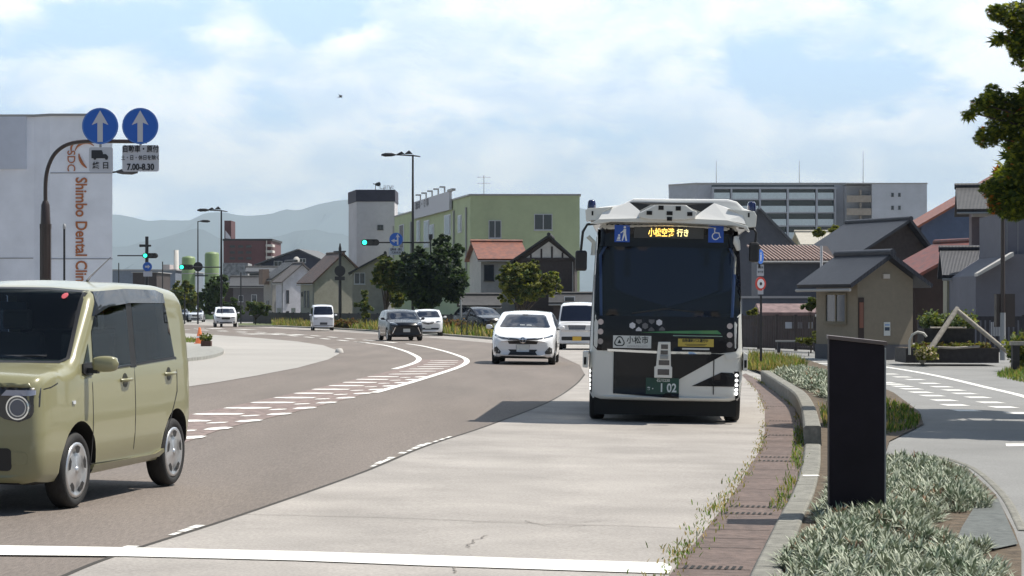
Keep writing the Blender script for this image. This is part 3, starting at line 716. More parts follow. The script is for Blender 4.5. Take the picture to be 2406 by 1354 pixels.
patch('licence_plate', kbv, rrect(-.165, .165, .50, .665, .01), 'F', m_platey, kei, .02, .06)
patch('fog_recess', kbv, rrect(.50, .64, .36, .45, .03), 'F', m_olive, kei, .004, .06)
patch('bonnet_lip', kbv, [(-.66, .91), (-.64, .935), (.64, .935), (.66, .91)], 'F', m_olive, kei, .015, .06)
patch('wiper', kbv, [(-.55, 1.085), (.5, 1.105), (.5, 1.117), (-.55, 1.10)], 'F', m_blackp, kei, .022, .06)
patch('inspection_sticker', kbv, circ(.46, 1.55, .022, 12), 'F', M('sticker_red', (.55, .10, .12), .5), kei, .014, .03)
patch('windshield_frame', kbv, [(-.60, 1.59), (-.67, 1.09), (-.62, 1.06), (.62, 1.06), (.67, 1.09), (.60, 1.59), (.3, 1.612), (-.3, 1.612)], 'F', m_blackp, kei, .005, .07, holes=[[(-.57, 1.575), (-.645, 1.10), (-.60, 1.075), (.60, 1.075), (.645, 1.10), (.57, 1.575), (.3, 1.60), (-.3, 1.60)]])
MB().tube([(.33, 1.95-L2, 1.665), (.335, 2.0-L2, 1.70), (.42, 2.22-L2, 1.86)], [.012, .006, .003], 6).build('antenna', m_blackp, kei)

# --- white hatchback ahead of the bus
m_wpaint = M('white_paint', (.74, .75, .77), .25, coat=1.0)
m_bpaint = M('black_paint', (.006, .007, .012), .2, coat=.25, spec=.35)
m_spaint = M('silver_paint', (.55, .58, .62), .25, metal=.3, coat=1.0)
SED = dict(L=4.55, W=1.77, wf=.92, wb=.93, wr_=.325, tw=.2, gap=.04, tum=.36, r=.10, rh=.09, bow=.28, bulge=.015, crown=.04, rad=.16,
    top=[(-.2, .66), (0, .68), (.05, .74), (.15, .80), (.5, .90), (1.05, 1.0), (1.15, 1.03), (1.95, 1.40), (2.3, 1.47), (2.9, 1.49), (3.4, 1.44), (4.1, 1.16), (4.35, 1.10), (4.5, 1.02), (4.55, .85)],
    bot=[(0, .22), (.4, .17), (4.1, .18), (4.55, .28)], plan=[(0, .88), (.2, .93), (.6, .98), (1.2, 1), (3.6, 1), (4.3, .96), (4.55, .92)], belt=[(0, .70), (1.0, .92), (1.8, .94), (3.8, 1.02), (4.55, 1.02)],
    ws=[(-.52, 1.405), (-.70, 1.04), (-.66, 1.015), (.66, 1.015), (.70, 1.04), (.52, 1.405), (.3, 1.42), (-.3, 1.42)],
    side=[[(1.45, .97), (2.08, 1.34), (2.5, 1.39), (2.5, .98)], [(2.58, .98), (2.58, 1.39), (3.2, 1.36), (3.75, 1.10), (3.7, 1.02)]],
    rear=[(-.55, 1.15), (-.45, 1.38), (.45, 1.38), (.55, 1.15)], tail=[(.5, .85), (.5, .98), (.8, .95), (.82, .85)], mirror=(1.5, 1.0), rim='spoke',
    extra=[('headlight', [(.80, .84), (.84, .79), (.60, .72), (.40, .70), (.40, .735), (.62, .765)], 'F', m_lampd, .012, True),
           ('grille', [(-.44, .705), (-.38, .57), (.38, .57), (.44, .705), (.30, .735), (0, .72), (-.30, .735)], 'F', m_blackp, .010, False),
           ('lower_intake', [(-.40, .42), (-.34, .36), (-.40, .27), (.40, .27), (.34, .36), (.40, .42)], 'F', m_blackp, .008, False),
           ('bumper_panel', [(-.19, .56), (-.17, .36), (.17, .36), (.19, .56)], 'F', m_spaint, .02, False),
           ('fog_recess', [(.62, .30), (.60, .36), (.72, .50), (.79, .46), (.80, .30)], 'F', m_blackp, .008, True)])
sai, sbv = car('white_hatchback', 'white hatchback with a big front emblem, driving in the lane left of the bus', None, SED, 1231, 856, -3.0, m_wpaint)
patch('chrome_bar', sbv, [(-.40, .735), (-.12, .715), (-.10, .69), (.10, .69), (.12, .715), (.40, .735), (.40, .745), (.10, .73), (-.10, .73), (-.40, .745)], 'F', m_chrome, sai, .02, .05)
em = patch('emblem', sbv, circ(0, .675, .085, 24), 'F', m_blackp, sai, .022, .04)
patch('emblem_ring', sbv, circ(0, .675, .085, 24), 'F', m_chrome, em, .028, .04, holes=[circ(0, .675, .07, 24)])
patch('emblem_bar', sbv, rrect(-.022, .022, .60, .75, .015), 'F', m_chrome, em, .028, .04)
for sx in (-1, 1):
    patch('dash_card', sbv, rrect(*sorted((sx*.02+.02, sx*.16+.02)), 1.06, 1.09, .006), 'F', m_plate, sai, .010, .05)
patch('rear_view_mirror', sbv, rrect(-.10, .06, 1.34, 1.38, .012), 'F', m_blackp, sai, .010, .05)
patch('wiper', sbv, [(-.6, 1.03), (.55, 1.045), (.55, 1.055), (-.6, 1.04)], 'F', m_blackp, sai, .016, .06)
patch('number_plate', sbv, rrect(-.165, .165, .40, .55, .008), 'F', m_plate, sai, .03, .06)

# --- kei van and box wagon shapes
def van_spec(hood=.0, H_=1.78, L=3.395, W=1.475, plate=m_platey, grille=True, gr_col=None):
    hz = 1.05
    s = dict(L=L, W=W, wf=.75, wb=.60, wr_=.275, tw=.15, tum=.07, r=.10, rh=.05, bow=.10, bulge=.01, inn=.006, crown=.03, rad=.11,
        top=[(-.2, hz-.25), (0, hz-.12), (.05, hz-.06), (.14+hood, hz), (.20+hood, hz+.05), (.62+hood, H_-.14), (.75+hood, H_-.07), (1.3+hood, H_-.01), (2.6, H_), (3.1, H_-.04), (3.28, H_-.16), (3.37, 1.0), (3.395, .8)],
        bot=[(0, .22), (.3, .20), (3.1, .22), (3.395, .30)], plan=[(0, .93), (.15, .97), (.6, 1), (3.2, 1), (3.395, .96)], belt=[(0, .88), (.4, .96), (3.2, .98), (3.395, 1.0)],
        ws=[(-.60, H_-.16), (-.66, hz+.06), (-.62, hz+.03), (.62, hz+.03), (.66, hz+.06), (.60, H_-.16), (.3, H_-.13), (-.3, H_-.13)],
        side=[[(.40+hood, .99), (.72+hood, H_-.22), (1.35, H_-.20), (1.35, 1.0)], [(1.43, 1.0), (1.43, H_-.20), (2.25, H_-.20), (2.25, 1.0)], [(2.33, 1.0), (2.33, H_-.20), (2.95, H_-.22), (3.05, 1.0)]],
        rear=[(-.55, 1.05), (-.5, H_-.2), (.5, H_-.2), (.55, 1.05)], tail=[(.58, .65), (.58, 1.0), (.67, 1.0), (.68, .65)], mirror=(.50+hood, 1.05), rim='cover', extra=[])
    return s
VA = van_spec()
VA['extra'] = [('headlight', [(.42, .86), (.42, .76), (.62, .74), (.67, .80), (.66, .88)], 'F', m_lamp, .012, True), ('grille', rrect(-.25, .25, .40, .56, .02), 'F', M('grille_grey', (.06, .065, .08), .5), .01, False),
    ('bumper_line', [(-.66, .36), (-.66, .33), (.66, .33), (.66, .36)], 'F', m_blackp, .006, False)]
VB = van_spec(hood=.28, H_=1.80)
VB['extra'] = [('headlight', [(.34, .93), (.34, .80), (.62, .78), (.67, .86), (.66, .93)], 'F', m_lamp, .012, True), ('grille', [(-.34, .93), (-.30, .76), (.30, .76), (.34, .93)], 'F', M('grille_bluegrey', (.07, .09, .13), .25, coat=.6), .01, False),
    ('chrome_bar', rrect(-.60, .60, .70, .735, .01), 'F', m_chrome, .016, False), ('lower_intake', rrect(-.58, .58, .36, .50, .03), 'F', m_blackp, .008, False), ('licence_plate', rrect(-.165, .165, .35, .51, .008), 'F', m_platey, .02, False)]
car('kei_wagon', 'white tall wagon with a yellow number plate, half hidden behind the bus', None, VB, 1358, 822, -5, m_wpaint)
car('delivery_van', 'small white van with a grey grille by the grass verge, left of the black car', None, VA, 759, 777, 8, M('white_van_paint', (.70, .73, .80), .3, coat=.8), 'van')
# compact cars in the distance
HB = dict(SED); HB.update(L=4.0, W=1.695, wf=.80, wb=.70, wr_=.30, gap=.045, tum=.26, bow=.2,
    top=[(-.2, .72), (0, .74), (.05, .82), (.15, .88), (.45, .96), (.85, 1.02), (.95, 1.06), (1.6, 1.40), (1.95, 1.485), (2.6, 1.51), (3.3, 1.46), (3.75, 1.25), (3.93, .95), (4.0, .8)],
    plan=[(0, .88), (.2, .94), (.6, .99), (1.2, 1), (3.2, 1), (4.0, .94)], belt=[(0, .76), (.8, .93), (1.8, .95), (3.4, 1.02), (4.0, 1.02)], bot=[(0, .22), (.4, .18), (3.6, .20), (4.0, .30)],
    ws=[(-.56, 1.40), (-.69, 1.06), (-.65, 1.03), (.65, 1.03), (.69, 1.06), (.56, 1.40), (.3, 1.42), (-.3, 1.42)],
    side=[[(1.15, .98), (1.70, 1.36), (2.15, 1.42), (2.15, .99)], [(2.22, .99), (2.22, 1.42), (2.9, 1.40), (3.35, 1.20), (3.35, 1.06)]], rear=[(-.55, 1.1), (-.45, 1.4), (.45, 1.4), (.55, 1.1)], tail=[(.5, .85), (.5, 1.0), (.72, .98), (.74, .85)], mirror=(1.2, 1.03))
def hatch(name, label, px, py, head, paint, kind, spec=None, group=None):
    s = dict(spec or HB)
    if kind == 'dark': s['extra'] = [('headlight', [(.78, .86), (.72, .76), (.45, .73), (.44, .77), (.60, .85)], 'F', m_lampd, .012, True), ('grille', [(-.50, .60), (-.66, .30), (.66, .30), (.50, .60), (.30, .68), (-.30, .68)], 'F', m_blackp, .008, False),
        ('chrome_bar', [(.52, .64), (.66, .34), (.70, .34), (.56, .66)], 'F', m_chrome, .018, True), ('licence_plate', rrect(-.165, .165, .42, .58, .01), 'F', m_plate, .02, False), ('lamp_edge', [(.44, .78), (.60, .87), (.76, .88), (.76, .865), (.62, .852), (.45, .765)], 'F', m_chrome, .018, True)]
    elif kind == 'round': s['extra'] = [('headlight', [(.72, .88), (.70, .78), (.45, .75), (.40, .80), (.55, .86)], 'F', m_lampd, .012, True), ('grille', [(-.34, .80), (-.26, .68), (0, .64), (.26, .68), (.34, .80), (.2, .80), (0, .74), (-.2, .80)], 'F', m_blackp, .01, False),
        ('lower_intake', [(-.60, .46), (-.56, .36), (.56, .36), (.60, .46)], 'F', m_blackp, .008, False), ('licence_plate', rrect(-.165, .165, .42, .56, .01), 'F', m_plate, .02, False)]
    else: s['extra'] = [('headlight', [(.74, .86), (.72, .76), (.42, .73), (.42, .80)], 'F', m_lampd, .012, True), ('grille', [(-.38, .80), (-.30, .62), (.30, .62), (.38, .80)], 'F', m_blackp, .01, False),
        ('lower_intake', rrect(-.5, .5, .30, .42, .03), 'F', m_blackp, .008, False), ('licence_plate', rrect(-.165, .165, .46, .60, .01), 'F', m_plate, .02, False), ('fog_recess', rrect(.58, .72, .36, .46, .02), 'F', m_blackp, .008, True)]
    return car(name, label, group, s, px, py, head, paint)
hatch('black_hatchback', 'black small car with chrome strips on its nose at the bend', 950, 801, 12, m_bpaint, 'dark')
hatch('white_compact', 'white small car partly hidden behind the black car at the bend', 1005, 790, 4, m_wpaint, 'round')
SUV = dict(HB); SUV.update(L=4.4, W=1.82, wf=.9, wb=.85, wr_=.35, tum=.24, top=[(u*1.1, z*1.09) for u, z in HB['top']], belt=[(u*1.1, z*1.09) for u, z in HB['belt']], plan=[(u*1.1, z) for u, z in HB['plan']], bot=[(0, .28), (4.4, .30)],
    ws=[(x*1.07, z*1.09) for x, z in HB['ws']], side=[[(u*1.1, z*1.09) for u, z in w] for w in HB['side']], mirror=(1.3, 1.12))
hatch('white_suv', 'white sport utility car, nearest of the three far cars beside the olive car', 530, 769, 9, m_wpaint, 'plain', SUV)
hatch('silver_sedan', 'pale silver saloon on the far road between the dark and the white cars', 460, 757, 4, m_spaint, 'plain')
hatch('dark_sedan', 'dark saloon on the far road, leftmost of the far cars', 424, 757, 6, M('navy_paint', (.012, .018, .035), .2, coat=1), 'plain')
hatch('parked_dark_car', 'black parked car in the yard behind the white hatchback', 1150, 783, 28, m_bpaint, 'plain', SUV)
VC = van_spec(H_=1.78); VC['extra'] = VA['extra']
car('parked_minivan', 'light blue parked car behind the slatted fence between the hut and the log frame', None, VC, 2178, 781, 38, M('sky_paint', (.22, .33, .50), .25, coat=1))
car('parked_van', 'white parked car behind the dark fence at the right edge', None, VC, 2420, 779, 48, M('white_blue_paint', (.60, .66, .78), .3, coat=1))
# ---------------------------------------------------------------- the bus
BL, BW = 6.99, 2.12; BY = 31.0; BS = F/BY
def B(px, py): return ((px-1562)/BS, (YH-(py-(px-1562)*.02))/BS+H-.0)
def Bp(pts): return [B(*p) for p in pts]
bx = X(1562, BY); brz = R(-3.2)
bdir = Vector((-math.sin(brz), math.cos(brz), 0)); bc = Vector((bx, BY, 0))+bdir*(BL/2)
bus = empty('city_bus', (bc.x, bc.y, .005), brz); bus.rotation_euler = (0, R(1.0), brz)
tag(bus, 'black and white bus with a white sensor roof in the pale concrete lane', 'bus')
m_bwhite = M('bus_white', (.68, .68, .64), .25, coat=.8); m_bblack = M('bus_black', (.006, .006, .010), .18, coat=.25, spec=.25)
BSP = dict(L=BL, W=BW, wf=.95, wb=1.4, wr_=.38, tum=.035, r=.16, rh=.1, bow=.14, bulge=.01, inn=.0, crown=.03, rad=.12,
    top=[(-.2, 2.70), (0, 2.72), (.1, 2.78), (.3, 2.80), (6.8, 2.80), (6.99, 2.70)], bot=[(0, .30), (6.99, .32)], plan=[(0, .985), (.3, 1), (6.6, 1), (6.99, .98)], belt=[(0, 1.15), (6.99, 1.15)], nose=lambda z: .0 if z < 1.2 else .07*(z-1.2))
vs, fs = loft_body(BSP); bbv = bvh_of(vs, fs)
mb = MB(); mb.add(vs, fs, 0, True); body = mb.build('body', [m_bwhite])
WSH = Bp([(1394, 588), (1392, 730), (1400, 742), (1726, 748), (1737, 738), (1735, 600), (1728, 584), (1400, 578)])
cuts = [MB().box(-.97, .97, -BL/2+.16, BL/2-.12, .62, 2.66).build('c', m_under), MB().prism(WSH, -BL/2-.4, -BL/2+.5).build('c', m_under)]
for u0, u1 in ((.45, .95), (1.1, 2.2), (2.35, 3.5), (3.65, 4.8), (4.95, 6.2)):
    cuts.append(MB().box(-1.4, 1.4, u0-BL/2, u1-BL/2, 1.25, 2.35).build('c', m_under))
for y in (.95, BL-1.45):
    for sx in (-1, 1):
        x0, x1 = sorted((sx*.74, sx*1.3)); cm = MB(); cm.lathe([(.0005, x0), (.46, x0), (.46, x1), (.0005, x1)], 32, 'X', (0, y-BL/2, .38), 0, False); cuts.append(cm.build('c', m_under))
bool_cut(body, cuts)
me = body.data; me.materials.clear(); me.materials.append(m_bwhite); me.materials.append(M('bus_interior', (.06, .07, .09), .8))
for f in me.polygons:
    c = f.center; f.material_index = 1 if (abs(c.x) < .975 and -BL/2+.155 < c.y < BL/2-.115 and .61 < c.z < 2.67) or (abs(c.x) < 1.05 and c.z < .9 and min(abs(c.y-.95+BL/2), abs(c.y-BL/2+1.45)) < .47 and abs(f.normal.x) < .5) else 0
    f.use_smooth = True
try: me.set_sharp_from_angle(angle=R(35))
except Exception: pass
body.parent = bus
m_bglass = glass_mat('bus_glass', (.36, .48, .78), .0)
patch('windshield', bbv, WSH, 'F', m_bglass, bus, .001, .1, skirt=0)
for sd_ in 'RL':
    for u0, u1 in ((.45, .95), (1.1, 2.2), (2.35, 3.5), (3.65, 4.8), (4.95, 6.2)):
        patch('side_window', bbv, rrect(u0-BL/2-.02, u1-BL/2+.02, 1.23, 2.37, .03), sd_, glass_mat('side_glass', (.45, .5, .55), .05), bus, .003, .3, skirt=.0)
    patch('side_band', bbv, [(.03-BL/2, .93), (.03-BL/2, 2.56), (6.9-BL/2, 2.56), (6.9-BL/2, .93)], sd_, m_bblack, bus, .004, .3,
          holes=[rrect(u0-BL/2, u1-BL/2, 1.25, 2.35, .03) for u0, u1 in ((.45, .95), (1.1, 2.2), (2.35, 3.5), (3.65, 4.8), (4.95, 6.2))])
# black face: everything round the windshield, down to the chrome line
patch('front_panel', bbv, Bp([(1383, 540), (1379, 600), (1376, 820), (1400, 824), (1480, 827), (1560, 829), (1640, 831), (1690, 832), (1744, 826), (1746, 700), (1744, 600), (1740, 545), (1700, 532), (1420, 524)]), 'F', m_bblack, bus, .008, .08, holes=[WSH])
patch('lower_panel', bbv, Bp([(1439, 826), (1439, 926), (1594, 938), (1594, 893), (1700, 834), (1640, 831), (1560, 829)]), 'F', m_bblack, bus, .008, .08)
patch('bumper_wedge', bbv, Bp([(1624, 909), (1693, 877), (1734, 879), (1734, 911)]), 'F', m_bblack, bus, .008, .08)
patch('bumper_lip', bbv, Bp([(1700, 833), (1745, 829), (1748, 838), (1735, 842), (1705, 848)]), 'F', m_bwhite, bus, .03, .06, skirt=.04)
patch('chrome_strip', bbv, Bp([(1424, 821), (1560, 827), (1668, 829), (1668, 834), (1560, 833), (1424, 826)]), 'F', m_chrome, bus, .02, .06)
for xx, z0, z1 in ((1439, 826, 942), (1674, 848, 946)):
    patch('panel_seam', bbv, Bp([(xx, z0), (xx, z1), (xx+2, z1), (xx+2, z0)]), 'F', m_under, bus, .010, .1)
patch('underrun_skirt', bbv, [], 'F', m_under, bus) if False else None
MB().box(-.98, .98, -BL/2+.15, -BL/2+.30, .10, .34).build('underrun_skirt', m_under, bus)
MB().box(-.80, .80, -BL/2+.3, BL/2-.2, .14, .34).build('chassis', m_under, bus)
# white bumper corners standing proud, with black sensors and LED columns
for sx, pp in ((-1, [(1366, 826), (1366, 864), (1378, 866), (1380, 826)]), (1, [(1744, 829), (1744, 874), (1754, 874), (1754, 834)])):
    q = Bp(pp); mb = MB(); mb.prism(q, -BL/2+.10, -BL/2+.40); fc = mb.build('corner_sensor_pod', m_bwhite, bus, bevel=.012)
    q = Bp([(1369, 840), (1369, 858), (1375, 858), (1375, 840)] if sx < 0 else [(1746, 848), (1746, 866), (1752, 866), (1752, 848)])
    MB().prism(q, -BL/2+.094, -BL/2+.12).build('sensor_window', m_under, fc)
m_led = M('led_white', (1, 1, .97), .3, emit=3.0)
for cx_, zz in ((1382, (873, 884, 895, 906, 915)), (1729, (884, 896, 907, 918, 927))):
    q = Bp([(cx_-6, zz[0]-9), (cx_+6, zz[0]-9), (cx_+6, zz[-1]+10), (cx_-2, zz[-1]+14)])
    hl = patch('headlight', bbv, q, 'F', m_under, bus, .01, .05)
    for z in zz:
        x, zq = B(cx_, z); patch('led', bbv, circ(x, zq, .022, 10), 'F', m_led, hl, .02, .05)
for cx_, zz in ((1407, (757, 780, 803)), (1711, (768, 789, 812))):
    for i, z in enumerate(zz):
        x, zq = B(cx_, z); patch('marker_lamp', bbv, circ(x, zq, .040, 16), 'F', M('lamp_pale', (.55, .45, .42), .3, coat=1) if i < 2 else M('lamp_grey', (.28, .25, .25), .3, coat=1), bus, .02, .05)
# hexagon badges
for i, (hx, hy, sh) in enumerate(((1482, 766, .62), (1497, 757, .12), (1497, 774, .55), (1512, 767, .14), (1527, 757, .12), (1527, 774, .10), (1545, 759, .60), (1552, 773, .13))):
    x, z = B(hx, hy); r = .046
    hexa = [(x+r*math.cos(R(30+60*k)), z+r*math.sin(R(30+60*k))) for k in range(6)]
    if hy == 757: hexa = [(x-.04, z+.03), (x+.04, z+.03), (x+.04, z-.005), (x, z-.035), (x-.04, z-.005)]
    if hy in (773, 774): hexa = [(x-.04, z-.03), (x-.04, z-.005), (x, z+.03), (x+.04, z-.005), (x+.04, z-.03)]
    patch('hexagon_badge', bbv, hexa, 'F', M('badge_%d' % int(sh*100), (sh, sh, sh*1.05), .5), bus, .016, .05)
patch('green_stripe', bbv, Bp([(1500, 782), (1580, 779), (1682, 778), (1692, 787), (1600, 785)]), 'F', M('stripe_green', (.07, .25, .10), .4), bus, .014, .08)
patch('green_stripe', bbv, Bp([(1578, 789), (1694, 791), (1694, 793), (1578, 791)]), 'F', M('stripe_pale', (.25, .38, .30), .4), bus, .014, .08)
# boards: city name, yellow notice, plate
def board(name, q0, q1, mat, lift, parent=bus, tilt=0):
    x0, z0 = B(*q0); x1, z1 = B(*q1); y = -BL/2
    hit = [bbv.ray_cast(Vector((x, -9, z)), Vector((0, 1, 0)))[0].y for x in (x0, (x0+x1)/2, x1) for z in (z0, z1)]
    y = min(hit)-lift; o = MB().box(x0, x1, y-.006, max(hit), z1, z0).build(name, mat, parent); return o, (x0+x1)/2, (z0+z1)/2, y-.0075, x1-x0, z0-z1
nb, cx_, cz_, yy, ww, hh = board('city_name_board', (1437, 789), (1527, 820), m_plate, .004)
ink = M('ink_black', (.01, .02, .02), .6)
text_obj('lettering', '小松市', .108, ink, nb, T(cx_+.075, yy, cz_+.02) @ FRONT, bold=.002, xs=.90, spacing=1.12)
text_obj('small_lettering', 'KOMATSU CITY', .036, M('ink_grey', (.25, .26, .28), .6), nb, T(cx_+.075, yy, cz_-.062) @ FRONT, xs=1.1)
mb = MB(); c0 = (cx_-.175, cz_)
def ringpoly(r, n=36, lob=.12): return [(c0[0]+r*(1+lob*math.cos(3*a-PI/2+PI))*math.cos(a), c0[1]-.0+r*(1+lob*math.cos(3*a-PI/2+PI))*math.sin(a)) for a in [2*PI*k/n for k in range(n)]]
o1, o2 = ringpoly(.070), ringpoly(.054); n = len(o1)
mb.add([(a, yy, b) for a, b in o1]+[(a, yy, b) for a, b in o2], [(i, (i+1) % n, n+(i+1) % n, n+i) for i in range(n)])
mb.add([(c0[0], yy, c0[1]+.036), (c0[0]+.028, yy, c0[1]-.022), (c0[0]-.028, yy, c0[1]-.022)], [(0, 1, 2)]); mb.build('crest', ink, nb)
yb, cx_, cz_, yy, ww, hh = board('notice_board', (1590, 797), (1674, 817), M('notice_yellow', (.52, .40, .07), .5), .004)
text_obj('lettering', '自動運転バス運行中', .047, ink, yb, T(cx_-.01, yy, cz_+.025) @ FRONT, xs=.85, bold=.001)
mb = MB(); mb.box(cx_-.15, cx_+.15, yy-.001, yy, cz_-.025, cz_-.018); mb.box(cx_-.13, cx_+.13, yy-.001, yy, cz_-.042, cz_-.036); mb.build('small_lettering', ink, yb)
wb_, cx2, cz2, yy2, ww, hh = board('notice_strip', (1600, 819), (1664, 824), m_plate, .004)
pb, cx_, cz_, yy, ww, hh = board('number_plate', (1516, 889), (1594, 929), m_plateg, .012)
ltr = M('plate_letter', (.62, .68, .70), .5)
text_obj('lettering', '石川230', .052, ltr, pb, T(cx_+.01, yy, cz_+.078) @ FRONT, bold=.001)
text_obj('lettering', '1 02', .165, ltr, pb, T(cx_+.075, yy, cz_-.028) @ FRONT, bold=.004, xs=.82)
text_obj('lettering', 'あ・', .055, ltr, pb, T(cx_-.16, yy, cz_-.04) @ FRONT, bold=.002)
# sensor tower in the middle of the face
q = Bp([(1543, 804), (1572, 804), (1574, 862), (1577, 863), (1577, 889), (1535, 888), (1535, 862), (1539, 861)])
y0 = -BL/2-.06
mb = MB(); mb.prism(q, y0-.02, y0+.14); tw_ = mb.build('sensor_tower', m_bwhite, bus, bevel=.01)
for a, b, c, d in ((1550, 810, 1566, 821), (1549, 824, 1566, 834), (1545, 847, 1570, 859), (1543, 868, 1570, 882)):
    (xa, za), (xb, zb) = B(a, b), B(c, d); MB().box(xa, xb, y0-.024, y0+.0, zb, za).build('sensor_window', M('sensor_glass', (.02, .02, .03), .15, coat=1), tw_)
(xa, za), (xb, zb) = B(1548, 835), B(1567, 845); MB().box(xa, xb, y0-.05, y0, zb, za).build('sensor_drum', M('grey_plastic', (.3, .31, .31), .4), tw_, bevel=.01)
# destination display and stickers behind the top glass
y0 = -BL/2-.0
dd, cx_, cz_, yy, ww, hh = board('destination_display', (1482, 533), (1646, 562), M('display_grey', (.055, .06, .065), .5), .004)
led = M('led_amber', (1.0, .62, .12), .5, emit=1.6)
text_obj('led_lettering', '小松空港', .125, led, dd, T(cx_-.105, yy, cz_-.004) @ FRONT, xs=.72, bold=.002)
text_obj('led_lettering', '行き', .11, M('led_yellow', (1.0, .85, .35), .5, emit=1.3), dd, T(cx_+.195, yy, cz_-.004) @ FRONT, xs=.78, bold=.002)
m_sblue = M('sticker_blue', (.012, .085, .48), .4); m_sw = M('sticker_white', (.72, .78, .85), .5)
def sticker(q0, q1): return board('access_sticker', q0, q1, m_sblue, .004)
s1, cx_, cz_, yy, ww, hh = sticker((1436, 528), (1472, 569))
mb = MB(); k = hh/40.0
def fig(pts): mb.add([(cx_+a*k, yy, cz_+b*k) for a, b in pts], tess(pts))
fig(circ(6, 15, 3, 10)); fig([(3, 11), (9, 11), (9, 0), (12, -17), (8, -17), (6, -4), (2, -17), (-1, -17), (3, 1)]); fig([(3, 8), (-4, 2), (-4, 0), (4, 5)])
fig(circ(-7, -4, 2.6, 10)); fig([(-10, -7), (-4, -7), (-5, -14), (-12, -14)]); fig([(-13, -15), (-3, -15), (-3, -17), (-13, -17)])
mb.build('stroller_pictogram', m_sw, s1)
s2, cx_, cz_, yy, ww, hh = sticker((1657, 531), (1693, 571))
mb = MB(); k = hh/40.0
fig(circ(-3, 13, 2.6, 10)); fig([(-4.5, 10), (-2, 10), (-1.5, 2), (6, 2), (9, -9), (12, -8), (12, -6), (10.5, -6.5), (8, 4), (-1.5, 4.5), (-4.5, 4)])
arc = [(-1+9*math.cos(R(a)), -5+9*math.sin(R(a))) for a in range(100, 350, 12)]+[(-1+6.5*math.cos(R(a)), -5+6.5*math.sin(R(a))) for a in range(349, 99, -12)]
fig(arc); mb.build('wheelchair_pictogram', m_sw, s2)
# interior: floor, dash, seats, red poles, pale pillars
bi = M('dash_dark', (.02, .022, .03), .7)
MB().box(-.96, .96, -BL/2+.2, BL/2-.2, .60, .66).build('floor', M('bus_floor', (.12, .12, .13), .8), bus)
mb = MB(); mb.box(-.93, .93, -BL/2+.17, -BL/2+.55, .7, 1.30); mb.box(-.62, -.22, -BL/2+.35, -BL/2+.6, 1.30, 1.46); mb.build('dashboard', bi, bus, bevel=.03)
for i in range(3):
    for sx in (-.62, .62):
        mb = MB(); yq = -BL/2+2.3+i*1.1; mb.box(sx-.22, sx+.22, yq, yq+.42, .9, 1.05); mb.box(sx-.22, sx+.22, yq+.38, yq+.48, 1.0, 1.75); mb.build('passenger_seat', M('seat_blue', (.03, .06, .18), .9), bus, bevel=.03)
m_pole = M('grab_pole_red', (.35, .03, .03), .4)
for xx, yq in ((-.12, 1.5), (.52, 1.6), (.68, 1.9), (-.02, 2.7)):
    MB().tube([(xx, -BL/2+yq, .66), (xx, -BL/2+yq, 2.64)], .028, 8).build('grab_pole', m_pole, bus)
for sx in (-1, 1):
    MB().tube([(sx*.90, -BL/2+.22, 1.3), (sx*.93, -BL/2+.26, 2.3), (sx*.85, -BL/2+.3, 2.45)], .022, 8).build('door_rail', M('rail_grey', (.30, .30, .27), .4), bus)
MB().box(.35, .80, -BL/2+.9, -BL/2+.93, 1.95, 2.30).build('info_screen', M('screen_teal', (.05, .10, .13), .3), bus)
patch('wiper', bbv, Bp([(1480, 735), (1560, 725), (1650, 735), (1650, 738), (1560, 729), (1480, 739)]), 'F', m_blackp, bus, .02, .1)
# roof sensor housing
def roofpart(name, pts, y0, y1, mat, parent=bus, bev=.015): 
    mb = MB(); mb.prism(Bp(pts), -BL/2+y0, -BL/2+y1); return mb.build(name, mat, parent, bevel=bev)
rf = roofpart('roof_pod', [(1378, 522), (1374, 500), (1400, 487), (1450, 482), (1480, 467), (1700, 470), (1722, 476), (1738, 492), (1762, 500), (1757, 536), (1735, 530), (1700, 526), (1562, 520), (1440, 517), (1400, 520)], -.02, 6.8, M('pod_white', (.80, .80, .78), .35, coat=.5), bev=.03)
def spq(name, quad, ys, mat, parent=bus, th=.03):
    """thick quad from photo points on the bus face, each with its own depth"""
    p = [Vector((B(*q)[0], -BL/2+y, B(*q)[1])) for q, y in zip(quad, ys)]; n = len(p); d = Vector((0, th, 0))
    mb = MB(); mb.add(p+[v+d for v in p], [tuple(range(n)), tuple(reversed(range(n, 2*n)))]+[(i, (i+1) % n, n+(i+1) % n, n+i) for i in range(n)]); return mb.build(name, mat, parent)
m_pod = MATS['pod_white']
spq('roof_grille', [(1470, 476), (1668, 479), (1638, 500), (1600, 484), (1520, 482), (1494, 496)], [-.03, -.03, -.05, -.05, -.05, -.05], M('grille_black', (.02, .02, .02), .5), bus, .02)
for q, ys in (([(1398, 517), (1408, 500), (1430, 487), (1470, 476), (1494, 496), (1500, 514)], [-.16, -.10, -.05, -.03, -.10, -.16]), ([(1618, 516), (1638, 500), (1668, 479), (1700, 490), (1735, 508), (1742, 530), (1700, 520)], [-.16, -.10, -.03, -.05, -.10, -.14, -.16])):
    spq('roof_cowl', q, ys, m_pod, rf, .12)
pod = roofpart('camera_pod', [(1494, 514), (1492, 503), (1515, 492), (1530, 484), (1602, 485), (1618, 497), (1628, 500), (1624, 516), (1600, 520), (1520, 519)], -.26, -.02, m_bwhite)
for a, b, w_, h_ in ((1544, 491, 12, 10), (1584, 493, 12, 10), (1517, 503, 13, 9), (1564, 504, 14, 9), (1611, 506, 12, 9), (1564, 517, 12, 9)):
    x, z = B(a, b); MB().box(x-w_/2/BS, x+w_/2/BS, -BL/2-.27, -BL/2-.24, z-h_/2/BS, z+h_/2/BS).build('camera_window', m_under, pod)
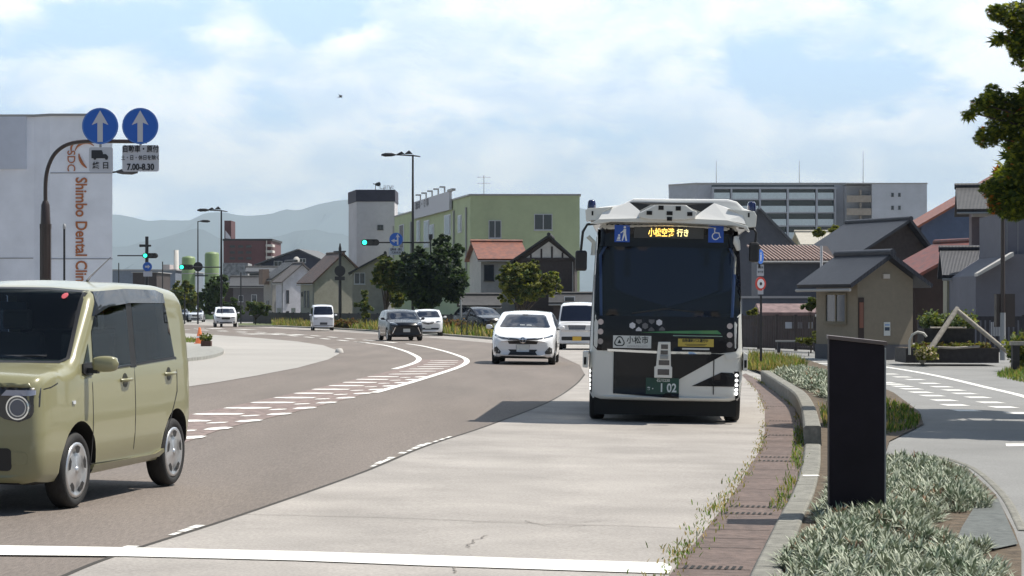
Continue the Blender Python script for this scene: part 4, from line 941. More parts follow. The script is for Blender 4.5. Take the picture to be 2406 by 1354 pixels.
vis = roofpart('visor', [(1378, 527), (1400, 516), (1500, 514), (1620, 516), (1700, 520), (1745, 534), (1752, 548), (1737, 538), (1700, 532), (1560, 526), (1430, 523), (1396, 528)], -.20, .12, m_bwhite, bev=.008)
for sx in (-1, 1):
    q0 = [(1369, 519), (1367, 494), (1372, 490), (1395, 489), (1432, 487), (1410, 500), (1397, 519)] if sx < 0 else [(1766, 536), (1768, 510), (1762, 499), (1735, 497), (1700, 493), (1722, 503), (1744, 538)]
    br = roofpart('corner_bracket', q0, -.10, .35, m_bwhite, bev=.008)
    xq, zq = B(1381, 483) if sx < 0 else B(1757, 489)
    MB().lathe([(.0005, .085), (.04, .08), (.055, .055), (.06, .0), (.06, -.05)], 16, 'Z', (xq, -BL/2+.1, zq)).build('lidar_dome', M('dome_navy', (.01, .015, .07), .1, coat=1), br)
    xq, zq = B(1384, 502) if sx < 0 else B(1749, 508)
    MB().box(xq-.012, xq+.012, -BL/2-.106, -BL/2-.09, zq-.03, zq+.03).build('sensor_slot', m_under, br)
# mirrors on arms
for sx, ap, bp_, sz in ((-1, [(1372, 528), (1362, 545), (1358, 590)], (1360, 613), (.15, .28)), (1, [(1762, 540), (1768, 550), (1766, 572)], (1764, 595), (.13, .27))):
    pts = [Vector((B(*p)[0], -BL/2-.05, B(*p)[1])) for p in ap]; pts.insert(0, Vector((sx*.97, -BL/2+.05, pts[0].z+.02)))
    ar = MB().tube(pts, .018, 8).build('mirror_arm', m_blackp, bus)
    x, z = B(*bp_); MB().box(x-sz[0]/2-.01, x+sz[0]/2, -BL/2-.14, -BL/2-.03, z-sz[1]/2, z+sz[1]/2).build('side_mirror', m_blackp, ar, bevel=.03)
MB().tube([Vector((B(*p)[0], -BL/2-.03, B(*p)[1])) for p in ((1374, 556), (1388, 570), (1386, 600))], .03, 8).build('camera_arm', M('pale_trim', (.55, .56, .5), .4), bus)
x, z = B(1720, 572)
mb = MB(); mb.tube([(x, -BL/2-.10, z+.08), (x+.01, -BL/2-.12, z), (x+.04, -BL/2-.08, z-.10)], [.03, .05, .03], 10); mb.build('kerb_mirror', m_bwhite, bus)
for y in (.95, BL-1.45):
    for sx in (-1, 1): wheel(bus, sx*(.95-.0), y-BL/2, .38, .21, sx, 'spoke')
# driver seen faintly behind the glass
def skin_person(name, label, joints, edges, radii, loc, rz, mat, cat='person'):
    me = bpy.data.meshes.new(name); me.from_pydata(joints, edges, []); o = bpy.data.objects.new(name, me); COL.objects.link(o)
    md = o.modifiers.new('skin', 'SKIN'); sk = me.skin_vertices[0].data if me.skin_vertices else None
    if sk is None:
        bm = bmesh.new(); bm.from_mesh(me); bm.verts.layers.skin.verify(); bm.to_mesh(me); bm.free(); sk = me.skin_vertices[0].data
    for i, r_ in enumerate(radii): sk[i].radius = (r_, r_); sk[i].use_root = (i == 0)
    sb = o.modifiers.new('sub', 'SUBSURF'); sb.levels = 2; sb.render_levels = 2
    dg = bpy.context.evaluated_depsgraph_get(); m2 = bpy.data.meshes.new_from_object(o.evaluated_get(dg)); o.modifiers.clear(); o.data = m2
    for p in m2.polygons: p.use_smooth = True
    m2.materials.clear(); m2.materials.append(mat); o.location = loc; o.rotation_euler = (0, 0, rz); return o
J = [(0, 0, 0), (0, .01, .22), (0, 0, .46), (0, -.01, .56), (0, -.02, .66), (0, -.02, .78), (-.19, 0, .48), (.19, 0, .48), (-.24, -.12, .26), (.24, -.12, .26), (-.17, -.36, .26), (.17, -.36, .26), (-.14, -.44, .30), (.14, -.44, .30), (-.10, -.02, -.04), (.10, -.02, -.04), (-.12, -.42, -.02), (.12, -.42, -.02), (-.12, -.44, -.42), (.12, -.44, -.42)]
E = [(0, 1), (1, 2), (2, 3), (3, 4), (4, 5), (2, 6), (2, 7), (6, 8), (7, 9), (8, 10), (9, 11), (10, 12), (11, 13), (0, 14), (0, 15), (14, 16), (15, 17), (16, 18), (17, 19)]
RR = [.16, .15, .15, .065, .085, .085, .075, .075, .05, .05, .038, .038, .03, .03, .10, .10, .07, .07, .05, .05]
wp = Matrix.Translation(bus.location) @ Matrix.Rotation(brz, 4, 'Z') @ Vector((-.50, -BL/2+.98, 1.12))
dv = skin_person('person', 'bus driver in a blue shirt and white face mask seated behind the windshield', J, E, RR, wp, brz, M('shirt_blue', (.05, .09, .30), .9))
tag(dv, 'bus driver in a blue shirt and white face mask seated behind the windshield', 'person')
mb = MB(); mb.lathe([(.0005, .125), (.06, .11), (.088, .05), (.092, 0), (.08, -.06), (.05, -.11), (.0005, -.125)], 20, 'Z', (0, -.02, .73)); hd = mb.build('head', M('skin', (.5, .32, .23), .6), dv)
mb = MB(); mb.lathe([(.0005, .14), (.07, .12), (.098, .06), (.10, .02), (.09, -.02)], 18, 'Z', (0, .0, .735)); mb.build('hair', M('hair', (.01, .01, .01), .7), dv)
mb = MB(); mb.add([(-.06, -.105, .73), (.06, -.105, .73), (.055, -.10, .645), (-.055, -.10, .645), (0, -.135, .715), (0, -.125, .65)], [(0, 4, 5, 3), (4, 1, 2, 5)]); mb.build('face_mask', m_sw, dv)
sw = MB(); sw.tube([(.19*math.cos(a), .05*math.sin(a), .19*math.sin(a)*.9) for a in [2*PI*k/24 for k in range(25)]], .014, 8)
o = sw.build('steering_wheel', m_blackp, bus, loc=(-.50, -BL/2+.62, 1.38))
mb = MB(); mb.box(-.24, .24, -.25, .22, 0, .12); mb.box(-.24, .24, .16, .28, .1, .62); mb.build('driver_seat', m_seat, bus, loc=(-.50, -BL/2+1.0, .92), bevel=.03)
# ---------------------------------------------------------------- buildings
m_win = M('window_glass', (.03, .04, .055), .06, spec=.8)
m_winf = M('window_frame', (.55, .56, .58), .4); m_wind = M('window_frame_dark', (.05, .05, .055), .4)
m_gut = M('eave_trim', (.30, .30, .30), .5)
def wcol(name, c, **k):
    return M(name, c, .85, var=k.get('var', .06), scale=k.get('scale', 3), var2=.08, scale2=.5, bump=.12, bscale=25)
def window(root, face, a, b, h, u, z, w, hh, frame, kind='slide', ax=0, depth=.06):
    """window on a face of a box house: frame mesh with the panes as a sub-part"""
    t = .055 if w > .5 else .04
    def tr(mb, u0, u1, d0, d1, z0, z1):
        if face == 'F': mb.box(u0, u1, d0, d1, z0, z1)
        elif face == 'L': mb.box(d0, d1, u0, u1, z0, z1)
        elif face == 'R': mb.box(a-d1, a-d0, u0, u1, z0, z1)
    f = MB(); tr(f, u, u+t, -depth, .02, z, z+hh); tr(f, u+w-t, u+w, -depth, .02, z, z+hh); tr(f, u+t, u+w-t, -depth, .02, z, z+t); tr(f, u+t, u+w-t, -depth, .02, z+hh-t, z+hh)
    tr(f, u-.04, u+w+.04, -depth-.03, -depth, z-.05, z)
    if kind == 'slide': tr(f, u+w/2-t/2, u+w/2+t/2, -depth+.01, .01, z+t, z+hh-t)
    o = f.build('window', frame, root)
    p = MB(); tr(p, u+t, u+w-t, -depth+.035, -.004, z+t, z+hh-t); p.build('pane', m_win, o); return o
def house(name, label, px, Y, rot, a, b, h, rise, wall, roof, gable='front', over=.45, th=.13, wins=(), group=None, cat='house', apex=.5, z0=-.1, foot=None, fframe=m_winf, ridge=True, gut=True, overf=None):
    r = R(rot); root = empty(name, (X(px, Y), Y, 0), r); tag(root, label, cat, group)
    mb = MB(); mb.box(0, a, 0, b, z0, h)
    ov = overf if overf is not None else over
    if gable == 'front':
        mb.prism([(0, h-.01), (a, h-.01), (a*apex, h+rise)], 0.002, b-.002)
        A = Vector((a*apex, 0, h+rise)); left, right = Vector((0, 0, h)), Vector((a, 0, h))
    else:
        mb.prism([(0, h-.01), (b, h-.01), (b*apex, h+rise)], 0.002, a-.002, plane='yz')
    mb.build('wall', wall, root)
    rf = MB()
    def slab(p0, p1, d, e0, e1):
        """roof slab from ridge p0 to eave p1 (2D along slope), extruded along d"""
        v = (p1-p0).normalized(); nrm = Vector((-v.y, v.x)) if abs(v.x) > 0 else Vector((0, 1))
        if nrm.y < 0: nrm = -nrm
        q = p1+v*over; poly = [tuple(p0+nrm*.005), tuple(q+nrm*.005), tuple(q+nrm*(th+.005)), tuple(p0+nrm*(th+.005)+Vector((0, .0)))]
        return poly
    if gable == 'front':
        R0 = Vector((a*apex, h+rise)); l = slab(R0, Vector((0, h)), None, 0, 0); q = slab(R0, Vector((a, h)), None, 0, 0)
        for n_, pl in enumerate((l, q)): rf.prism(pl, -ov-.003*n_, b+ov)
        ro = rf.build('roof', roof, root)
        if ridge: MB().tube([(a*apex, -ov-.05, h+rise+th+.03), (a*apex, b+ov+.05, h+rise+th+.03)], .13, 8).build('ridge_tiles', roof, ro)
        if gut: MB().tube([(-over*.97, -ov, h-over*rise/(a*apex)*.97-.03), (-over*.97, b+ov, h-over*rise/(a*apex)*.97-.03)], .05, 6).build('gutter_pipe', m_gut, ro)
    else:
        R0 = Vector((b*apex, h+rise)); l = slab(R0, Vector((0, h)), None, 0, 0); q = slab(R0, Vector((b, h)), None, 0, 0)
        for n_, pl in enumerate((l, q)): rf.prism(pl, -ov-.003*n_, a+ov, plane='yz')
        ro = rf.build('roof', roof, root)
        if ridge: MB().tube([(-ov-.05, b*apex, h+rise+th+.03), (a+ov+.05, b*apex, h+rise+th+.03)], .13, 8).build('ridge_tiles', roof, ro)
        if gut: MB().tube([(-ov, -over*.97, h-over*rise/(b*apex)*.97-.03), (a+ov, -over*.97, h-over*rise/(b*apex)*.97-.03)], .05, 6).build('gutter_pipe', m_gut, ro)
    if b > 3.5: MB().tube([(a-.12, -.05, h-.1), (a-.12, -.05, .1)], .035, 6).build('downpipe', m_gut, root)
    for w in wins: window(root, w[0], a, b, h, *w[1:5], w[6] if len(w) > 6 else fframe, w[5] if len(w) > 5 else 'slide')
    return root, ro
def hpx(py, Y): return Zp(py, Y)

# --- dental clinic, left
YC = 85.0; cw = 24; cxr = X(268, YC); ch = Zp(275, YC)
m_clin = wcol('clinic_panel', (.78, .81, .88), var=.02, scale=1)
cl = empty('dental_clinic', (cxr, YC, 0), R(0)); tag(cl, 'pale grey flat clinic building with tall orange vertical lettering at its right edge', 'building')
pts = [(-cw, 0), (-3.0, 0), (-2.35, -.35), (0, -.35), (X(266, 99)-cxr-.3, 14), (-cw, 14)]
mb = MB(); mb.prism(pts, -.1, ch, plane='xy'); wl = mb.build('wall', m_clin, cl)
zs = [Zp(p, YC) for p in (398, 408, 609)]
mb = MB(); mb.box(-2.33, .012, -.37, -.345, zs[1]-.012, zs[1]+.012); mb.box(-2.33, .012, -.37, -.345, zs[2]-.012, zs[2]+.012); mb.box(-cw, -3.05, -.02, .01, zs[2]+.02, zs[2]+.045); mb.build('panel_joint', M('joint_grey', (.18, .18, .2), .8), wl)
MB().box(-cw, -3.3, -.12, -.002, zs[0], ch-.0).build('fascia_band', wcol('clinic_band', (.55, .59, .68), var=.02), cl)
MB().prism([(-cw, -.08), (-3.0, -.08), (-2.35, -.43), (.06, -.43), (X(266, 99)-cxr-.25, 14.1), (-cw, 14.1)], ch, ch+.09, plane='xy').build('parapet_cap', m_gut, cl)
m_orange = M('letter_orange', (.42, .14, .05), .5)
ROT = Matrix.Rotation(R(90), 4, 'X') @ Matrix.Rotation(R(-90), 4, 'Z')
text_obj('vertical_lettering', 'Shimbo Dental Clinic', .60, m_orange, cl, T(-cxr+X(194, YC), -.37, Zp(551, YC)) @ ROT, extrude=.015, bold=.010, xs=.83)
text_obj('vertical_lettering', 'SDC', .42, m_orange, cl, T(-cxr+X(171, YC), -.37, Zp(380, YC)) @ ROT, extrude=.015)
mb = MB()
def arcp(cx, cz, r, a0, a1, w): 
    ps = [(cx+r*math.cos(R(a)), -.37, cz+r*math.sin(R(a))) for a in range(a0, a1+1, 8)]; n = len(ps); mb.tube(ps, [w*math.sin(PI*(i+.6)/(n+.2))+.006 for i in range(n)], 6)
ox, oz = -cxr+X(205, YC), Zp(362, YC)
arcp(ox+.02, oz-.02, .42, 45, 170, .045); arcp(ox+.50, oz+.05, .75, 185, 235, .055); arcp(ox-.22, oz+.15, .32, 95, 200, .035)
mb.build('swirl_logo', m_orange, cl)

# --- white tower-like building with dark cap, green building, its sign parapet
YT = 212
m_wt = wcol('tower_wall', (.50, .49, .52), var=.03)
tw = X(927, YT)-X(838, YT); r = empty('white_tower_building', (X(838, YT), YT, 0), 0); tag(r, 'tall narrow pale building with a dark band round its top, left of the green building', 'building')
ht = Zp(446, YT); hb = Zp(474, YT)
def skewbox(mb, z0, z1, e=0.0, back=6): mb.prism([(-.0-e, -e), (tw+e, -e), (tw+e, back), (X(809, YT)-X(838, YT)-e, 5.5), ], z0, z1, plane='xy')
mb = MB(); skewbox(mb, -.1, hb); mb.build('wall', m_wt, r)
mb = MB(); skewbox(mb, hb, ht, .06); mb.build('cap_band', wcol('cap_navy', (.045, .045, .07)), r)
window(r, 'F', tw, 5, ht, X(887, YT)-X(838, YT), Zp(540, YT), .55, .45, m_wind)
r2 = empty('rooftop_sign', (X(890, YT), YT+1.5, ht), 0); tag(r2, 'dark whale shaped sign with pale script letters standing on the tower roof', 'sign')
mb = MB(); mb.prism([(a*.031, b*.031) for a, b in [(-18, 8), (-12, 6), (-6, 9), (2, 12), (6, 8), (6, 2), (0, -2), (-8, 0), (-12, 4), (-16, 4)]], -.05, .05); mb.build('whale_shape', M('sign_dark', (.04, .05, .05), .6), r2, loc=(-.1, 0, .45))
text_obj('script_lettering', 'Lane', .75, M('sign_pale', (.55, .6, .6), .5), r2, T(.65, 0, .38) @ FRONT, extrude=.02); mb = MB(); mb.tube([(-.4, 0, 0), (-.4, 0, .5)], .03); mb.tube([(.4, 0, 0), (.4, 0, .3)], .03); mb.tube([(1, 0, 0), (1, 0, .3)], .03); mb.build('post', m_blackp, r2)
YG = 166; m_green = wcol('green_wall', (.45, .51, .31), var=.02)
ga = X(1362, YG)-X(1105, YG); gh = Zp(460, YG)
g = empty('green_building', (X(1105, YG), YG, 0), 0); tag(g, 'large flat roofed pale green building with white framed windows', 'building')
lx, ly = X(927, 206)-X(1105, YG), 206-YG+.0
mb = MB(); mb.prism([(0, 0), (ga, 0), (ga, 30), (lx, ly)], -.1, gh, plane='xy'); mb.build('wall', m_green, g)
mb = MB(); mb.prism([(-.1, -.1), (ga+.1, -.1), (ga+.1, 30.1), (lx-.1, ly+.1)], gh, gh+.12, plane='xy'); mb.build('parapet_cap', m_gut, g)
for p0, p1, q0, q1 in ((1148, 1178, 518, 560), (1255, 1298, 503, 541)):
    window(g, 'F', ga, 20, gh, X(p0, YG)-X(1105, YG), Zp(q1, YG), X(p1, YG)-X(p0, YG), Zp(q0, YG)-Zp(q1, YG), m_winf)
ang = math.atan2(ly, lx); sd_l = math.hypot(lx, ly)
side = empty('side_wing', (0, 0, 0), ang+PI); side.parent = g; side.rotation_euler = (0, 0, ang-PI)
def on_side(px):  # distance along the receding wall for a photo column
    k = (px-CX)/F; gx = X(1105, YG); t = (k*YG-gx)/(lx-k*ly); return t*sd_l
def side_part(nm, px0, px1, z0, z1, d, mat, par=g):
    s0, s1 = sorted((on_side(px0), on_side(px1))); mb = MB(); m = Matrix.Rotation(ang, 4, 'Z'); mb.box(s0, s1, .0, d, z0, z1, 0, m); return mb.build(nm, mat, par)
side.name = 'side_wing'; bpy.data.objects.remove(side)
Yl = lambda px: YG+on_side(px)/sd_l*ly
for p0, p1, q0, q1 in ((940, 948, 530, 590), (981, 986, 520, 566), (998, 1008, 520, 580), (1010, 1019, 530, 560), (1046, 1058, 507, 552), (1078, 1084, 508, 545)):
    Ym = Yl((p0+p1)/2); z0, z1 = Zp(q1, Ym), Zp(q0, Ym)
    o = side_part('window', p0-1.5, p1+1.5, z0-.08, z1+.08, .05, m_winf); side_part('pane', p0, p1, z0, z1, .07, m_win, o)
for p in (925, 966, 1067, 1096): side_part('downpipe', p, p+1.5, 3, gh-.8, .12, m_gut)
# raised sign wall
s = empty('sign_parapet', (X(1105, YG), YG, 0), 0); tag(s, 'white sign wall with dark characters and small lamps raised on the green building', 'sign')
s0, s1 = on_side(1064), on_side(975); mrot = Matrix.Rotation(ang, 4, 'Z')
zb_, zt_ = Zp(493, Yl(1064)), Zp(449, Yl(1064))
MB().box(s0, s1, .08, .28, zb_, zt_, 0, mrot).build('sign_board', M('sign_grey_white', (.52, .52, .56), .6), s)
MB().box(s0-1.6, s0+.6, .05, .35, zt_-.05, zt_+.12, 0, mrot).build('cap_beam', m_gut, s)
for k in range(5):
    mb = MB(); sp_ = s0+3+k*(s1-s0-4)/5; mb.box(sp_, sp_+.12, .1, .2, zt_, zt_+.42, 0, mrot); mb.box(sp_-.02, sp_+.14, .1, .55, zt_+.40, zt_+.52, 0, mrot); mb.build('sign_lamp', m_gut, s)
tm = Matrix.Rotation(ang, 4, 'Z') @ T((on_side(978)+on_side(1022))/2, .30, Zp(481, Yl(1000))) @ Matrix.Rotation(PI, 4, 'Z') @ FRONT
text_obj('lettering', '珈琲・食事', .72, M('sign_char', (.10, .10, .12), .6), s, tm, bold=.01, xs=2.1)
# aerial
def aerial(px, Y, zb, top, label, w=1.0, name='roof_aerial'):
    o = empty(name, (X(px, Y), Y, zb), 0); tag(o, label, 'aerial'); h = Zp(top, Y)-zb
    MB().tube([(0, 0, -.6), (0, 0, h)], .025, 5).build('mast', m_gut, o)
    mb = MB()
    for i, z in enumerate((h-.15, h-.6)):
        mb.tube([(-w*.5, -.1, z), (w*.5, .1, z)], .014, 5)
        for k in range(5): mb.tube([(-w*.4+k*w*.2, -.22, z-.03), (-w*.4+k*w*.2, .22, z+.03)], .01, 4)
    mb.build('antenna_rods', m_gut, o); return o
aerial(1137, YG+3, gh, 412, 'television aerial with crossed rods on the roof of the green building')

# --- half-timbered house below the green building
YH2 = 150; tile_red = tile_mat('tile_red', (.24, .075, .04), (.14, .05, .035)); tile_dark = tile_mat('tile_dark', (.022, .023, .027), (.038, .038, .042)); tile_navy = tile_mat('tile_navy', (.010, .013, .025), (.018, .021, .034)); tile_brown = tile_mat('tile_brown', (.10, .05, .035), (.05, .035, .03))
m_dwall = wcol('dark_boards', (.045, .035, .035), var=.12, scale=6); m_plaster = wcol('plaster', (.52, .50, .47)); m_beige = wcol('beige_wall', (.33, .31, .26)); m_grey = wcol('grey_wall', (.23, .23, .24)); m_greyb = wcol('bluegrey_wall', (.085, .092, .115)); m_mauve = wcol('mauve_wall', (.15, .115, .12))
hw = X(1345, YH2)-X(1205, YH2)
hh_, ro = house('half_timber_house', 'house with a white half timbered gable and dark walls below the green building', 1210, YH2, -3, hw, 7.5, Zp(612, YH2), Zp(557, YH2)-Zp(612, YH2), m_dwall, tile_dark, over=.35, overf=.4, cat='house', apex=.57)
gz0 = Zp(606, YH2)
mb = MB(); mb.prism([(.75, gz0), (hw-.35, gz0), (hw*.57, Zp(568, YH2))], -.03, -.002); mb.build('gable_plaster', m_plaster, hh_)
mb = MB(); mb.box(.1, hw-.05, -.10, -.035, gz0-.18, gz0); 
for k in range(4): mb.box(1.0+k*.7, 1.12+k*.7, -.07, -.035, gz0, gz0+(.22, .6, .75, .35)[k])
mb.build('timber_beam', m_dwall, hh_)
hr, _ = house('red_roof_house', 'pale walled house with an orange red tiled roof, left of the half timbered gable', 1130, 155, 10, 3.0, 5, Zp(606, 155), 1.05, m_plaster, tile_red, gable='side', over=.5, overf=.3, wins=[('F', .2, Zp(660, 155), .7, 1.1, 'one', m_wind)])
house('dark_porch', 'low dark tiled porch roof in front of the white and green walls', 1090, 148, 4, 2.1, 2.0, Zp(716, 148), .5, m_dwall, tile_dark, gable='side', over=.35, wins=[('F', .5, .9, .4, .8, 'one')], cat='porch')
house('dark_annex', 'dark low annex with a small pale window, behind the round yellow green tree', 1300, 146, -2, 3.4, 3, Zp(712, 146), .45, m_dwall, tile_dark, gable='side', over=.3, wins=[('F', .7, Zp(722, 146), .7, .7, 'one')], cat='shed')
house('beige_cottage', 'beige house with a grey sloping roof under the left edge of the dark tree', 828, 186, 3, 2.9, 4, Zp(640, 186), 1.45, m_beige, tile_dark, over=.35, apex=.93, wins=[('F', .15, Zp(668, 186), .9, .95)])

# --- row of houses on the left, further away
house('dark_gable_house', 'wide dark blue grey house with a low pitched roof behind the row of houses', 612, 262, -8, X(778, 262)-X(612, 262), 9, Zp(620, 262), Zp(588, 262)-Zp(620, 262), wcol('navy_wall', (.055, .06, .09)), wcol('roof_grey', (.13, .135, .145)), over=.6, wins=[('F', 1.6, Zp(640, 262), 1.0, 1.3), ('F', 4.6, Zp(618, 262), .8, .5)], apex=.56, ridge=False)
dish = empty('satellite_dish', (X(698, 258), 258, Zp(612, 258)), 0); tag(dish, 'white satellite dish on the dark blue grey house', 'dish')
MB().lathe([(.0005, 0), (.28, .05), (.42, .14), (.43, .15), (.28, .07), (.0005, .02)], 20, 'Y').build('dish_bowl', m_plaster, dish, rz=R(35)); MB().tube([(0, 0, 0), (0, .8, -.3)], .04).build('bracket', m_blackp, dish)
hl = [('grey_corner_house', 'grey two storey house with a wooden box balcony at the left end of the row', 640, 240, -62, 2.5, 5.3, 616, 655, wcol('wall_a', (.27, .26, .24)), tile_dark, [('F', .9, 1.3, .6, 1.0, 'one', m_wind), ('R', .4, 1.2, .6, 1.2, 'one', m_wind)]),
      ('white_front_house', 'narrow white fronted house with one tall slim window in the row', 665, 226, -62, 1.9, 4.1, 622, 661, wcol('wall_b', (.50, .50, .55)), wcol('roof_b', (.12, .11, .11)), [('R', .35, 2.0, .28, 1.3, 'one', m_wind), ('R', .35, .4, .3, .8, 'one', m_wind)]),
      ('brown_eave_house', 'beige house with a long brown sloping roof and a broad plain end wall', 738, 206, -62, 3.2, 5.6, 598, 662, wcol('wall_c', (.36, .345, .29)), tile_brown, [('F', .9, 1.6, .35, 1.5, 'one', m_wind), ('F', 1.7, 1.6, .35, 1.5, 'one', m_wind), ('F', .3, 2.6, .25, .4, 'one', m_wind)])]
for nm, lb, px, Y, rot, a, b, top, eave, w, rf_, wins in hl:
    cx0 = X(px, Y)-a*math.cos(R(rot)); cy0 = Y-a*math.sin(R(rot)); house(nm, lb, CX+cx0*F/cy0, cy0, rot, a, b, Zp(eave, Y), Zp(top, Y)-Zp(eave, Y), w, rf_, gable='side', over=.3, overf=.3, wins=wins, group='row of houses left of the white tower')
bb = MB().box(0, 1.1, -.75, 0, Zp(668, 238), Zp(632, 238)); o = bb.build('box_balcony', wcol('balcony_wood', (.16, .12, .10)), None, loc=(X(633, 195.6), 195.6, 0), rz=R(30)); o.parent = bpy.data.objects['grey_corner_house']; o.location = (.5, 0, 0); o.rotation_euler = (0, 0, 0)
YB = 330; m_apt = wcol('apt_brown', (.115, .055, .06)); a_ = X(637, YB)-X(525, YB)
ap = empty('brown_apartment_block', (X(525, YB), YB, 0), 0); tag(ap, 'dark red brown apartment block with a tall stair tower and white end balconies', 'building')
MB().box(0, a_, 0, 14, -.1, Zp(566, YB)).build('wall', m_apt, ap); MB().box(-.1, a_+.2, -.1, 14.1, Zp(566, YB), Zp(563, YB)+.1).build('parapet_cap', M('cap_dark', (.03, .03, .035), .7), ap)
MB().box(0, X(541, YB)-X(525, YB), 1, 6, Zp(566, YB), Zp(518, YB)).build('stair_tower', m_apt, ap)
mb = MB()
for k in range(3): z = Zp(580+k*14, YB); mb.box(a_-.75, a_+.25, -.35, 3, z, z+.35)
mb.box(a_-.7, a_-.6, -.3, 0, Zp(612, YB), Zp(566, YB)); mb.build('end_balcony', m_plaster, ap)
sl_ = wcol('slope_white', (.5, .5, .55)); MB().prism([(.3, Zp(560, YB)), (.3, Zp(542, YB)), (1.0, Zp(556, YB)), (1.1, Zp(562, YB))], -.05, 0).build('pale_panel', sl_, ap)
for i in range(3):
    for j in range(3): window(ap, 'F', a_, 14, 10, .9+i*1.2, Zp(582+j*14, YB), .8, .35, m_wind, 'one')
st = empty('patterned_block', (X(524, 275), 275, 0), R(3)); tag(st, 'grey block faced with a mottled stone pattern, under the brown apartment block', 'building')
mst = M('stone_pattern', (.24, .25, .26), .9, var=.38, scale=2.6, bump=.4); MB().box(0, X(582, 275)-X(524, 275), 0, 8, Zp(662, 275), Zp(618, 275)).build('upper_wall', mst, st); MB().box(.2, 3.6, .1, 8, -.1, Zp(662, 275)).build('lower_wall', m_dwall, st)
MB().box(-.2, 3.9, -.8, 8, Zp(664, 275), Zp(660, 275)).build('canopy', m_gut, st)
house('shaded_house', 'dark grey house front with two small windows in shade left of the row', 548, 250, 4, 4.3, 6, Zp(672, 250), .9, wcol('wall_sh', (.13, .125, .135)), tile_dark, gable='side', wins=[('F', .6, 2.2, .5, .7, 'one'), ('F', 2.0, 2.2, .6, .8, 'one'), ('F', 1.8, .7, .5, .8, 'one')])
house('grey_middle_house', 'grey house with a pale wall panel between the shaded house and the row', 586, 254, 6, 2.9, 7, Zp(640, 254), .5, wcol('wall_m', (.20, .21, .22)), tile_dark, gable='side', wins=[('F', .7, 1.3, .5, .9, 'one', m_wind)])

# --- distant things left: low halls, green tanks, chimney
hall = empty('low_hall', (X(250, 330), 330, 0), 0); tag(hall, 'long low pale blue hall far behind the clinic', 'building'); MB().box(0, X(412, 330)-X(250, 330), 0, 30, -.1, Zp(636, 330)).build('wall', wcol('hall_blue', (.16, .19, .24)), hall); MB().box(-.2, 10.3, -.2, 30, Zp(636, 330), Zp(634, 330)+.05).build('roof', m_gut, hall)
dk = empty('dark_hall', (X(312, 300), 300, 0), 0); tag(dk, 'dark brown shed in front of the low pale blue hall', 'shed'); MB().box(0, X(368, 300)-X(312, 300), 0, 12, -.1, Zp(641, 300)).build('wall', m_dwall, dk); MB().box(-.2, 3.4, -.2, 12, Zp(641, 300), Zp(639, 300)).build('roof', m_gut, dk)
m_tank = M('tank_green', (.20, .28, .13), .5, var=.05)
for i, (p0, p1, top) in enumerate(((427, 459, 604), (481, 515, 594))):
    t = empty('storage_tank', (X((p0+p1)/2, 300), 300, 0)); tag(t, ('shorter of the two green tanks, left of the first lamp post', 'taller of the two green tanks, just left of the lamp post with the long arm')[i], 'tank', 'green tanks in the distance')
    rr = (X(p1, 300)-X(p0, 300))/2; zt = Zp(top, 300)
    MB().lathe([(rr, -.1), (rr, zt-.25), (rr*.9, zt), (.0005, zt+.15)], 28).build('shell', m_tank, t); mb = MB(); [mb.lathe([(rr+.02, z), (rr+.04, z+.06), (rr+.02, z+.12)], 28) for z in (2, 4, 6)]; mb.build('hoop', m_gut, t)
c = empty('factory_chimney', (X(414, 900), 900, 0)); tag(c, 'slim white chimney in the haze beyond the traffic lights', 'chimney'); MB().lathe([(1.2, 0), (.95, Zp(588, 900)), (.0005, Zp(588, 900))], 16).build('stack', m_plaster, c)
f = empty('far_factory', (X(365, 950), 950, 0)); tag(f, 'low pale factory roofs in the haze around the white chimney', 'building'); mb = MB(); mb.box(0, 14, 0, 20, 0, Zp(634, 950)); mb.box(3, 6, 0, 15, 0, Zp(622, 950)); mb.build('wall', wcol('far_pink', (.40, .35, .34)), f)

# --- right side: grey apartment block with balconies
YA = 370
ab = empty('grey_apartment_block', (X(1635, YA), YA, 0), 0); tag(ab, 'long grey apartment block with white balcony rows on the skyline behind the bus', 'building')
m_ag = wcol('apt_grey', (.35, .37, .42), var=.03); m_ag2 = wcol('apt_grey_dark', (.27, .28, .31), var=.03); w1 = X(1992, YA)-X(1635, YA); zt = Zp(434, YA); fl = 2.75
MB().prism([(X(1578, YA)-X(1635, YA), 5), (0, 0), (w1, 0), (w1, 12), (-3.5, 14)], -.1, zt, plane='xy').build('wall', m_ag, ab); mb = MB(); mb.prism([(X(1577, YA)-X(1635, YA)-.1, 5.1), (0, -.2), (w1+.1, -.2), (w1+.1, 12), (-3.5, 14)], zt, zt+.3, plane='xy'); mb.build('parapet_cap', m_gut, ab)
bx0, bx1 = X(1672, YA)-X(1635, YA), X(1960, YA)-X(1635, YA); m_balc = M('balcony_panel', (.50, .58, .62), .35, var=.05, scale=3)
bays = [1672, 1715, 1782, 1847, 1915, 1958]
for k in range(5):
    zf = Zp(466+k*31, YA)
    if zf < 1: break
    MB().box(bx0, bx1, -.06, -.02, zf+.9, zf+2.15).build('window_band', m_win, ab)
    for i in range(len(bays)-1):
        a0, a1 = X(bays[i]+4, YA)-X(1635, YA), X(bays[i+1]-2, YA)-X(1635, YA)
        MB().box(a0, a1, -1.25, -1.15, zf-.15, zf+.85).build('balcony_rail', m_balc, ab)
    MB().box(bx0, bx1, -1.2, 0, zf-.35, zf-.16).build('balcony_floor', m_ag, ab)
mb = MB()
for p in bays: q = X(p, YA)-X(1635, YA); mb.box(q, q+.28, -1.3, 0, -.1, zt-.8)
mb.box(bx0, bx1+.3, -1.3, 0, zt-.8, zt-.45); mb.build('balcony_divider', m_ag, ab)
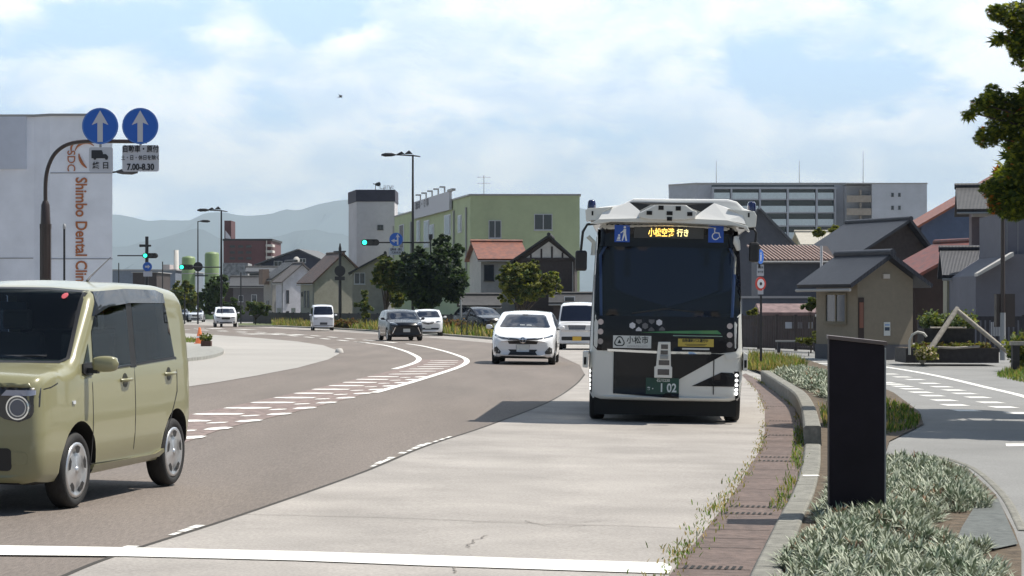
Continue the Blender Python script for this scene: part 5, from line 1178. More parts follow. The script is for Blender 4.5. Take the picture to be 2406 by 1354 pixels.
rb = empty('grey_wing_block', (X(1990, YA-4), YA-4, 0), 0); tag(rb, 'plain grey block with tan stair balconies joined to the right of the long block', 'building')
w2 = X(2178, YA)-X(1992, YA); e1 = X(2050, YA)-X(1992, YA)
MB().box(e1, w2, 0, 14, -.1, Zp(436, YA)).build('wall', wcol('apt_grey_r', (.42, .44, .49), var=.02), rb); MB().box(0, e1, 1.6, 14, -.1, Zp(438, YA)).build('stair_wall', m_ag2, rb)
MB().box(-.1, w2+.1, -.1, 14.1, Zp(436, YA)+.01, Zp(433, YA)).build('parapet_cap', m_gut, rb)
m_tan = wcol('stair_tan', (.30, .26, .22))
for k in range(4):
    z = Zp(478+k*30, YA)
    if z < 1: break
    MB().box(0, e1-.05, .1, .3, z, z+1.1).build('stair_balcony', m_tan, rb); MB().box(e1*.55, e1*.6, .3, 1.6, z, z+2.0).build('stair_post', m_tan, rb)
for i in range(2):
    for j in range(2): window(rb, 'F', w2, 14, 10, X(2095+i*16, YA)-X(1992, YA), Zp(465+j*30, YA), .4, .6, m_wind, 'one')
for p, tp, nm in ((1683, 372, 'leftmost'), (1878, 372, 'middle'), (2028, 350, 'rightmost')):
    o = empty('lightning_mast', (X(p, YA+3), YA+3, zt-.2)); tag(o, '%s of the three thin masts on the grey apartment roofs' % nm, 'mast', 'masts on the apartment roofs'); MB().tube([(0, 0, 0), (0, 0, Zp(tp, YA)-zt)], [.07, .03], 5).build('pole', M('mast_pale', (.3, .3, .32), .5), o)

# --- right side houses
m_slat = M('slat_grey', (.15, .15, .155), .7, var=.1, scale=3)
house('dark_shed_gable', 'dark gabled shed with a grey roof edge just right of the bus roof', 1700, 150, -3, 5.6, 8, Zp(612, 150), Zp(493, 150)-Zp(612, 150), m_greyb, wcol('roof_slate', (.10, .105, .12)), over=.3, overf=.4, ridge=False, cat='shed', apex=.42)
def tiled_lean(name, label, px0, px1, Y, ztop, zeave, wall, n, dep=3.2, rot=0):
    a = X(px1, Y)-X(px0, Y); r = empty(name, (X(px0, Y), Y, 0), R(rot)); tag(r, label, 'shed'); MB().box(.1, a-.1, .3, dep, -.1, zeave-.05).build('wall', wall, r)
    rm = MB(); rm.add([(0, 0, zeave), (a, 0, zeave), (a, dep, ztop), (0, dep, ztop), (0, 0, zeave-.1), (a, 0, zeave-.1), (a, dep, ztop-.1), (0, dep, ztop-.1)], [(0, 1, 2, 3), (4, 7, 6, 5), (0, 4, 5, 1), (1, 5, 6, 2), (2, 6, 7, 3), (3, 7, 4, 0)])
    ro = rm.build('roof', M('tile_valley', (.035, .02, .018), .8), r)
    tm_ = MB(); sk = .55
    for k in range(n):
        x = (k+.5)*a/n; tm_.tube([(x, -.05, zeave+.02), (x-sk, dep, ztop+.02)] if x-sk > -.2 else [(x, -.05, zeave+.02), (.0, dep*x/sk, zeave+(ztop-zeave)*x/sk+.02)], .048, 6)
    tm_.build('tile_row', M('tile_pinkish', (.36, .25, .21), .6, var=.2, scale=12), ro); mb = MB(); mb.tube([(-.1, -.12, zeave-.08), (a+.1, -.12, zeave-.08)], .05); mb.build('gutter_pipe', m_gut, ro); return r
tiled_lean('tiled_lean_to', 'long low outbuilding with pale ribbed tile roof right of the bus', 1778, 1966, 104, Zp(574, 104), Zp(612, 104), m_greyb, 20)
w = empty('dark_boundary_building', (X(1744, 96), 96, 0)); tag(w, 'dark blue grey low building with a pale beam along its top beside the bus', 'building')
wa = X(1900, 96)-X(1744, 96); MB().box(0, wa, 0, 5, -.1, Zp(700, 96)).build('wall', wcol('wall_bl', (.10, .115, .145)), w); MB().box(-.1, wa+.1, -.12, 5, Zp(701, 96), Zp(696, 96)).build('top_beam', M('beam_pale', (.42, .42, .42), .6), w)
house('red_board_hut', 'small dark reddish hut with a mottled flat roof beside the white paper notices', 1800, 92, 0, 2.6, 2, Zp(737, 92), .28, wcol('hut_red', (.09, .05, .045)), wcol('hut_roof', (.19, .13, .13), var=.2), gable='side', over=.3, cat='hut', ridge=False, gut=False)
house('pale_roof_house', 'pale roofed house low behind the ribbed tile roof', 1892, 168, 0, 5.0, 6, Zp(575, 168), .9, m_beige, wcol('roof_pale', (.40, .38, .33)), gable='side', over=.4)
house('navy_roof_house', 'dark house with a broad navy tiled roof and raised ridge above the beige hut', 2008, 114, 24, 4.6, 5.0, Zp(600, 114), Zp(520, 114)-Zp(600, 114), m_dwall, tile_navy, over=.7, overf=.5, apex=.66)
house('orange_roof_house', 'tall house with a long orange brown tiled roof and blue side wall on the skyline', 2165, 140, 2, 6.6, 5, Zp(530, 140), Zp(405, 140)-Zp(530, 140)+.3, wcol('wall_blue', (.07, .095, .16)), tile_mat('tile_orange', (.30, .085, .035), (.18, .065, .045)), over=1.6, overf=.5, apex=.95)
house('red_tile_annex', 'low annex with a dark red tiled roof and broken ridge between the dark houses', 2150, 100, 22, 4.4, 3.0, Zp(652, 100), Zp(572, 100)-Zp(652, 100), wcol('annex_brown', (.055, .035, .03)), tile_mat('tile_darkred', (.20, .045, .028), (.12, .04, .035)), over=.5, overf=.3, apex=.72)
YR = 92
hm, _ = house('mauve_house', 'mauve grey two storey house with one upper window behind the dark pole', 2283, YR, -10, 6.0, 4, Zp(487, YR), .8, m_mauve, tile_dark, gable='side', over=.6, wins=[('F', X(2302, YR)-X(2283, YR), Zp(584, YR), X(2345, YR)-X(2302, YR), Zp(532, YR)-Zp(584, YR), 'slide', m_wind)])
MB().box(.0, 1.6, -.05, -.002, Zp(510, YR), Zp(490, YR)).build('pale_band', m_plaster, hm)
hb_, _ = house('porch_house', 'grey low front with a navy lean roof behind the log frame', 2225, 87, -8, 2.6, 3.0, Zp(640, 87), Zp(592, 87)-Zp(640, 87), wcol('porch_wall', (.30, .28, .20)), tile_navy, gable='side', over=.5, overf=.2)
MB().box(.3, 2.4, -.04, -.002, .1, Zp(672, 87)).build('dark_opening', m_win, hb_); MB().box(.1, 2.5, -.15, -.05, Zp(672, 87), Zp(666, 87)).build('lintel', m_gut, hb_)
gw = empty('grey_side_house', (X(2312, 82), 82, 0), R(0)); tag(gw, 'plain blue grey house wall with vertical cladding at the right edge of the view', 'house')
MB().prism([(-.30, -.1), (5, -.1), (5, Zp(592, 82)), (.95, Zp(598, 82)), (-.30, Zp(648, 82))], 0, 5).build('wall', wcol('wall_cl', (.14, .14, .165), var=.03), gw); MB().box(.85, 5, .8, 4.9, Zp(612, 82), Zp(500, 82)).build('upper_wall', MATS['wall_cl'], gw)
mb = MB(); mb.prism([(-.35, Zp(643, 82)), (-.35, Zp(650, 82)), (.95, Zp(603, 82)), (.95, Zp(593, 82))], -.6, .0); mb.build('verge_board', m_plaster, gw)
mb = MB(); [mb.box(1.0+k*.4, 1.02+k*.4, .785, .8, Zp(606, 82), Zp(500, 82)) for k in range(9)]; mb.build('cladding_seam', m_gut, gw)
# --- the beige hut
YK = 70.5
kt, kro = house('beige_hut', 'small beige gabled hut with a navy roof, a notice and a narrow dark door', 2015, YK, 27, 2.13, 2.25, Zp(655, YK), Zp(606, YK)-Zp(655, YK), wcol('hut_beige', (.235, .20, .15), var=.04, scale=6), tile_navy, over=.55, overf=.35, cat='hut', wins=[('L', .55, Zp(760, YK), 1.15, .95, 'slide', wcol('win_wood', (.20, .17, .12)))])
MB().box(-.02, 2.15, -.03, 2.3, -.12, .42).build('plinth', wcol('plinth', (.10, .10, .11)), kt)
MB().box(.02, .22, -.035, -.002, .42, 1.9).build('door', M('door_dark', (.03, .015, .012), .6), kt); MB().box(.04, .19, -.05, -.036, .95, 1.75).build('door_panel', M('door_red', (.22, .09, .06), .6), kt)
o = MB().box(1.0, 1.24, -.02, -.002, .70, 1.13).build('notice', m_plate, kt); MB().box(1.03, 1.21, -.026, -.021, .86, .97).build('notice_photo', M('notice_ink', (.03, .05, .09), .5), o); MB().box(1.03, 1.21, -.026, -.021, 1.02, 1.06).build('notice_heading', M('notice_blue', (.15, .3, .6), .5), o)
MB().box(.95, 1.20, -.06, -.002, 2.50, 2.64).build('gable_vent', M('vent_pale', (.55, .50, .45), .6), kt)

# unseen blocks added just right of the view to darken the car windows' reflections and close the street for other viewpoints
tag(MB().box(0, 16, 0, 12, -.1, 13).build('added_brown_block', wcol('added_brown_wall', (.20, .17, .15)), None, loc=(34, 62, 0), rz=R(-20)), 'plain brown block added beyond the right side of the view for window reflections', 'building')
tag(MB().box(0, 14, 0, 10, -.1, 9).build('added_grey_block', wcol('added_grey_wall', (.10, .11, .12)), None, loc=(40, 42, 0), rz=R(-35)), 'dark grey block added beyond the right side of the view for window reflections', 'building')
# ---------------------------------------------------------------- poles, signals, signs
m_pole_b = M('pole_brown', (.035, .022, .02), .45, coat=.3); m_pole_k = M('pole_black', (.014, .014, .018), .45); m_sgn = M('sign_blue', (.012, .115, .52), .4); m_sgw = M('sign_face_white', (.55, .57, .62), .45); m_ink = M('sign_ink', (.02, .022, .03), .5); m_gal = M('galvanised', (.33, .34, .35), .5)
def disc_sign(parent, c, r, arrow='up', name='round_plate'):
    o = MB().disc(c, r, 'Y', .02, 40).build(name, m_sgn, parent); y = c[1]-.0125
    rim = MB(); n = 40
    rim.add([(c[0]+q*math.cos(2*PI*k/n), y, c[2]+q*math.sin(2*PI*k/n)) for q in (r*.97, r*.93) for k in range(n)], [(k, (k+1) % n, n+(k+1) % n, n+k) for k in range(n)]); rim.build('rim_line', M('rim_pale', (.10, .25, .60), .4), o)
    mb = MB()
    def poly(ps, dy=0): mb.add([(c[0]+a*r, y-.001-dy, c[2]+b*r) for a, b in ps], tess(ps))
    if arrow == 'up': poly([(-.15, -.88), (.15, -.88), (.15, .18), (.46, .05), (0, .86), (-.46, .05), (-.15, .18)])
    elif arrow == 'left_up':
        poly([(.12, -.8), (.34, -.8), (.34, .35), (.55, .3), (.23, .85), (-.08, .3), (.12, .35)]); poly([(.12, -.30), (.12, -.08), (-.25, -.08), (-.2, .12), (-.75, -.19), (-.2, -.5), (-.25, -.30)], .001)
    elif arrow == 'people': poly([(-.1, -.6), (.15, -.6), (.2, .3), (-.1, .3)]); poly(circ(.05, .5, .14, 8))
    else: poly([(-.5, -.2), (.1, -.2), (.1, -.45), (.6, 0), (.1, .45), (.1, .2), (-.5, .2)])
    mb.build('arrow', m_sgw, o); return o
YS = 38.0
def s_(px, py): return (X(px, YS)-X(107, YS), 0, Zp(py, YS))
sp = empty('arched_sign_post', (X(107, YS), YS, gz(X(107, YS), YS))); tag(sp, 'dark brown arched post with a pale lantern tube, left of the blue arrow signs', 'sign post')
arch = [s_(107, 640), s_(107, 545), s_(107, 500), s_(107, 450), s_(112, 415), s_(125, 385), s_(145, 365), s_(172, 354), s_(210, 350), s_(300, 350), s_(345, 351)]
MB().tube([s_(107, 830)]+arch[:2], .09, 12).build('base_post', m_pole_b, sp)
MB().tube(arch[1:3]+[s_(107, 490)], [.085, .075, .045], 12).build('collar', m_pole_b, sp)
MB().tube(smooth_line(arch[2:9], 5)+[Vector(s_(345, 351))], .034, 10).build('arch_arm', m_pole_b, sp)
x, _, z = s_(107, 553); mb = MB()
for k in range(6):
    a = PI/6+k*PI/3
    mb.tube([(.088*math.cos(a), .088*math.sin(a), Zp(840, YS)), (.088*math.cos(a), .088*math.sin(a), z+.06)], .012, 6)
mb.lathe([(.10, z-.02), (.10, z+.06)], 6); mb.build('lantern_cage', m_pole_b, sp)
zq = Zp(558, YS); mb = MB(); mb.lathe([(.0005, zq), (.066, zq), (.066, Zp(840, YS))], 16); ln = mb.build('lantern_tube', M('lantern_pale', (.60, .50, .38), .4, var=.1, scale=6), sp)
mb = MB(); [mb.lathe([(.069, zq-.25*k), (.069, zq-.25*k-.015)], 16) for k in range(1, 5)]; mb.build('tube_ring', m_gal, ln)
c1 = s_(237, 297); disc1 = empty('round_road_sign', (X(237, YS), YS-.06, Zp(297, YS))); tag(disc1, 'left round blue sign with a white up arrow, above the truck plate', 'road sign', 'blue arrow signs on the arch')
disc_sign(disc1, (0, 0, 0), .305); MB().tube([(0, .03, -.42), (0, .03, .2)], .02, 8).build('bracket', m_gal, disc1)
disc2 = empty('round_road_sign', (X(331, YS), YS-.06, Zp(297, YS))); tag(disc2, 'right round blue sign with a white up arrow, above the plate reading 7.00-8.30', 'road sign', 'blue arrow signs on the arch')
disc_sign(disc2, (0, 0, 0), .305); MB().tube([(0, .03, -.62), (0, .03, .2)], .02, 8).build('bracket', m_gal, disc2)
def plate(px0, py0, px1, py1, Y, label, name='sign_plate'):
    w_, h_ = X(px1, Y)-X(px0, Y), Zp(py0, Y)-Zp(py1, Y); o = empty(name, (X((px0+px1)/2, Y), Y-.075, Zp((py0+py1)/2, Y))); tag(o, label, 'sign plate')
    rb = MB().prism(rrect(-w_/2, w_/2, -h_/2, h_/2, min(w_, h_)*.08), 0, .015).build('plate', m_sgw, o); return o, w_, h_
o, w_, h_ = plate(211, 347, 267, 405, YS, 'small grey plate with a black truck symbol under the left arrow sign')
mb = MB(); k = w_/56
def sh(mb, ps, dy=0): mb.add([(a*k, -.006-dy, b*k) for a, b in ps], tess(ps))
sh(mb, [(-22, 22), (2, 22), (5, 16), (5, 6), (-22, 6)]); sh(mb, [(5, 13), (12, 13), (17, 8), (17, 3), (-22, 3), (-22, 6), (5, 6)], .001); sh(mb, circ(-14, 3, 3.6, 10), .002); sh(mb, circ(13, 2.5, 3.4, 10), .002); mb.build('truck_symbol', m_ink, o)
text_obj('lettering', '終 日', .125, m_ink, o, T(-.0, -.007, -.105) @ FRONT, bold=.002)
o, w_, h_ = plate(289, 342, 375, 404, YS, 'white plate of Japanese lettering ending 7.00-8.30 under the right arrow sign')
text_obj('lettering', '自動車・原付', .128, m_ink, o, T(0, -.007, .150) @ FRONT, bold=.0025, xs=.80)
text_obj('lettering', '土・日・休日を除く', .090, m_ink, o, T(0, -.007, .005) @ FRONT, bold=.001, xs=.82)
text_obj('lettering', '7.00-8.30', .145, m_ink, o, T(0, -.007, -.150) @ FRONT, bold=.005, xs=.84)
# slim rod standing behind the arched post
r = empty('slim_rod', (X(151, 46), 46, 0)); tag(r, 'slim black rod in front of the clinic wall, right of the lantern tube', 'post'); MB().tube([(0, 0, 0), (0, 0, Zp(527, 46))], .022, 8).build('rod', m_pole_k, r); MB().lathe([(.0005, .04), (.03, .02), (.03, -.06), (.022, -.07)], 10, 'Z', (0, 0, Zp(530, 46))).build('tip', m_gal, r)
def lamp_head(parent, x, y, z, s=1.0, dirx=-1):
    mb = MB(); mb.tube([(x, y, z), (x+dirx*.25*s, y, z+.01), (x+dirx*.7*s, y, z+.0), (x+dirx*.95*s, y, z-.01)], [.05*s, .12*s, .13*s, .05*s], 8); return mb.build('lamp_head', m_pole_k, parent)
def street_lamp(px, Y, top, label, arm=1, tail=True, r=.09, armlen=None, bird=True):
    o = empty('street_lamp', (X(px, Y), Y, 0)); tag(o, label, 'street lamp', 'street lamps along the road'); z = Zp(top, Y)
    MB().tube([(0, 0, 0), (0, 0, z*.55), (0, 0, z)], [r*1.15, r*.95, r*.7], 10).build('pole', m_pole_k, o)
    ar = MB(); L_ = armlen or 1.3; ar.tube([(.5 if tail else 0, 0, z-.12), (0, 0, z-.05), (-L_*arm, 0, z+.0)], [.035, .05, .04], 8)
    if bird: ar.prism([(-1.1*arm, z+.03), (-.75*arm, z+.22), (-.55*arm, z+.06), (-.25*arm, z+.30), (0, z+.05)] if arm > 0 else [(0, z+.05), (.25, z+.3), (.5, z+.05)], -.06, .06)
    a = ar.build('arm', m_pole_k, o); lamp_head(a, -L_*arm, 0, z, 1.0, -arm); return o
street_lamp(970, 150, 364, 'tallest black street lamp beside the green building, arm pointing left', armlen=1.15)
street_lamp(520, 182, 494, 'black street lamp on the far left verge carrying a horizontal signal arm', armlen=1.0)
street_lamp(465, 212, 520, 'thin black street lamp with a short head left of the long armed lamp', arm=-1, armlen=.2, tail=False, bird=False, r=.07)
street_lamp(255, 100, 404, 'street lamp behind the clinic corner, only its arm showing at the right', arm=-1, armlen=.35, tail=False, bird=False, r=.06)
def signal(px, py, Y, label, armto, on=0, w=1.2):
    o = empty('traffic_light', (X(px, Y), Y, Zp(py, Y))); tag(o, label, 'traffic light', 'green traffic lights over the road'); h = .42
    hs = MB().prism(rrect(-w/2, w/2, -h/2, h/2, h*.48, 5), -.12, .10).build('housing', m_pole_k, o)
    for i in range(3):
        x = (-1+i)*w*.31; lit = (i == on); l = MB().disc((x, -.13, 0), .15, 'Y', .02, 20).build('lens', M('signal_green', (.03, 1.0, .55), .3, emit=2.2) if lit else M('signal_dark', (.03, .03, .032), .3), hs)
        v = MB(); n = 10; ps = [(x+.18*math.cos(PI*k/n), .18*math.sin(PI*k/n)) for k in range(n+1)]
        v.add([(a, yy, b) for yy in (-.34, -.10) for a, b in ps], [(k, k+1, n+1+k+1, n+1+k) for k in range(n)]); v.build('visor', m_pole_k, hs)
    a = X(armto, Y)-X(px, Y); MB().tube([(w/2*(1 if a > 0 else -1)*.9, 0, 0), (a, 0, 0)], .05, 8).build('arm', m_pole_k, o); return o
signal(870, 570, 150, 'nearest traffic light showing green, on the arm of the tall lamp', 1012)
signal(353, 601, 184, 'leftmost traffic light showing green on its own post beyond the clinic', 276, w=1.25)
signal(438, 628, 186, 'traffic light showing green in front of the green tanks', 520, w=1.2)
def small_round(px, py, Y, r, arrow, label):
    o = empty('round_road_sign', (X(px, Y), Y-.16, Zp(py, Y))); tag(o, label, 'road sign'); disc_sign(o, (0, 0, 0), r, arrow); MB().tube([(0, .03, -.3), (0, .03, .3)], .03, 6).build('bracket', m_pole_k, o); return o
small_round(931, 563, 150, .45, 'left_up', 'round blue sign with left and up arrows beside the nearest traffic light')
o, w_, h_ = plate(914, 582, 948, 599, 150, 'white plate with two lines of lettering under the left and up arrow sign')
text_obj('lettering', '自動車・原付', .19, m_ink, o, T(0, -.007, .10) @ FRONT, xs=.7, bold=.004); text_obj('lettering', '7.30-8.30', .19, m_ink, o, T(0, -.007, -.10) @ FRONT, xs=.85, bold=.004)
small_round(347, 627, 184, .38, 'right', 'round blue sign below the leftmost traffic light'); plate(337, 638, 358, 650, 184, 'small white plate below the blue sign on the leftmost signal post')
def post(name, px, Y, top, r, label, cat='post', parts=None, grp=None, mat=None, base=0):
    o = empty(name, (X(px, Y), Y, 0)); tag(o, label, cat, grp); MB().tube([(0, 0, base), (0, 0, Zp(top, Y))], [r, r*.85], 10).build('pole', mat or m_pole_k, o); return o
p = post('signal_post', 345, 184.6, 556, .16, 'thick black post of the leftmost traffic light with a lamp at its top'); mb = MB(); mb.tube([(-.6, 0, Zp(577, 184)), (.35, 0, Zp(577, 184))], [.12, .08], 8); mb.build('side_lamp', m_pole_k, p)
p = post('signal_post', 1012, 150.5, 556, .06, 'thin dark post with small round blue sign right of the tall lamp'); MB().box(-.12, .12, -.1, .1, Zp(563, 150), Zp(550, 150)).build('control_box', m_pole_k, p)
small_round(1025, 689, 149, .22, 'people', 'small round blue sign low on the thin post right of the tall lamp'); mb = None
o, w_, h_ = plate(1018, 700, 1024, 714, 149, 'narrow white plate under the small round blue sign')
p = post('utility_post', 799, 172, 582, .13, 'dark utility post with a round sign seen from behind, beside the white van'); z = Zp(637, 172)
MB().disc((0, -.12, z), .42, 'Y', .04, 28).build('sign_back', m_pole_k, p); MB().box(-.38, .38, -.3, -.05, Zp(659, 172), Zp(650, 172)).build('signal_back', m_pole_k, p); mb = MB(); mb.tube([(-.5, 0, Zp(592, 172)), (.45, 0, Zp(591, 172))], .06); mb.tube([(0, 0, Zp(582, 172)), (0, 0, Zp(572, 172))], [.1, .04]); mb.build('crossarm', m_pole_k, p)
o = empty('pedestrian_signal', (X(466, 200), 200, Zp(627, 200))); tag(o, 'dark round sign back mounted on the thin lamp beside the green tanks', 'sign'); MB().disc((0, -.2, 0), .42, 'Y', .05, 24).build('sign_back', m_pole_k, o); MB().box(-.3, .9, -.15, -.05, -.85, -.75).build('arm', m_pole_k, o)
for k, (px, Y, top, lb) in enumerate(((279, 250, 618, 'short dark pole left of the dark brown shed'), (382, 240, 615, 'short dark pole with crossbars right of the dark brown shed'), (434, 215, 690, 'black post behind the dark saloon on the far road'), (1083, 140, 705, 'pale post in front of the dark porch'), (566, 215, 640, 'dark post in front of the shaded house'))):
    post('thin_post', px, Y, top, .07, lb, mat=m_gal if 'pale' in lb else None)
# right side poles
p = post('tall_dark_pole', 2356, 68, 500, .075, 'tall dark pole rising into the tree crown at the right edge', mat=m_pole_b); MB().tube([(0, 0, 0), (0, 0, Zp(735, 68))], .085, 10).build('sleeve', m_gal, p); MB().box(-.28, .28, -.16, .16, 1.0, 2.0).build('cabinet', m_pole_b, p, loc=(.1, .2, 0))
p = post('sign_post_right', 1788, 62, 590, .035, 'thin black post right of the bus carrying small signs'); p.name = 'small_sign_post'
YQ = 61.9
so_ = small_round(1785, 604, YQ, .2, 'people', 'round blue sign partly turned away at the top of the post right of the bus'); so_.rotation_euler = (0, 0, R(58))
o, w_, h_ = plate(1778, 622, 1794, 649, YQ, 'white plate with three lines on the small sign post right of the bus'); text_obj('lettering', '自転車', .07, m_ink, o, T(0, -.007, .07) @ FRONT, xs=.75); text_obj('lettering', '歩行者', .07, m_ink, o, T(0, -.007, -.05) @ FRONT, xs=.75)
o = empty('round_red_sign', (X(1786, YQ), YQ-.1, Zp(667, YQ)), R(35)); tag(o, 'round red rimmed white sign on the post right of the bus', 'road sign'); d = MB().disc((0, 0, 0), .19, 'Y', .02, 24).build('round_plate', M('sign_red', (.45, .05, .04), .4), o); MB().disc((0, -.012, 0), .13, 'Y', .004, 24).build('white_field', m_sgw, d); MB().disc((0, -.016, 0), .045, 'Y', .004, 12).build('symbol', m_ink, d)
plate(1780, 680, 1793, 692, YQ, 'small blank white plate lowest on the post right of the bus')
o = empty('cross_bar_post', (X(1930, 96), 96, 0)); tag(o, 'slim white post in front of the ribbed tile roof', 'post'); MB().tube([(0, 0, 0), (0, 0, Zp(578, 96))], .06, 8).build('pole', m_winf, o); o.name = 'slim_white_post'

# black pylon in the foreground
YP = 16.7; py_ = empty('marker_pylon', (X(2013, YP), YP, 0), R(-6)); tag(py_, 'black square marker pillar with a slanted top standing among the silver plants', 'pillar')
hw_ = .203; zl, zr = Zp(797, YP), Zp(812, YP); m_pyl = M('pylon_black', (.012, .009, .014), .7, spec=.2, var=.15, scale=3)
mb = MB(); mb.prism([(-hw_, -.1), (hw_, -.1), (hw_, zr), (-hw_, zl)], -.02, .36); mb.build('shaft', m_pyl, py_, bevel=.004)
mb = MB(); mb.prism([(-hw_-.008, zl), (hw_+.02, zr), (hw_+.02, zr+.028), (-hw_-.008, zl+.028)], -.035, .375); mb.build('cap', M('pylon_cap', (.10, .075, .07), .5), py_, bevel=.003)
mb = MB(); mb.box(hw_+.001, hw_+.012, .0, .34, .02, zr-.02); mb.build('lit_edge_strip', m_gal, py_)  # pale strip paints in the sunlit edge on the right side
# dark metal hoop left of planter log frame etc.
YF = 65.0
pl = empty('planter_box', (X(2235, YF), YF, 0), R(0)); tag(pl, 'low dark timber planter in two tiers under the log frame', 'planter'); m_tmb = M('dark_timber', (.035, .03, .03), .8, var=.2, scale=8, bump=.2)
MB().box(-1.35, 1.32, -.25, 1.6, 0, .42).build('lower_tier', m_tmb, pl); MB().box(-.72, .72, .35, 1.4, .42, .98).build('upper_tier', m_tmb, pl)
mb = MB(); mb.tube([(-.75, -.3, .46), (0, -.42, .43), (.75, -.3, .47)], .035); mb.tube([(-.55, .3, 1.0), (.5, .3, 1.0)], .03); mb.build('rim_log', M('log_pale', (.32, .29, .25), .85, var=.15, scale=10, bump=.3), pl); MB().box(-1.30, 1.25, -.2, 1.5, .40, .425).build('soil', m_soil, pl)
lf = empty('log_frame', (X(2250, YF), YF, 0)); tag(lf, 'tall triangular frame of two weathered logs leaning together over the planter', 'frame'); m_log = MATS['log_pale']
def lpt(px, py, dy): return (X(px, YF+dy)-X(2250, YF), dy, Zp(py, YF+dy))
MB().tube([lpt(2165, 852, -.9), lpt(2250, 724, 0)], [.085, .07], 10).build('left_log', m_log, lf); MB().tube([lpt(2244, 726, 0), lpt(2380, 838, -.6)], [.07, .06], 10).build('right_log', m_log, lf)
MB().tube([lpt(2185, 800, 1.6), lpt(2238, 738, .1)], [.06, .05], 8).build('rear_log', m_tmb, lf)
hp = empty('hoop_pipe', (X(2152, YF-1), YF-1, 0)); tag(hp, 'white bent pipe hoop at the left end of the planter', 'hoop'); MB().tube([(-.18, 0, .25), (-.18, 0, .65), (-.10, 0, .82), (.05, 0, .90), (.22, 0, .86), (.30, 0, .76)], .035, 8).build('pipe', M('pipe_pale', (.45, .44, .40), .5), hp)
rl = empty('timber_rail', (X(2392, 58), 58, 0)); tag(rl, 'short dark timber rail with stout posts at the right edge', 'rail'); MB().box(-.16, .02, -.1, .1, 0, .62).build('post', m_tmb, rl); MB().box(.9, 1.08, -.1, .1, 0, .62).build('post', m_tmb, rl); MB().box(-.2, 1.3, -.12, .12, .62, .72).build('rail', m_log, rl)
# fences
def slat_fence(name, label, px0, px1, Y0, Y1, top, mat, pale=None, postw=1.8, base=.05):
    a, b = Vector((X(px0, Y0), Y0, 0)), Vector((X(px1, Y1), Y1, 0)); L_ = (b-a).length; root = empty(name, a, math.atan2(b.y-a.y, b.x-a.x)); tag(root, label, 'fence')
    h = Zp(top, (Y0+Y1)/2); mb = MB(); mb.box(0, L_, -.02, .02, h-.16, h-.02); mb.box(0, L_, -.02, .02, base, base+.1); n = int(L_/.16)
    for i in range(n): x = (i+.2)*L_/n; mb.box(x, x+.105, -.035, -.02, base, h-.03)
    mb.build('slats', mat, root); x = 0
    while x < L_+.1: MB().box(x-.05, x+.05, -.05, .05, 0, h+.03).build('post', mat, root); x += postw
    if pale: 
        for (p0, p1, q0, q1) in pale:
            o = MB()
            s0, s1 = (X(p0, Y0)-a.x), (X(p1, Y0)-a.x); k = 7
            for i in range(k): xx = s0+(s1-s0)*i/k; o.box(xx, xx+(s1-s0)/k*.6, -.06, -.036, Zp(q1, Y0), Zp(q0, Y0))
            o.build('pale_slats', M('slat_pale', (.42, .43, .45), .6), root)
    return root
m_fd = M('fence_dark', (.035, .033, .04), .75, var=.15, scale=4)
slat_fence('dark_slat_fence', 'dark slatted fence with pale openings behind the planter and parked cars', 2160, 2480, 78, 78, 742, m_fd, [(2166, 2200, 757, 790), (2328, 2354, 757, 790)])
slat_fence('dark_board_fence', 'dark board fence with papers pinned to it between the bus and the hut', 1742, 1945, 88, 80, 741, M('fence_brown', (.045, .032, .032), .8, var=.15, scale=4))
slat_fence('verge_fence', 'long dark fence behind the grass verge below the row of houses', 596, 905, 218, 170, 735, m_fd, postw=3)
slat_fence('yard_fence', 'dark fence under the big dark tree behind the black car', 905, 1110, 168, 146, 738, m_fd, postw=3)
for (p0, p1, q0, q1, lb) in ((1845, 1884, 757, 772, 'wider white paper notice on the dark board fence'), (1900, 1922, 757, 772, 'narrower white paper notice on the dark board fence, nearer the hut')):
    Yq = 88+(80-88)*((p0+p1)/2-1742)/(1945-1742)-.12; o = tag(MB().box(X(p0, Yq), X(p1, Yq), Yq-.01, Yq, Zp(q1, Yq), Zp(q0, Yq)).build('paper_notice', m_sgw), lb, 'notice')
bn = empty('low_bench', (X(1880, 79), 79, 0)); tag(bn, 'low pale bench rail in front of the dark board fence', 'bench'); MB().box(-.85, .75, -.15, .15, .38, .44).build('seat', M('bench_grey', (.28, .28, .27), .8), bn); MB().box(-.8, -.7, -.1, .1, 0, .38).build('leg', m_fd, bn); MB().box(.6, .7, -.1, .1, 0, .38).build('leg', m_fd, bn)
sp2 = empty('stone_gate_post', (X(1927, 76), 76, 0)); tag(sp2, 'square grey stone post with a white cap at the left corner of the hut', 'post'); MB().box(-.12, .12, -.12, .12, 0, 1.28).build('shaft', m_grey, sp2); MB().box(-.15, .15, -.15, .15, 1.28, 1.36).build('cap', m_plaster, sp2)
for i, (px, py, lb) in enumerate(((600, 735, 'left white board on the verge fence'), (633, 736, 'right white board on the verge fence'))):
    pass
for px, Y, lb in ((657, 208, 'left small white board on a post by the verge fence'), (690, 203, 'right small white board on a post by the verge fence')):
    o = empty('notice_board', (X(px, Y), Y-.3, 0)); tag(o, lb, 'board'); MB().box(-.2, .2, -.03, 0, Zp(735, Y), Zp(724, Y)).build('panel', m_plaster, o); MB().tube([(0, 0, 0), (0, 0, Zp(724, Y))], .03).build('post', m_gal, o)
b = empty('bicycle_rack', (X(1098, 122), 122, 0)); tag(b, 'group of dark hoop stands on the grass left of the white hatchback', 'stand'); 
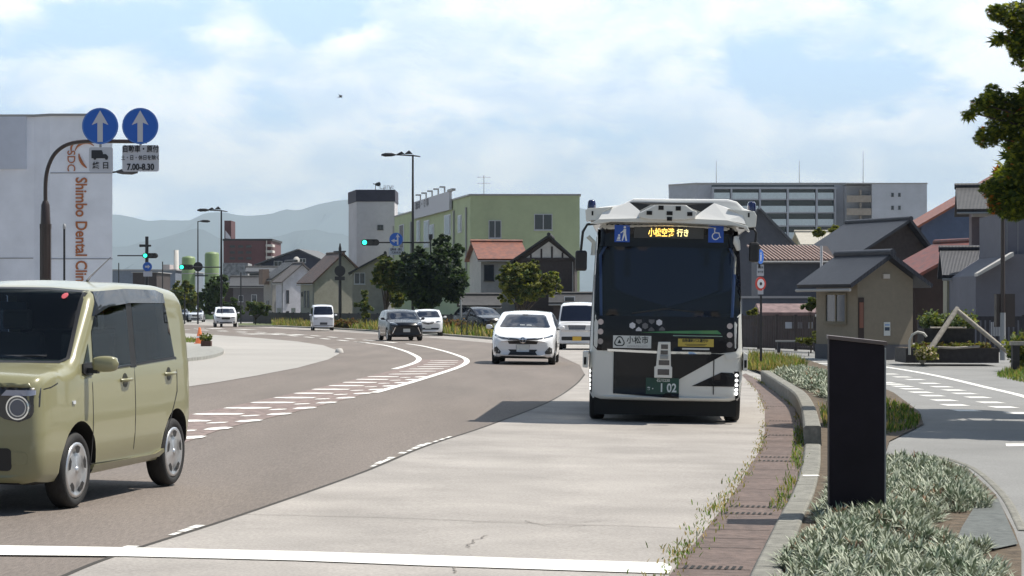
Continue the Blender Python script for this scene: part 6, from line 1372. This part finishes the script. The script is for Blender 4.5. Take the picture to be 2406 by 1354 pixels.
for k in range(3): MB().tube([(k*.28-.3, k*.25, 0), (k*.28-.3, k*.25, .8), (k*.28-.16, k*.25, .9), (k*.28-.02, k*.25, .8), (k*.28-.02, k*.25, 0)], .035, 6).build('hoop', m_pole_k, b)
# traffic cone and planter pot on the island
c = G(469, 808); cn = empty('traffic_cone', c); tag(cn, 'orange traffic cone on the pale island behind the olive car', 'cone'); mo = M('cone_orange', (.62, .15, .04), .5)
MB().lathe([(.20, .03), (.19, .05), (.045, .70), (.03, .72), (.0005, .72)], 20).build('cone', mo, cn); MB().box(-.22, .22, -.22, .22, 0, .035).build('base', mo, cn, bevel=.01); MB().lathe([(.150, .26), (.10, .42)], 20).build('band', m_sgw, cn)
c = G(485, 820); pp = empty('flower_planter', c); tag(pp, 'small brown square planter of yellow green plants beside the cone', 'planter'); MB().box(-.19, .19, -.17, .17, 0, .30).build('box', M('planter_brown', (.10, .055, .04), .8), pp)
# raised kerb stones of the island
isb = smooth_line([G(a, b)[:2] for a, b in [(380, 852), (440, 850), (495, 843), (525, 832), (515, 822), (470, 815), (420, 812), (380, 812)]], 6)
sheet('island_centre', [tuple(p) for p in isb], .10, M('island_grey', (.28, .28, .26), .9, var=.15, scale=5, bump=.3), step=1, px=False, thick=.11, kind='structure')
for p in ((797, 829),):
    c = G(*p); tag(MB().lathe([(.0005, .16), (.1, .14), (.14, .05), (.15, 0)], 14, 'Z', (0, 0, 0)).build('island_stud', m_plaster, None, loc=c), 'small white stud at the tip of the pale island', 'stud')
bd = MB(); bd.tube([(-.30, .1, .10), (-.10, .0, .0), (.12, 0, 0), (.2, 0, .01)], [.01, .05, .05, .02], 6); bd.add([(-.05, 0, .02), (.10, 0, .02), (-.05, -.5, .25), (.05, .5, -.2)], [(0, 1, 2), (0, 1, 3)]); o = tag(bd.build('bird', m_blackp, None, loc=(X(800, 140), 140, Zp(227, 140))), 'tiny dark bird flying against the clouds', 'bird'); o.rotation_euler = (0, R(-30), 0); o.scale = (.7, .7, .7)
# ---------------------------------------------------------------- vegetation
def leafm(name, c, var=.25):
    m = M(name, c, .6, var=var, scale=2.0, spec=.3); nt = m.node_tree
    if 'leafmix' not in nt.nodes:
        b = nt.nodes['Principled BSDF']; t = N(nt, 'ShaderNodeBsdfTranslucent'); src = b.inputs['Base Color'].links[0].from_socket
        hs = N(nt, 'ShaderNodeMix', data_type='RGBA', blend_type='MULTIPLY'); hs.inputs[0].default_value = 1; nt.links.new(src, hs.inputs[6]); hs.inputs[7].default_value = (1.9, 1.9, .9, 1); nt.links.new(hs.outputs[2], t.inputs[0])
        mx = N(nt, 'ShaderNodeMixShader'); mx.name = 'leafmix'; mx.inputs[0].default_value = .35; nt.links.new(b.outputs[0], mx.inputs[1]); nt.links.new(t.outputs[0], mx.inputs[2])
        nt.links.new(mx.outputs[0], nt.nodes['Material Output'].inputs['Surface'])
    return m
def leaf_quad(mb, p, n, s, mi, long=1.5):
    a = n.orthogonal().normalized(); a = (Matrix.Rotation(random.uniform(0, 6.28), 3, n) @ a); b = n.cross(a)
    w = s*.5; l = s*.5*long; d = n*s*.18
    mb.v += [tuple(p-b*l), tuple(p+a*w-d), tuple(p+b*l), tuple(p-a*w-d)]; k = len(mb.v)-4; mb.f += [(k, k+1, k+2), (k, k+2, k+3)]; mb.m += [mi, mi]; mb.sm += [False, False]
def rdir():
    z = random.uniform(-1, 1); a = random.uniform(0, 2*PI); r = math.sqrt(1-z*z); return Vector((r*math.cos(a), r*math.sin(a), z))
def crown_mesh(blobs, leaf, n_per, nm, weights=None, clump=.32, core=.25):
    mb = MB(); tot = sum(b[3]*b[4]*b[5] for b in blobs)
    for (x, y, z, rx, ry, rz) in blobs:
        nc = max(6, int(n_per*(rx*ry*rz)/tot/26))
        for _ in range(nc):
            d = rdir(); t = random.uniform(core, 1)**.45; c = Vector((x+d.x*rx*t, y+d.y*ry*t, z+d.z*rz*t)); cr = clump*(rx+rz)/2*random.uniform(.5, 1.2)
            mi = random.choices(range(nm), weights)[0] if weights else random.randrange(nm)
            for _ in range(26):
                e = rdir()*random.random()**.5*cr; e.z *= .7; nrm = (rdir()+Vector((0, 0, .9))+d*.5).normalized()
                leaf_quad(mb, c+e, nrm, leaf*random.uniform(.6, 1.3), mi if random.random() < .8 else random.randrange(nm))
    return mb
def tree(name, label, x, y, trunk, tr, blobs, leaf, n, mats, weights=None, group=None, cat='tree', clump=.32, limbs=True):
    o = empty(name, (x, y, 0)); tag(o, label, cat, group)
    if limbs:
        ex = []
        for b in blobs:
            for _ in range(3): d = rdir(); f = random.uniform(.28, .45); ex.append((b[0]+d.x*b[3]*.95, b[1]+d.y*b[4]*.9, b[2]+abs(d.z)*b[5]*.9, b[3]*f, b[4]*f, b[5]*f))
        blobs = [(b[0], b[1], b[2], b[3]*.88, b[4]*.88, b[5]*.88) for b in blobs]+ex
    crown_mesh(blobs, leaf, n, len(mats), weights, clump).build('crown', mats, o, fixn=False)
    mb = MB(); c0 = Vector(blobs[0][:3]); mb.tube([(0, 0, -.05), (.04*trunk, 0, trunk*.5), (0, .03, trunk)], [tr, tr*.8, tr*.6], 8)
    if limbs:
        for b in blobs[:9]: mb.tube([(0, .0, trunk*.85), (b[0]*.4, b[1]*.4, (trunk+b[2])/2), (b[0]*.85, b[1]*.85, b[2])], [tr*.5, tr*.32, tr*.12], 6)
    mb.build('trunk', M('bark', (.07, .055, .045), .9, var=.25, scale=8, bump=.4), o); return o
g1, g2, g3, g4 = leafm('leaf_dark', (.028, .05, .018)), leafm('leaf_mid', (.05, .085, .025)), leafm('leaf_yellow', (.16, .17, .035)), leafm('leaf_olive', (.085, .10, .03))
random.seed(21)
Y = 144; u = Y/F
def bl(px, py, rx, ry, cx, Y): k = Y/F; return ((px-cx)*k, random.uniform(-.8, .8), Zp(py, Y), rx*k, max(rx, ry)*k*.8, ry*k)
tree('broad_dark_tree', 'broad dark evergreen tree standing against the green building behind the tall lamp', X(1010, Y), Y, 2.0, .22, [bl(1032, 645, 46, 56, 1010, Y), bl(1048, 604, 34, 38, 1010, Y), bl(975, 655, 45, 55, 1010, Y), bl(1065, 665, 35, 50, 1010, Y), bl(1000, 692, 52, 38, 1010, Y), bl(1040, 575, 22, 22, 1010, Y), bl(985, 610, 30, 30, 1010, Y)], .17, 26000, [g1, g2, leafm('leaf_bluegreen', (.014, .03, .024))], [4, 1, 3])
Y = 150
tree('yellow_green_tree', 'loose yellow green tree on the left flank of the broad dark tree', X(905, Y), Y, 1.5, .12, [bl(905, 630, 28, 32, 905, Y), bl(925, 660, 30, 38, 905, Y), bl(890, 655, 20, 26, 905, Y), bl(955, 625, 28, 30, 905, Y), bl(930, 700, 26, 24, 905, Y)], .16, 11000, [g2, g4, g3], [3, 3, 2])
Y = 125
tree('round_garden_tree', 'round yellow green clipped garden tree in front of the dark house', X(1225, Y), Y, 1.2, .12, [bl(1212, 652, 40, 34, 1225, Y), bl(1240, 645, 36, 30, 1225, Y), bl(1190, 665, 24, 26, 1225, Y), bl(1255, 680, 36, 30, 1225, Y), bl(1225, 690, 40, 26, 1225, Y), bl(1295, 660, 26, 22, 1225, Y), bl(1300, 685, 18, 22, 1225, Y), bl(1195, 700, 20, 16, 1225, Y)], .13, 15000, [g4, g3, leafm('leaf_lime', (.22, .23, .06)), g2], [3, 4, 2, 2], clump=.28)
Y = 163
tree('young_verge_tree', 'slim young tree on the grass verge between the white van and the black car', X(857, Y), Y, 1.6, .05, [bl(857, 700, 9, 18, 857, Y), bl(850, 722, 16, 14, 857, Y), bl(866, 728, 14, 14, 857, Y), bl(858, 745, 8, 12, 857, Y)], .14, 1600, [g2, g4, g3])
Y = 225
tree('far_dark_tree', 'dark green tree beside the lamp with the long arm, above the far cars', X(505, Y), Y, 2, .2, [bl(505, 690, 28, 40, 505, Y), bl(520, 668, 18, 26, 505, Y), bl(490, 712, 28, 30, 505, Y), bl(545, 730, 26, 26, 505, Y)], .25, 6000, [g1, g2])
Y = 235
tree('far_olive_tree', 'yellowish green tree behind the dark saloon on the far road', X(425, Y), Y, 1.5, .15, [bl(425, 700, 28, 30, 425, Y), bl(400, 712, 20, 22, 425, Y), bl(455, 712, 22, 26, 425, Y), bl(440, 680, 16, 18, 425, Y)], .25, 5000, [g4, g3, g2])
Y = 205
tree('house_shrub', 'rounded dull green shrub in front of the grey corner house', X(600, Y), Y, .5, .08, [bl(600, 722, 24, 18, 600, Y), bl(618, 730, 16, 14, 600, Y)], .18, 1800, [g2, g4], cat='shrub')
Y = 80
tree('hut_shrub', 'small yellow green shrub beside the dark board fence and the hut', X(1905, Y), Y, .4, .03, [bl(1912, 712, 16, 12, 1905, Y), bl(1900, 722, 18, 10, 1905, Y)], .10, 900, [g4, g2], cat='shrub')
tree('fence_shrub', 'light green shrub behind the dark fence just right of the bus', X(1770, 90), 90, .5, .03, [bl(1770, 738, 14, 11, 1770, 90), bl(1785, 760, 12, 8, 1770, 90)], .09, 900, [g3, g4], cat='shrub')
tree('roof_shrub', 'yellow green plant showing above the ribbed tile roof', X(1945, 130), 130, 3.2, .05, [bl(1925, 548, 14, 10, 1945, 130), bl(1955, 545, 16, 12, 1945, 130), bl(1972, 552, 12, 7, 1945, 130)], .16, 1200, [g3, g4], cat='shrub')
tree('fence_front_plant', 'straggly light plant lying in front of the low bench by the hut', X(1900, 76), 76, .1, .02, [bl(1900, 800, 30, 8, 1900, 76), bl(1915, 786, 16, 10, 1900, 76)], .08, 700, [g3, g4], cat='plant', limbs=False)
# planter plants
def potplants(name, label, x, y, z, w, d, h, n, mats, leaf=.07, cat='plant'):
    o = empty(name, (x, y, z)); tag(o, label, cat); mb = MB()
    for _ in range(n):
        a = Vector((random.uniform(-w/2, w/2), random.uniform(-d/2, d/2), 0)); hh = h*random.uniform(.3, 1); dr = Vector((random.gauss(0, .25), random.gauss(0, .25), 1)).normalized(); s = dr.orthogonal().normalized()*.008
        mb.add([a-s, a+s, a+dr*hh+s*.4, a+dr*hh-s*.4], [(0, 1, 2, 3)], 0)
        for k in range(5): leaf_quad(mb, a+dr*hh*random.uniform(.4, 1)+rdir()*.05, (rdir()+Vector((0, 0, .6))).normalized(), leaf*random.uniform(.6, 1.3), random.randrange(len(mats)))
    mb.build('foliage', mats, o, fixn=False); return o
random.seed(5)
potplants('tier_plants', 'mixed green plants growing in the upper tier under the log frame', X(2240, YF), YF+.85, .98, 1.5, .8, .55, 260, [g2, g4, g3, leafm('leaf_pale', (.20, .25, .16))])
potplants('tier_herbs', 'sparse brown and green plants in the front of the lower planter tier', X(2235, YF), YF+.05, .42, 2.2, .4, .16, 200, [g4, g3, leafm('leaf_brown', (.12, .07, .03))])
potplants('hoop_flowers', 'pale flowers and leaves beside the white hoop', X(2160, YF), YF-1.0, .1, .5, .3, .42, 120, [g3, leafm('petal_pale', (.5, .42, .35)), g4])
c = G(485, 820); potplants('pot_plants', 'yellow green plants in the small brown planter by the cone', c.x, c.y, c.z+.3, .34, .3, .28, 60, [g3, g4, g2])
for i, (px, py, w_, lb) in enumerate(((1095, 792, 1.6, 'reddish dry bush on the verge just left of the hoop stands'), (770, 772, 1.2, 'dry reddish bush beside the white van'), )):
    pass
c = Vector((X(1062, 134), 134, 0)); potplants('dry_bush', 'reddish dry bush on the verge between the white small car and the hoop stands', c.x, c.y, 0, 1.5, 1.2, .95, 260, [leafm('leaf_russet', (.16, .085, .04)), g4], leaf=.12, cat='bush')
potplants('brown_bush', 'brownish bush on the verge just right of the white delivery van', X(812, 168), 168, 0, 1.6, 1.2, .8, 220, [leafm('leaf_russet', (.16, .085, .04)), g4], leaf=.14, cat='bush')
potplants('edge_bush', 'bright green shrub at the right picture edge beside the timber rail', X(2402, 60), 60, 0, .5, .5, 1.0, 200, [g3, g2], leaf=.09, cat='bush')

# maple branch reaching in from the right: trunk stands outside the view
random.seed(33)
YM = 31.5
maple = empty('maple_tree', (X(2640, YM), YM, 0)); tag(maple, 'dark green maple with a few orange leaves reaching in at the upper right', 'tree')
mb = MB()
def ml(px, py, rx, ry, dy=0, k=1.0): z = YM/F; return (X(px, YM)-X(2640, YM), dy, Zp(py, YM), rx*z, max(rx, ry)*z*1.1, ry*z)
MAP = [ml(2395, 35, 60, 32), ml(2345, 25, 24, 20, .1), ml(2420, 110, 50, 60), ml(2395, 90, 22, 45, .2), ml(2330, 235, 30, 38), ml(2375, 270, 50, 60, .2), ml(2300, 250, 24, 22, -.1), ml(2325, 320, 34, 26, .1), ml(2410, 350, 44, 34), ml(2395, 385, 34, 18), ml(2400, 450, 56, 58, .2), ml(2365, 480, 36, 34, -.1), ml(2335, 445, 34, 26), ml(2345, 480, 28, 24), ml(2385, 500, 30, 20), ml(2350, 95, 14, 16), ml(2275, 268, 14, 12), ml(2440, 240, 50, 70),
       ml(2520, 100, 90, 120), ml(2540, 300, 90, 120, .5), ml(2520, 470, 80, 60), ml(2640, 200, 110, 180, .4), ml(2700, 400, 110, 100), ml(2640, -20, 140, 110, .3), ml(2500, -60, 100, 60, .4), ml(2620, 380, 120, 90, -2.0), ml(2600, 300, 130, 120, 1.8), ml(2760, 250, 140, 160, -1.2), ml(2560, 200, 110, 120, -1.6), ml(2760, 350, 130, 140, 1.6), ml(2620, 300, 130, 120, 3.6), ml(2740, 200, 130, 120, 4.2), ml(2560, 400, 100, 70, 3.0), ml(2640, 380, 130, 80, 5.0), ml(2780, 320, 140, 110, 5.4), ml(2900, 260, 140, 140, 4.0), ml(2880, 380, 140, 90, 1.0), ml(2680, 420, 130, 60, .5)]
m_m1, m_m2, m_m3, m_or = leafm('maple_dark', (.034, .058, .012)), leafm('maple_mid', (.085, .115, .018)), leafm('maple_light', (.22, .24, .03)), leafm('maple_orange', (.34, .11, .02))
def maple_leaf(mb, p, n, s, mi):
    a = n.orthogonal().normalized(); a = (Matrix.Rotation(random.uniform(0, 6.28), 3, n) @ a); b = n.cross(a); k = len(mb.v); vs = [p]
    for ang, r_ in ((-90, .15), (-55, .55), (-30, .25), (0, .85), (25, .35), (45, .95), (68, .42), (90, 1.05), (112, .42), (135, .95), (155, .35), (180, .85), (210, .25), (235, .55)):
        t = R(ang); vs.append(p+(a*math.cos(t)+b*math.sin(t))*r_*s-n*s*.35*r_*r_)
    mb.v += [tuple(v) for v in vs]; m_ = len(vs)
    mb.f += [(k, k+i, k+(i % (m_-1))+1) for i in range(1, m_)]; mb.m += [mi]*(m_-1); mb.sm += [False]*(m_-1)
for bi, (x, y, z, rx, ry, rz) in enumerate(MAP):
    far = bi >= 15; nl = int((70 if far else 330)*(rx*rz)/(.25*.2)); nl = min(nl*2, 1500 if not far else 1800)
    for _ in range(nl):
        d = rdir(); t = random.random()**.4; p = Vector((x+d.x*rx*t, y+d.y*ry*t, z+d.z*rz*t)); n = (rdir()*.7+Vector((0, -.1, .8))).normalized()
        edge = t > .85 and d.x < -.2; orange = (bi == 13 and random.random() < .35) or (edge and random.random() < .05)
        mi = 3 if orange else random.choices((0, 1, 2), (3, 4, 4 if edge else 2))[0]; maple_leaf(mb, p, n, (.052 if not far else .15)*random.uniform(.7, 1.25), mi)
mb.build('crown', [m_m1, m_m2, m_m3, m_or], maple, fixn=False)
mb = MB(); mb.tube([(0, 0, 0), (.05, .05, 1.5), (0, 0, 2.6), (-.1, 0, 4.5), (0, .1, 6.5)], [.16, .13, .11, .08, .03], 10)
for b in MAP: mb.tube([(0, 0, max(1.8, b[2]-.9)), (b[0]*.5, b[1]*.5, b[2]-.25), (b[0]*.95, b[1], b[2])], [.05, .028, .008], 6)
mb.build('trunk', MATS['bark'], maple)

# silver leaved ground cover on the near bed
random.seed(8)
silver = [M('silver_leaf', (.27, .30, .215), .65, var=.12, scale=9), M('silver_leaf_pale', (.38, .41, .31), .65, var=.1, scale=9), M('grey_green_leaf', (.15, .20, .13), .7, var=.15, scale=9), M('dry_leaf', (.22, .13, .07), .8, var=.2, scale=9)]
def in_px(poly_px): return [tuple(G(a, b)[:2]) for a, b in poly_px]
def blade(mb, p, d, ln, w, mi):
    s = Vector((d.y, -d.x, random.uniform(-.2, .2))); s = s.normalized()*w/2 if s.length > .05 else Vector((w/2, 0, 0)); mid = p+d*ln*.6; tip = p+d*ln+Vector((d.x, d.y, 0))*ln*.12-Vector((0, 0, ln*.05)); k = len(mb.v)
    mb.v += [tuple(p-s*.5), tuple(p+s*.5), tuple(mid+s), tuple(mid-s), tuple(tip)]; mb.f += [(k, k+1, k+2, k+3), (k+3, k+2, k+4)]; mb.m += [mi, mi]; mb.sm += [False, False]
def cover(name, label, regions, sp, hmax, leaf, w, per, mats, wts):
    mb = MB()
    for poly_px, hm, holes in regions:
        poly = in_px(poly_px); xs = [p[0] for p in poly]; ys = [p[1] for p in poly]; area = (max(xs)-min(xs))*(max(ys)-min(ys)); n = int(area/(sp*sp)*1.5)
        for _ in range(n):
            x, y = random.uniform(min(xs), max(xs)), random.uniform(min(ys), max(ys))
            if not inpoly(x, y, poly): continue
            ed = min(math.hypot(x-a, y-b) for a, b in dens(poly, .15)); h = hm*min(1, .35+ed/.35)*random.uniform(.7, 1.15)
            if h > .9 and False: continue
            mi0 = random.choices(range(len(mats)), wts)[0]; z0 = gz(x, y)
            if random.random() < .10: continue
            if random.random() < .3: h *= .55
            for _ in range(per):
                a = random.uniform(0, 2*PI); el = random.uniform(.0, 1.2); d = Vector((math.cos(a)*math.cos(el), math.sin(a)*math.cos(el), math.sin(el)))
                q = Vector((x, y, z0+h))+Vector((d.x, d.y, d.z*.5))*sp*.25-Vector((0, 0, sp*.5*random.random()))
                blade(mb, q, d, leaf*random.uniform(.6, 1.2), w, mi0 if random.random() < .7 else random.randrange(min(3, len(mats))))
            for _ in range(6):
                a = random.uniform(0, 2*PI); q = Vector((x+math.cos(a)*.03, y+math.sin(a)*.03, z0)); blade(mb, q, Vector((random.gauss(0, .2), random.gauss(0, .2), 1)).normalized(), h*.9, .008, 3 if random.random() < .5 else 2)
    return tag(mb.build(name, mats, fixn=False), label, None, None, 'stuff')
near_reg = [([(1830, 1354), (1845, 1320), (1880, 1280), (1930, 1262), (1990, 1250), (2060, 1262), (2100, 1300), (2200, 1320), (2330, 1340), (2400, 1400), (2400, 1500), (1800, 1500)], .13, None),
            ([(1930, 1200), (1950, 1170), (1960, 1120), (2079, 1100), (2190, 1098), (2260, 1120), (2320, 1180), (2330, 1200), (2230, 1215), (2170, 1255), (2230, 1290), (2330, 1300), (2300, 1320), (2120, 1290), (2020, 1260), (1940, 1262), (1915, 1225)], .13, None)]
cover('silver_ground_cover', 'silver green narrow leaved ground cover', near_reg, .095, .2, .085, .013, 26, silver, [5, 4, 2, .5])
far_reg = [([(1808, 886), (1850, 880), (1900, 880), (1950, 890), (1990, 910), (2010, 945), (1960, 950), (1925, 935), (1880, 912), (1830, 893)], .18, None)]
cover('silver_ground_cover_back', 'pale silver bushes between raised kerb and path', far_reg, .16, .3, .13, .024, 22, silver, [4, 4, 2, .6])
# grass and weeds
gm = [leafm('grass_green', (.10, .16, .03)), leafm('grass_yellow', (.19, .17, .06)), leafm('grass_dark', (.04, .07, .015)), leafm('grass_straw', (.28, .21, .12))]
def grass(name, label, polys, dens_, h, w, wts, px=True):
    mb = MB()
    for poly in polys:
        pl_ = in_px(poly) if px else poly; xs = [p[0] for p in pl_]; ys = [p[1] for p in pl_]; n = int((max(xs)-min(xs))*(max(ys)-min(ys))*dens_)
        for _ in range(n):
            x, y = random.uniform(min(xs), max(xs)), random.uniform(min(ys), max(ys))
            if not inpoly(x, y, pl_): continue
            hh = h*random.uniform(.4, 1.2)*(1+.5*math.sin(x*1.3+y*.7)*math.sin(y*.9)); d = Vector((random.gauss(0, .3), random.gauss(0, .3), 1)).normalized(); blade(mb, Vector((x, y, gz(x, y))), d, hh, w, random.choices(range(4), wts)[0])
    return tag(mb.build(name, gm, fixn=False), label, None, None, 'stuff')
random.seed(9)
grass('tall_grass', 'tall yellow green grass behind the bus corner', [[(1752, 868), (1760, 846), (1800, 843), (1860, 850), (1895, 862), (1880, 872), (1820, 878)]], 260, .34, .022, [3, 4, 1, 1])
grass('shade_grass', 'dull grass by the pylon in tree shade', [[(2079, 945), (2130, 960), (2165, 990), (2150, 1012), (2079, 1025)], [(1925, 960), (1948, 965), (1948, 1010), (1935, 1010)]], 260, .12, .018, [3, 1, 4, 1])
def along(line, t0, t1, off, wd, n, h, wts, mb, clumpy=True):
    cl_ = [random.uniform(t0, t1) for _ in range(max(2, n//22))]
    for _ in range(n):
        t = random.choice(cl_)+random.gauss(0, .012) if clumpy else random.uniform(t0, t1); t = min(max(t, 0), .999); k = t*(len(line)-1); i = int(k); p = line[i].lerp(line[min(i+1, len(line)-1)], k-i); x = p.x+off+random.gauss(0, wd); y = p.y+random.gauss(0, .05)
        blade(mb, Vector((x, y, gz(x, y))), Vector((random.gauss(0, .45), random.gauss(0, .45), 1)).normalized(), h*random.uniform(.4, 1.2), .011, random.choices(range(4), wts)[0])
mb = MB(); along(gl, .03, .97, -.02, .035, 900, .04, [2, 3, 1, 5], mb); along(gl, .05, .45, -.04, .07, 380, .055, [4, 2, 1, 2], mb)
along(kr, .30, .62, -.05, .04, 650, .075, [5, 3, 1, .5], mb); along(kr, .65, .95, -.03, .03, 300, .06, [3, 3, 1, 2], mb)
tag(mb.build('gutter_weeds', gm, fixn=False), 'weeds and dry grass along both edges of the gutter', None, None, 'stuff')
vg = [(560, 766), (650, 766), (780, 772), (900, 779), (1000, 784), (1150, 796), (1180, 798), (1180, 786), (1060, 776), (900, 768), (700, 760), (560, 760)]
sheet('verge_turf', vg, .02, m_turf, step=4, kind='structure')
grass('verge_grass', 'yellow green grass on the verge beyond the road', [[(725, 768), (860, 775), (905, 779), (905, 772), (800, 766), (725, 764)], [(640, 766), (725, 769), (725, 765), (640, 763)], [(1035, 787), (1150, 796), (1180, 797), (1180, 788), (1100, 782), (1040, 780)]], 30, .55, .07, [3, 5, 1, 2])
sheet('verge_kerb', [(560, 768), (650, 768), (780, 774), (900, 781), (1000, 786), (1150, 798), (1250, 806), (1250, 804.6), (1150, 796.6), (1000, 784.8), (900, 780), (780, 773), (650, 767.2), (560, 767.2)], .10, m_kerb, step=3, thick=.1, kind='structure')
grass('island_grass', 'short green grass on the island by the cone', [[(380, 806), (470, 806), (480, 800), (380, 797)]], 60, .22, .03, [5, 2, 2, 1])
grass('rail_grass', 'bright grass under the timber rail', [[(2340, 886), (2380, 868), (2440, 866), (2480, 900), (2400, 900)]], 150, .16, .025, [5, 3, 1, 0])
HAZE = 1/12000
haze(HAZE)
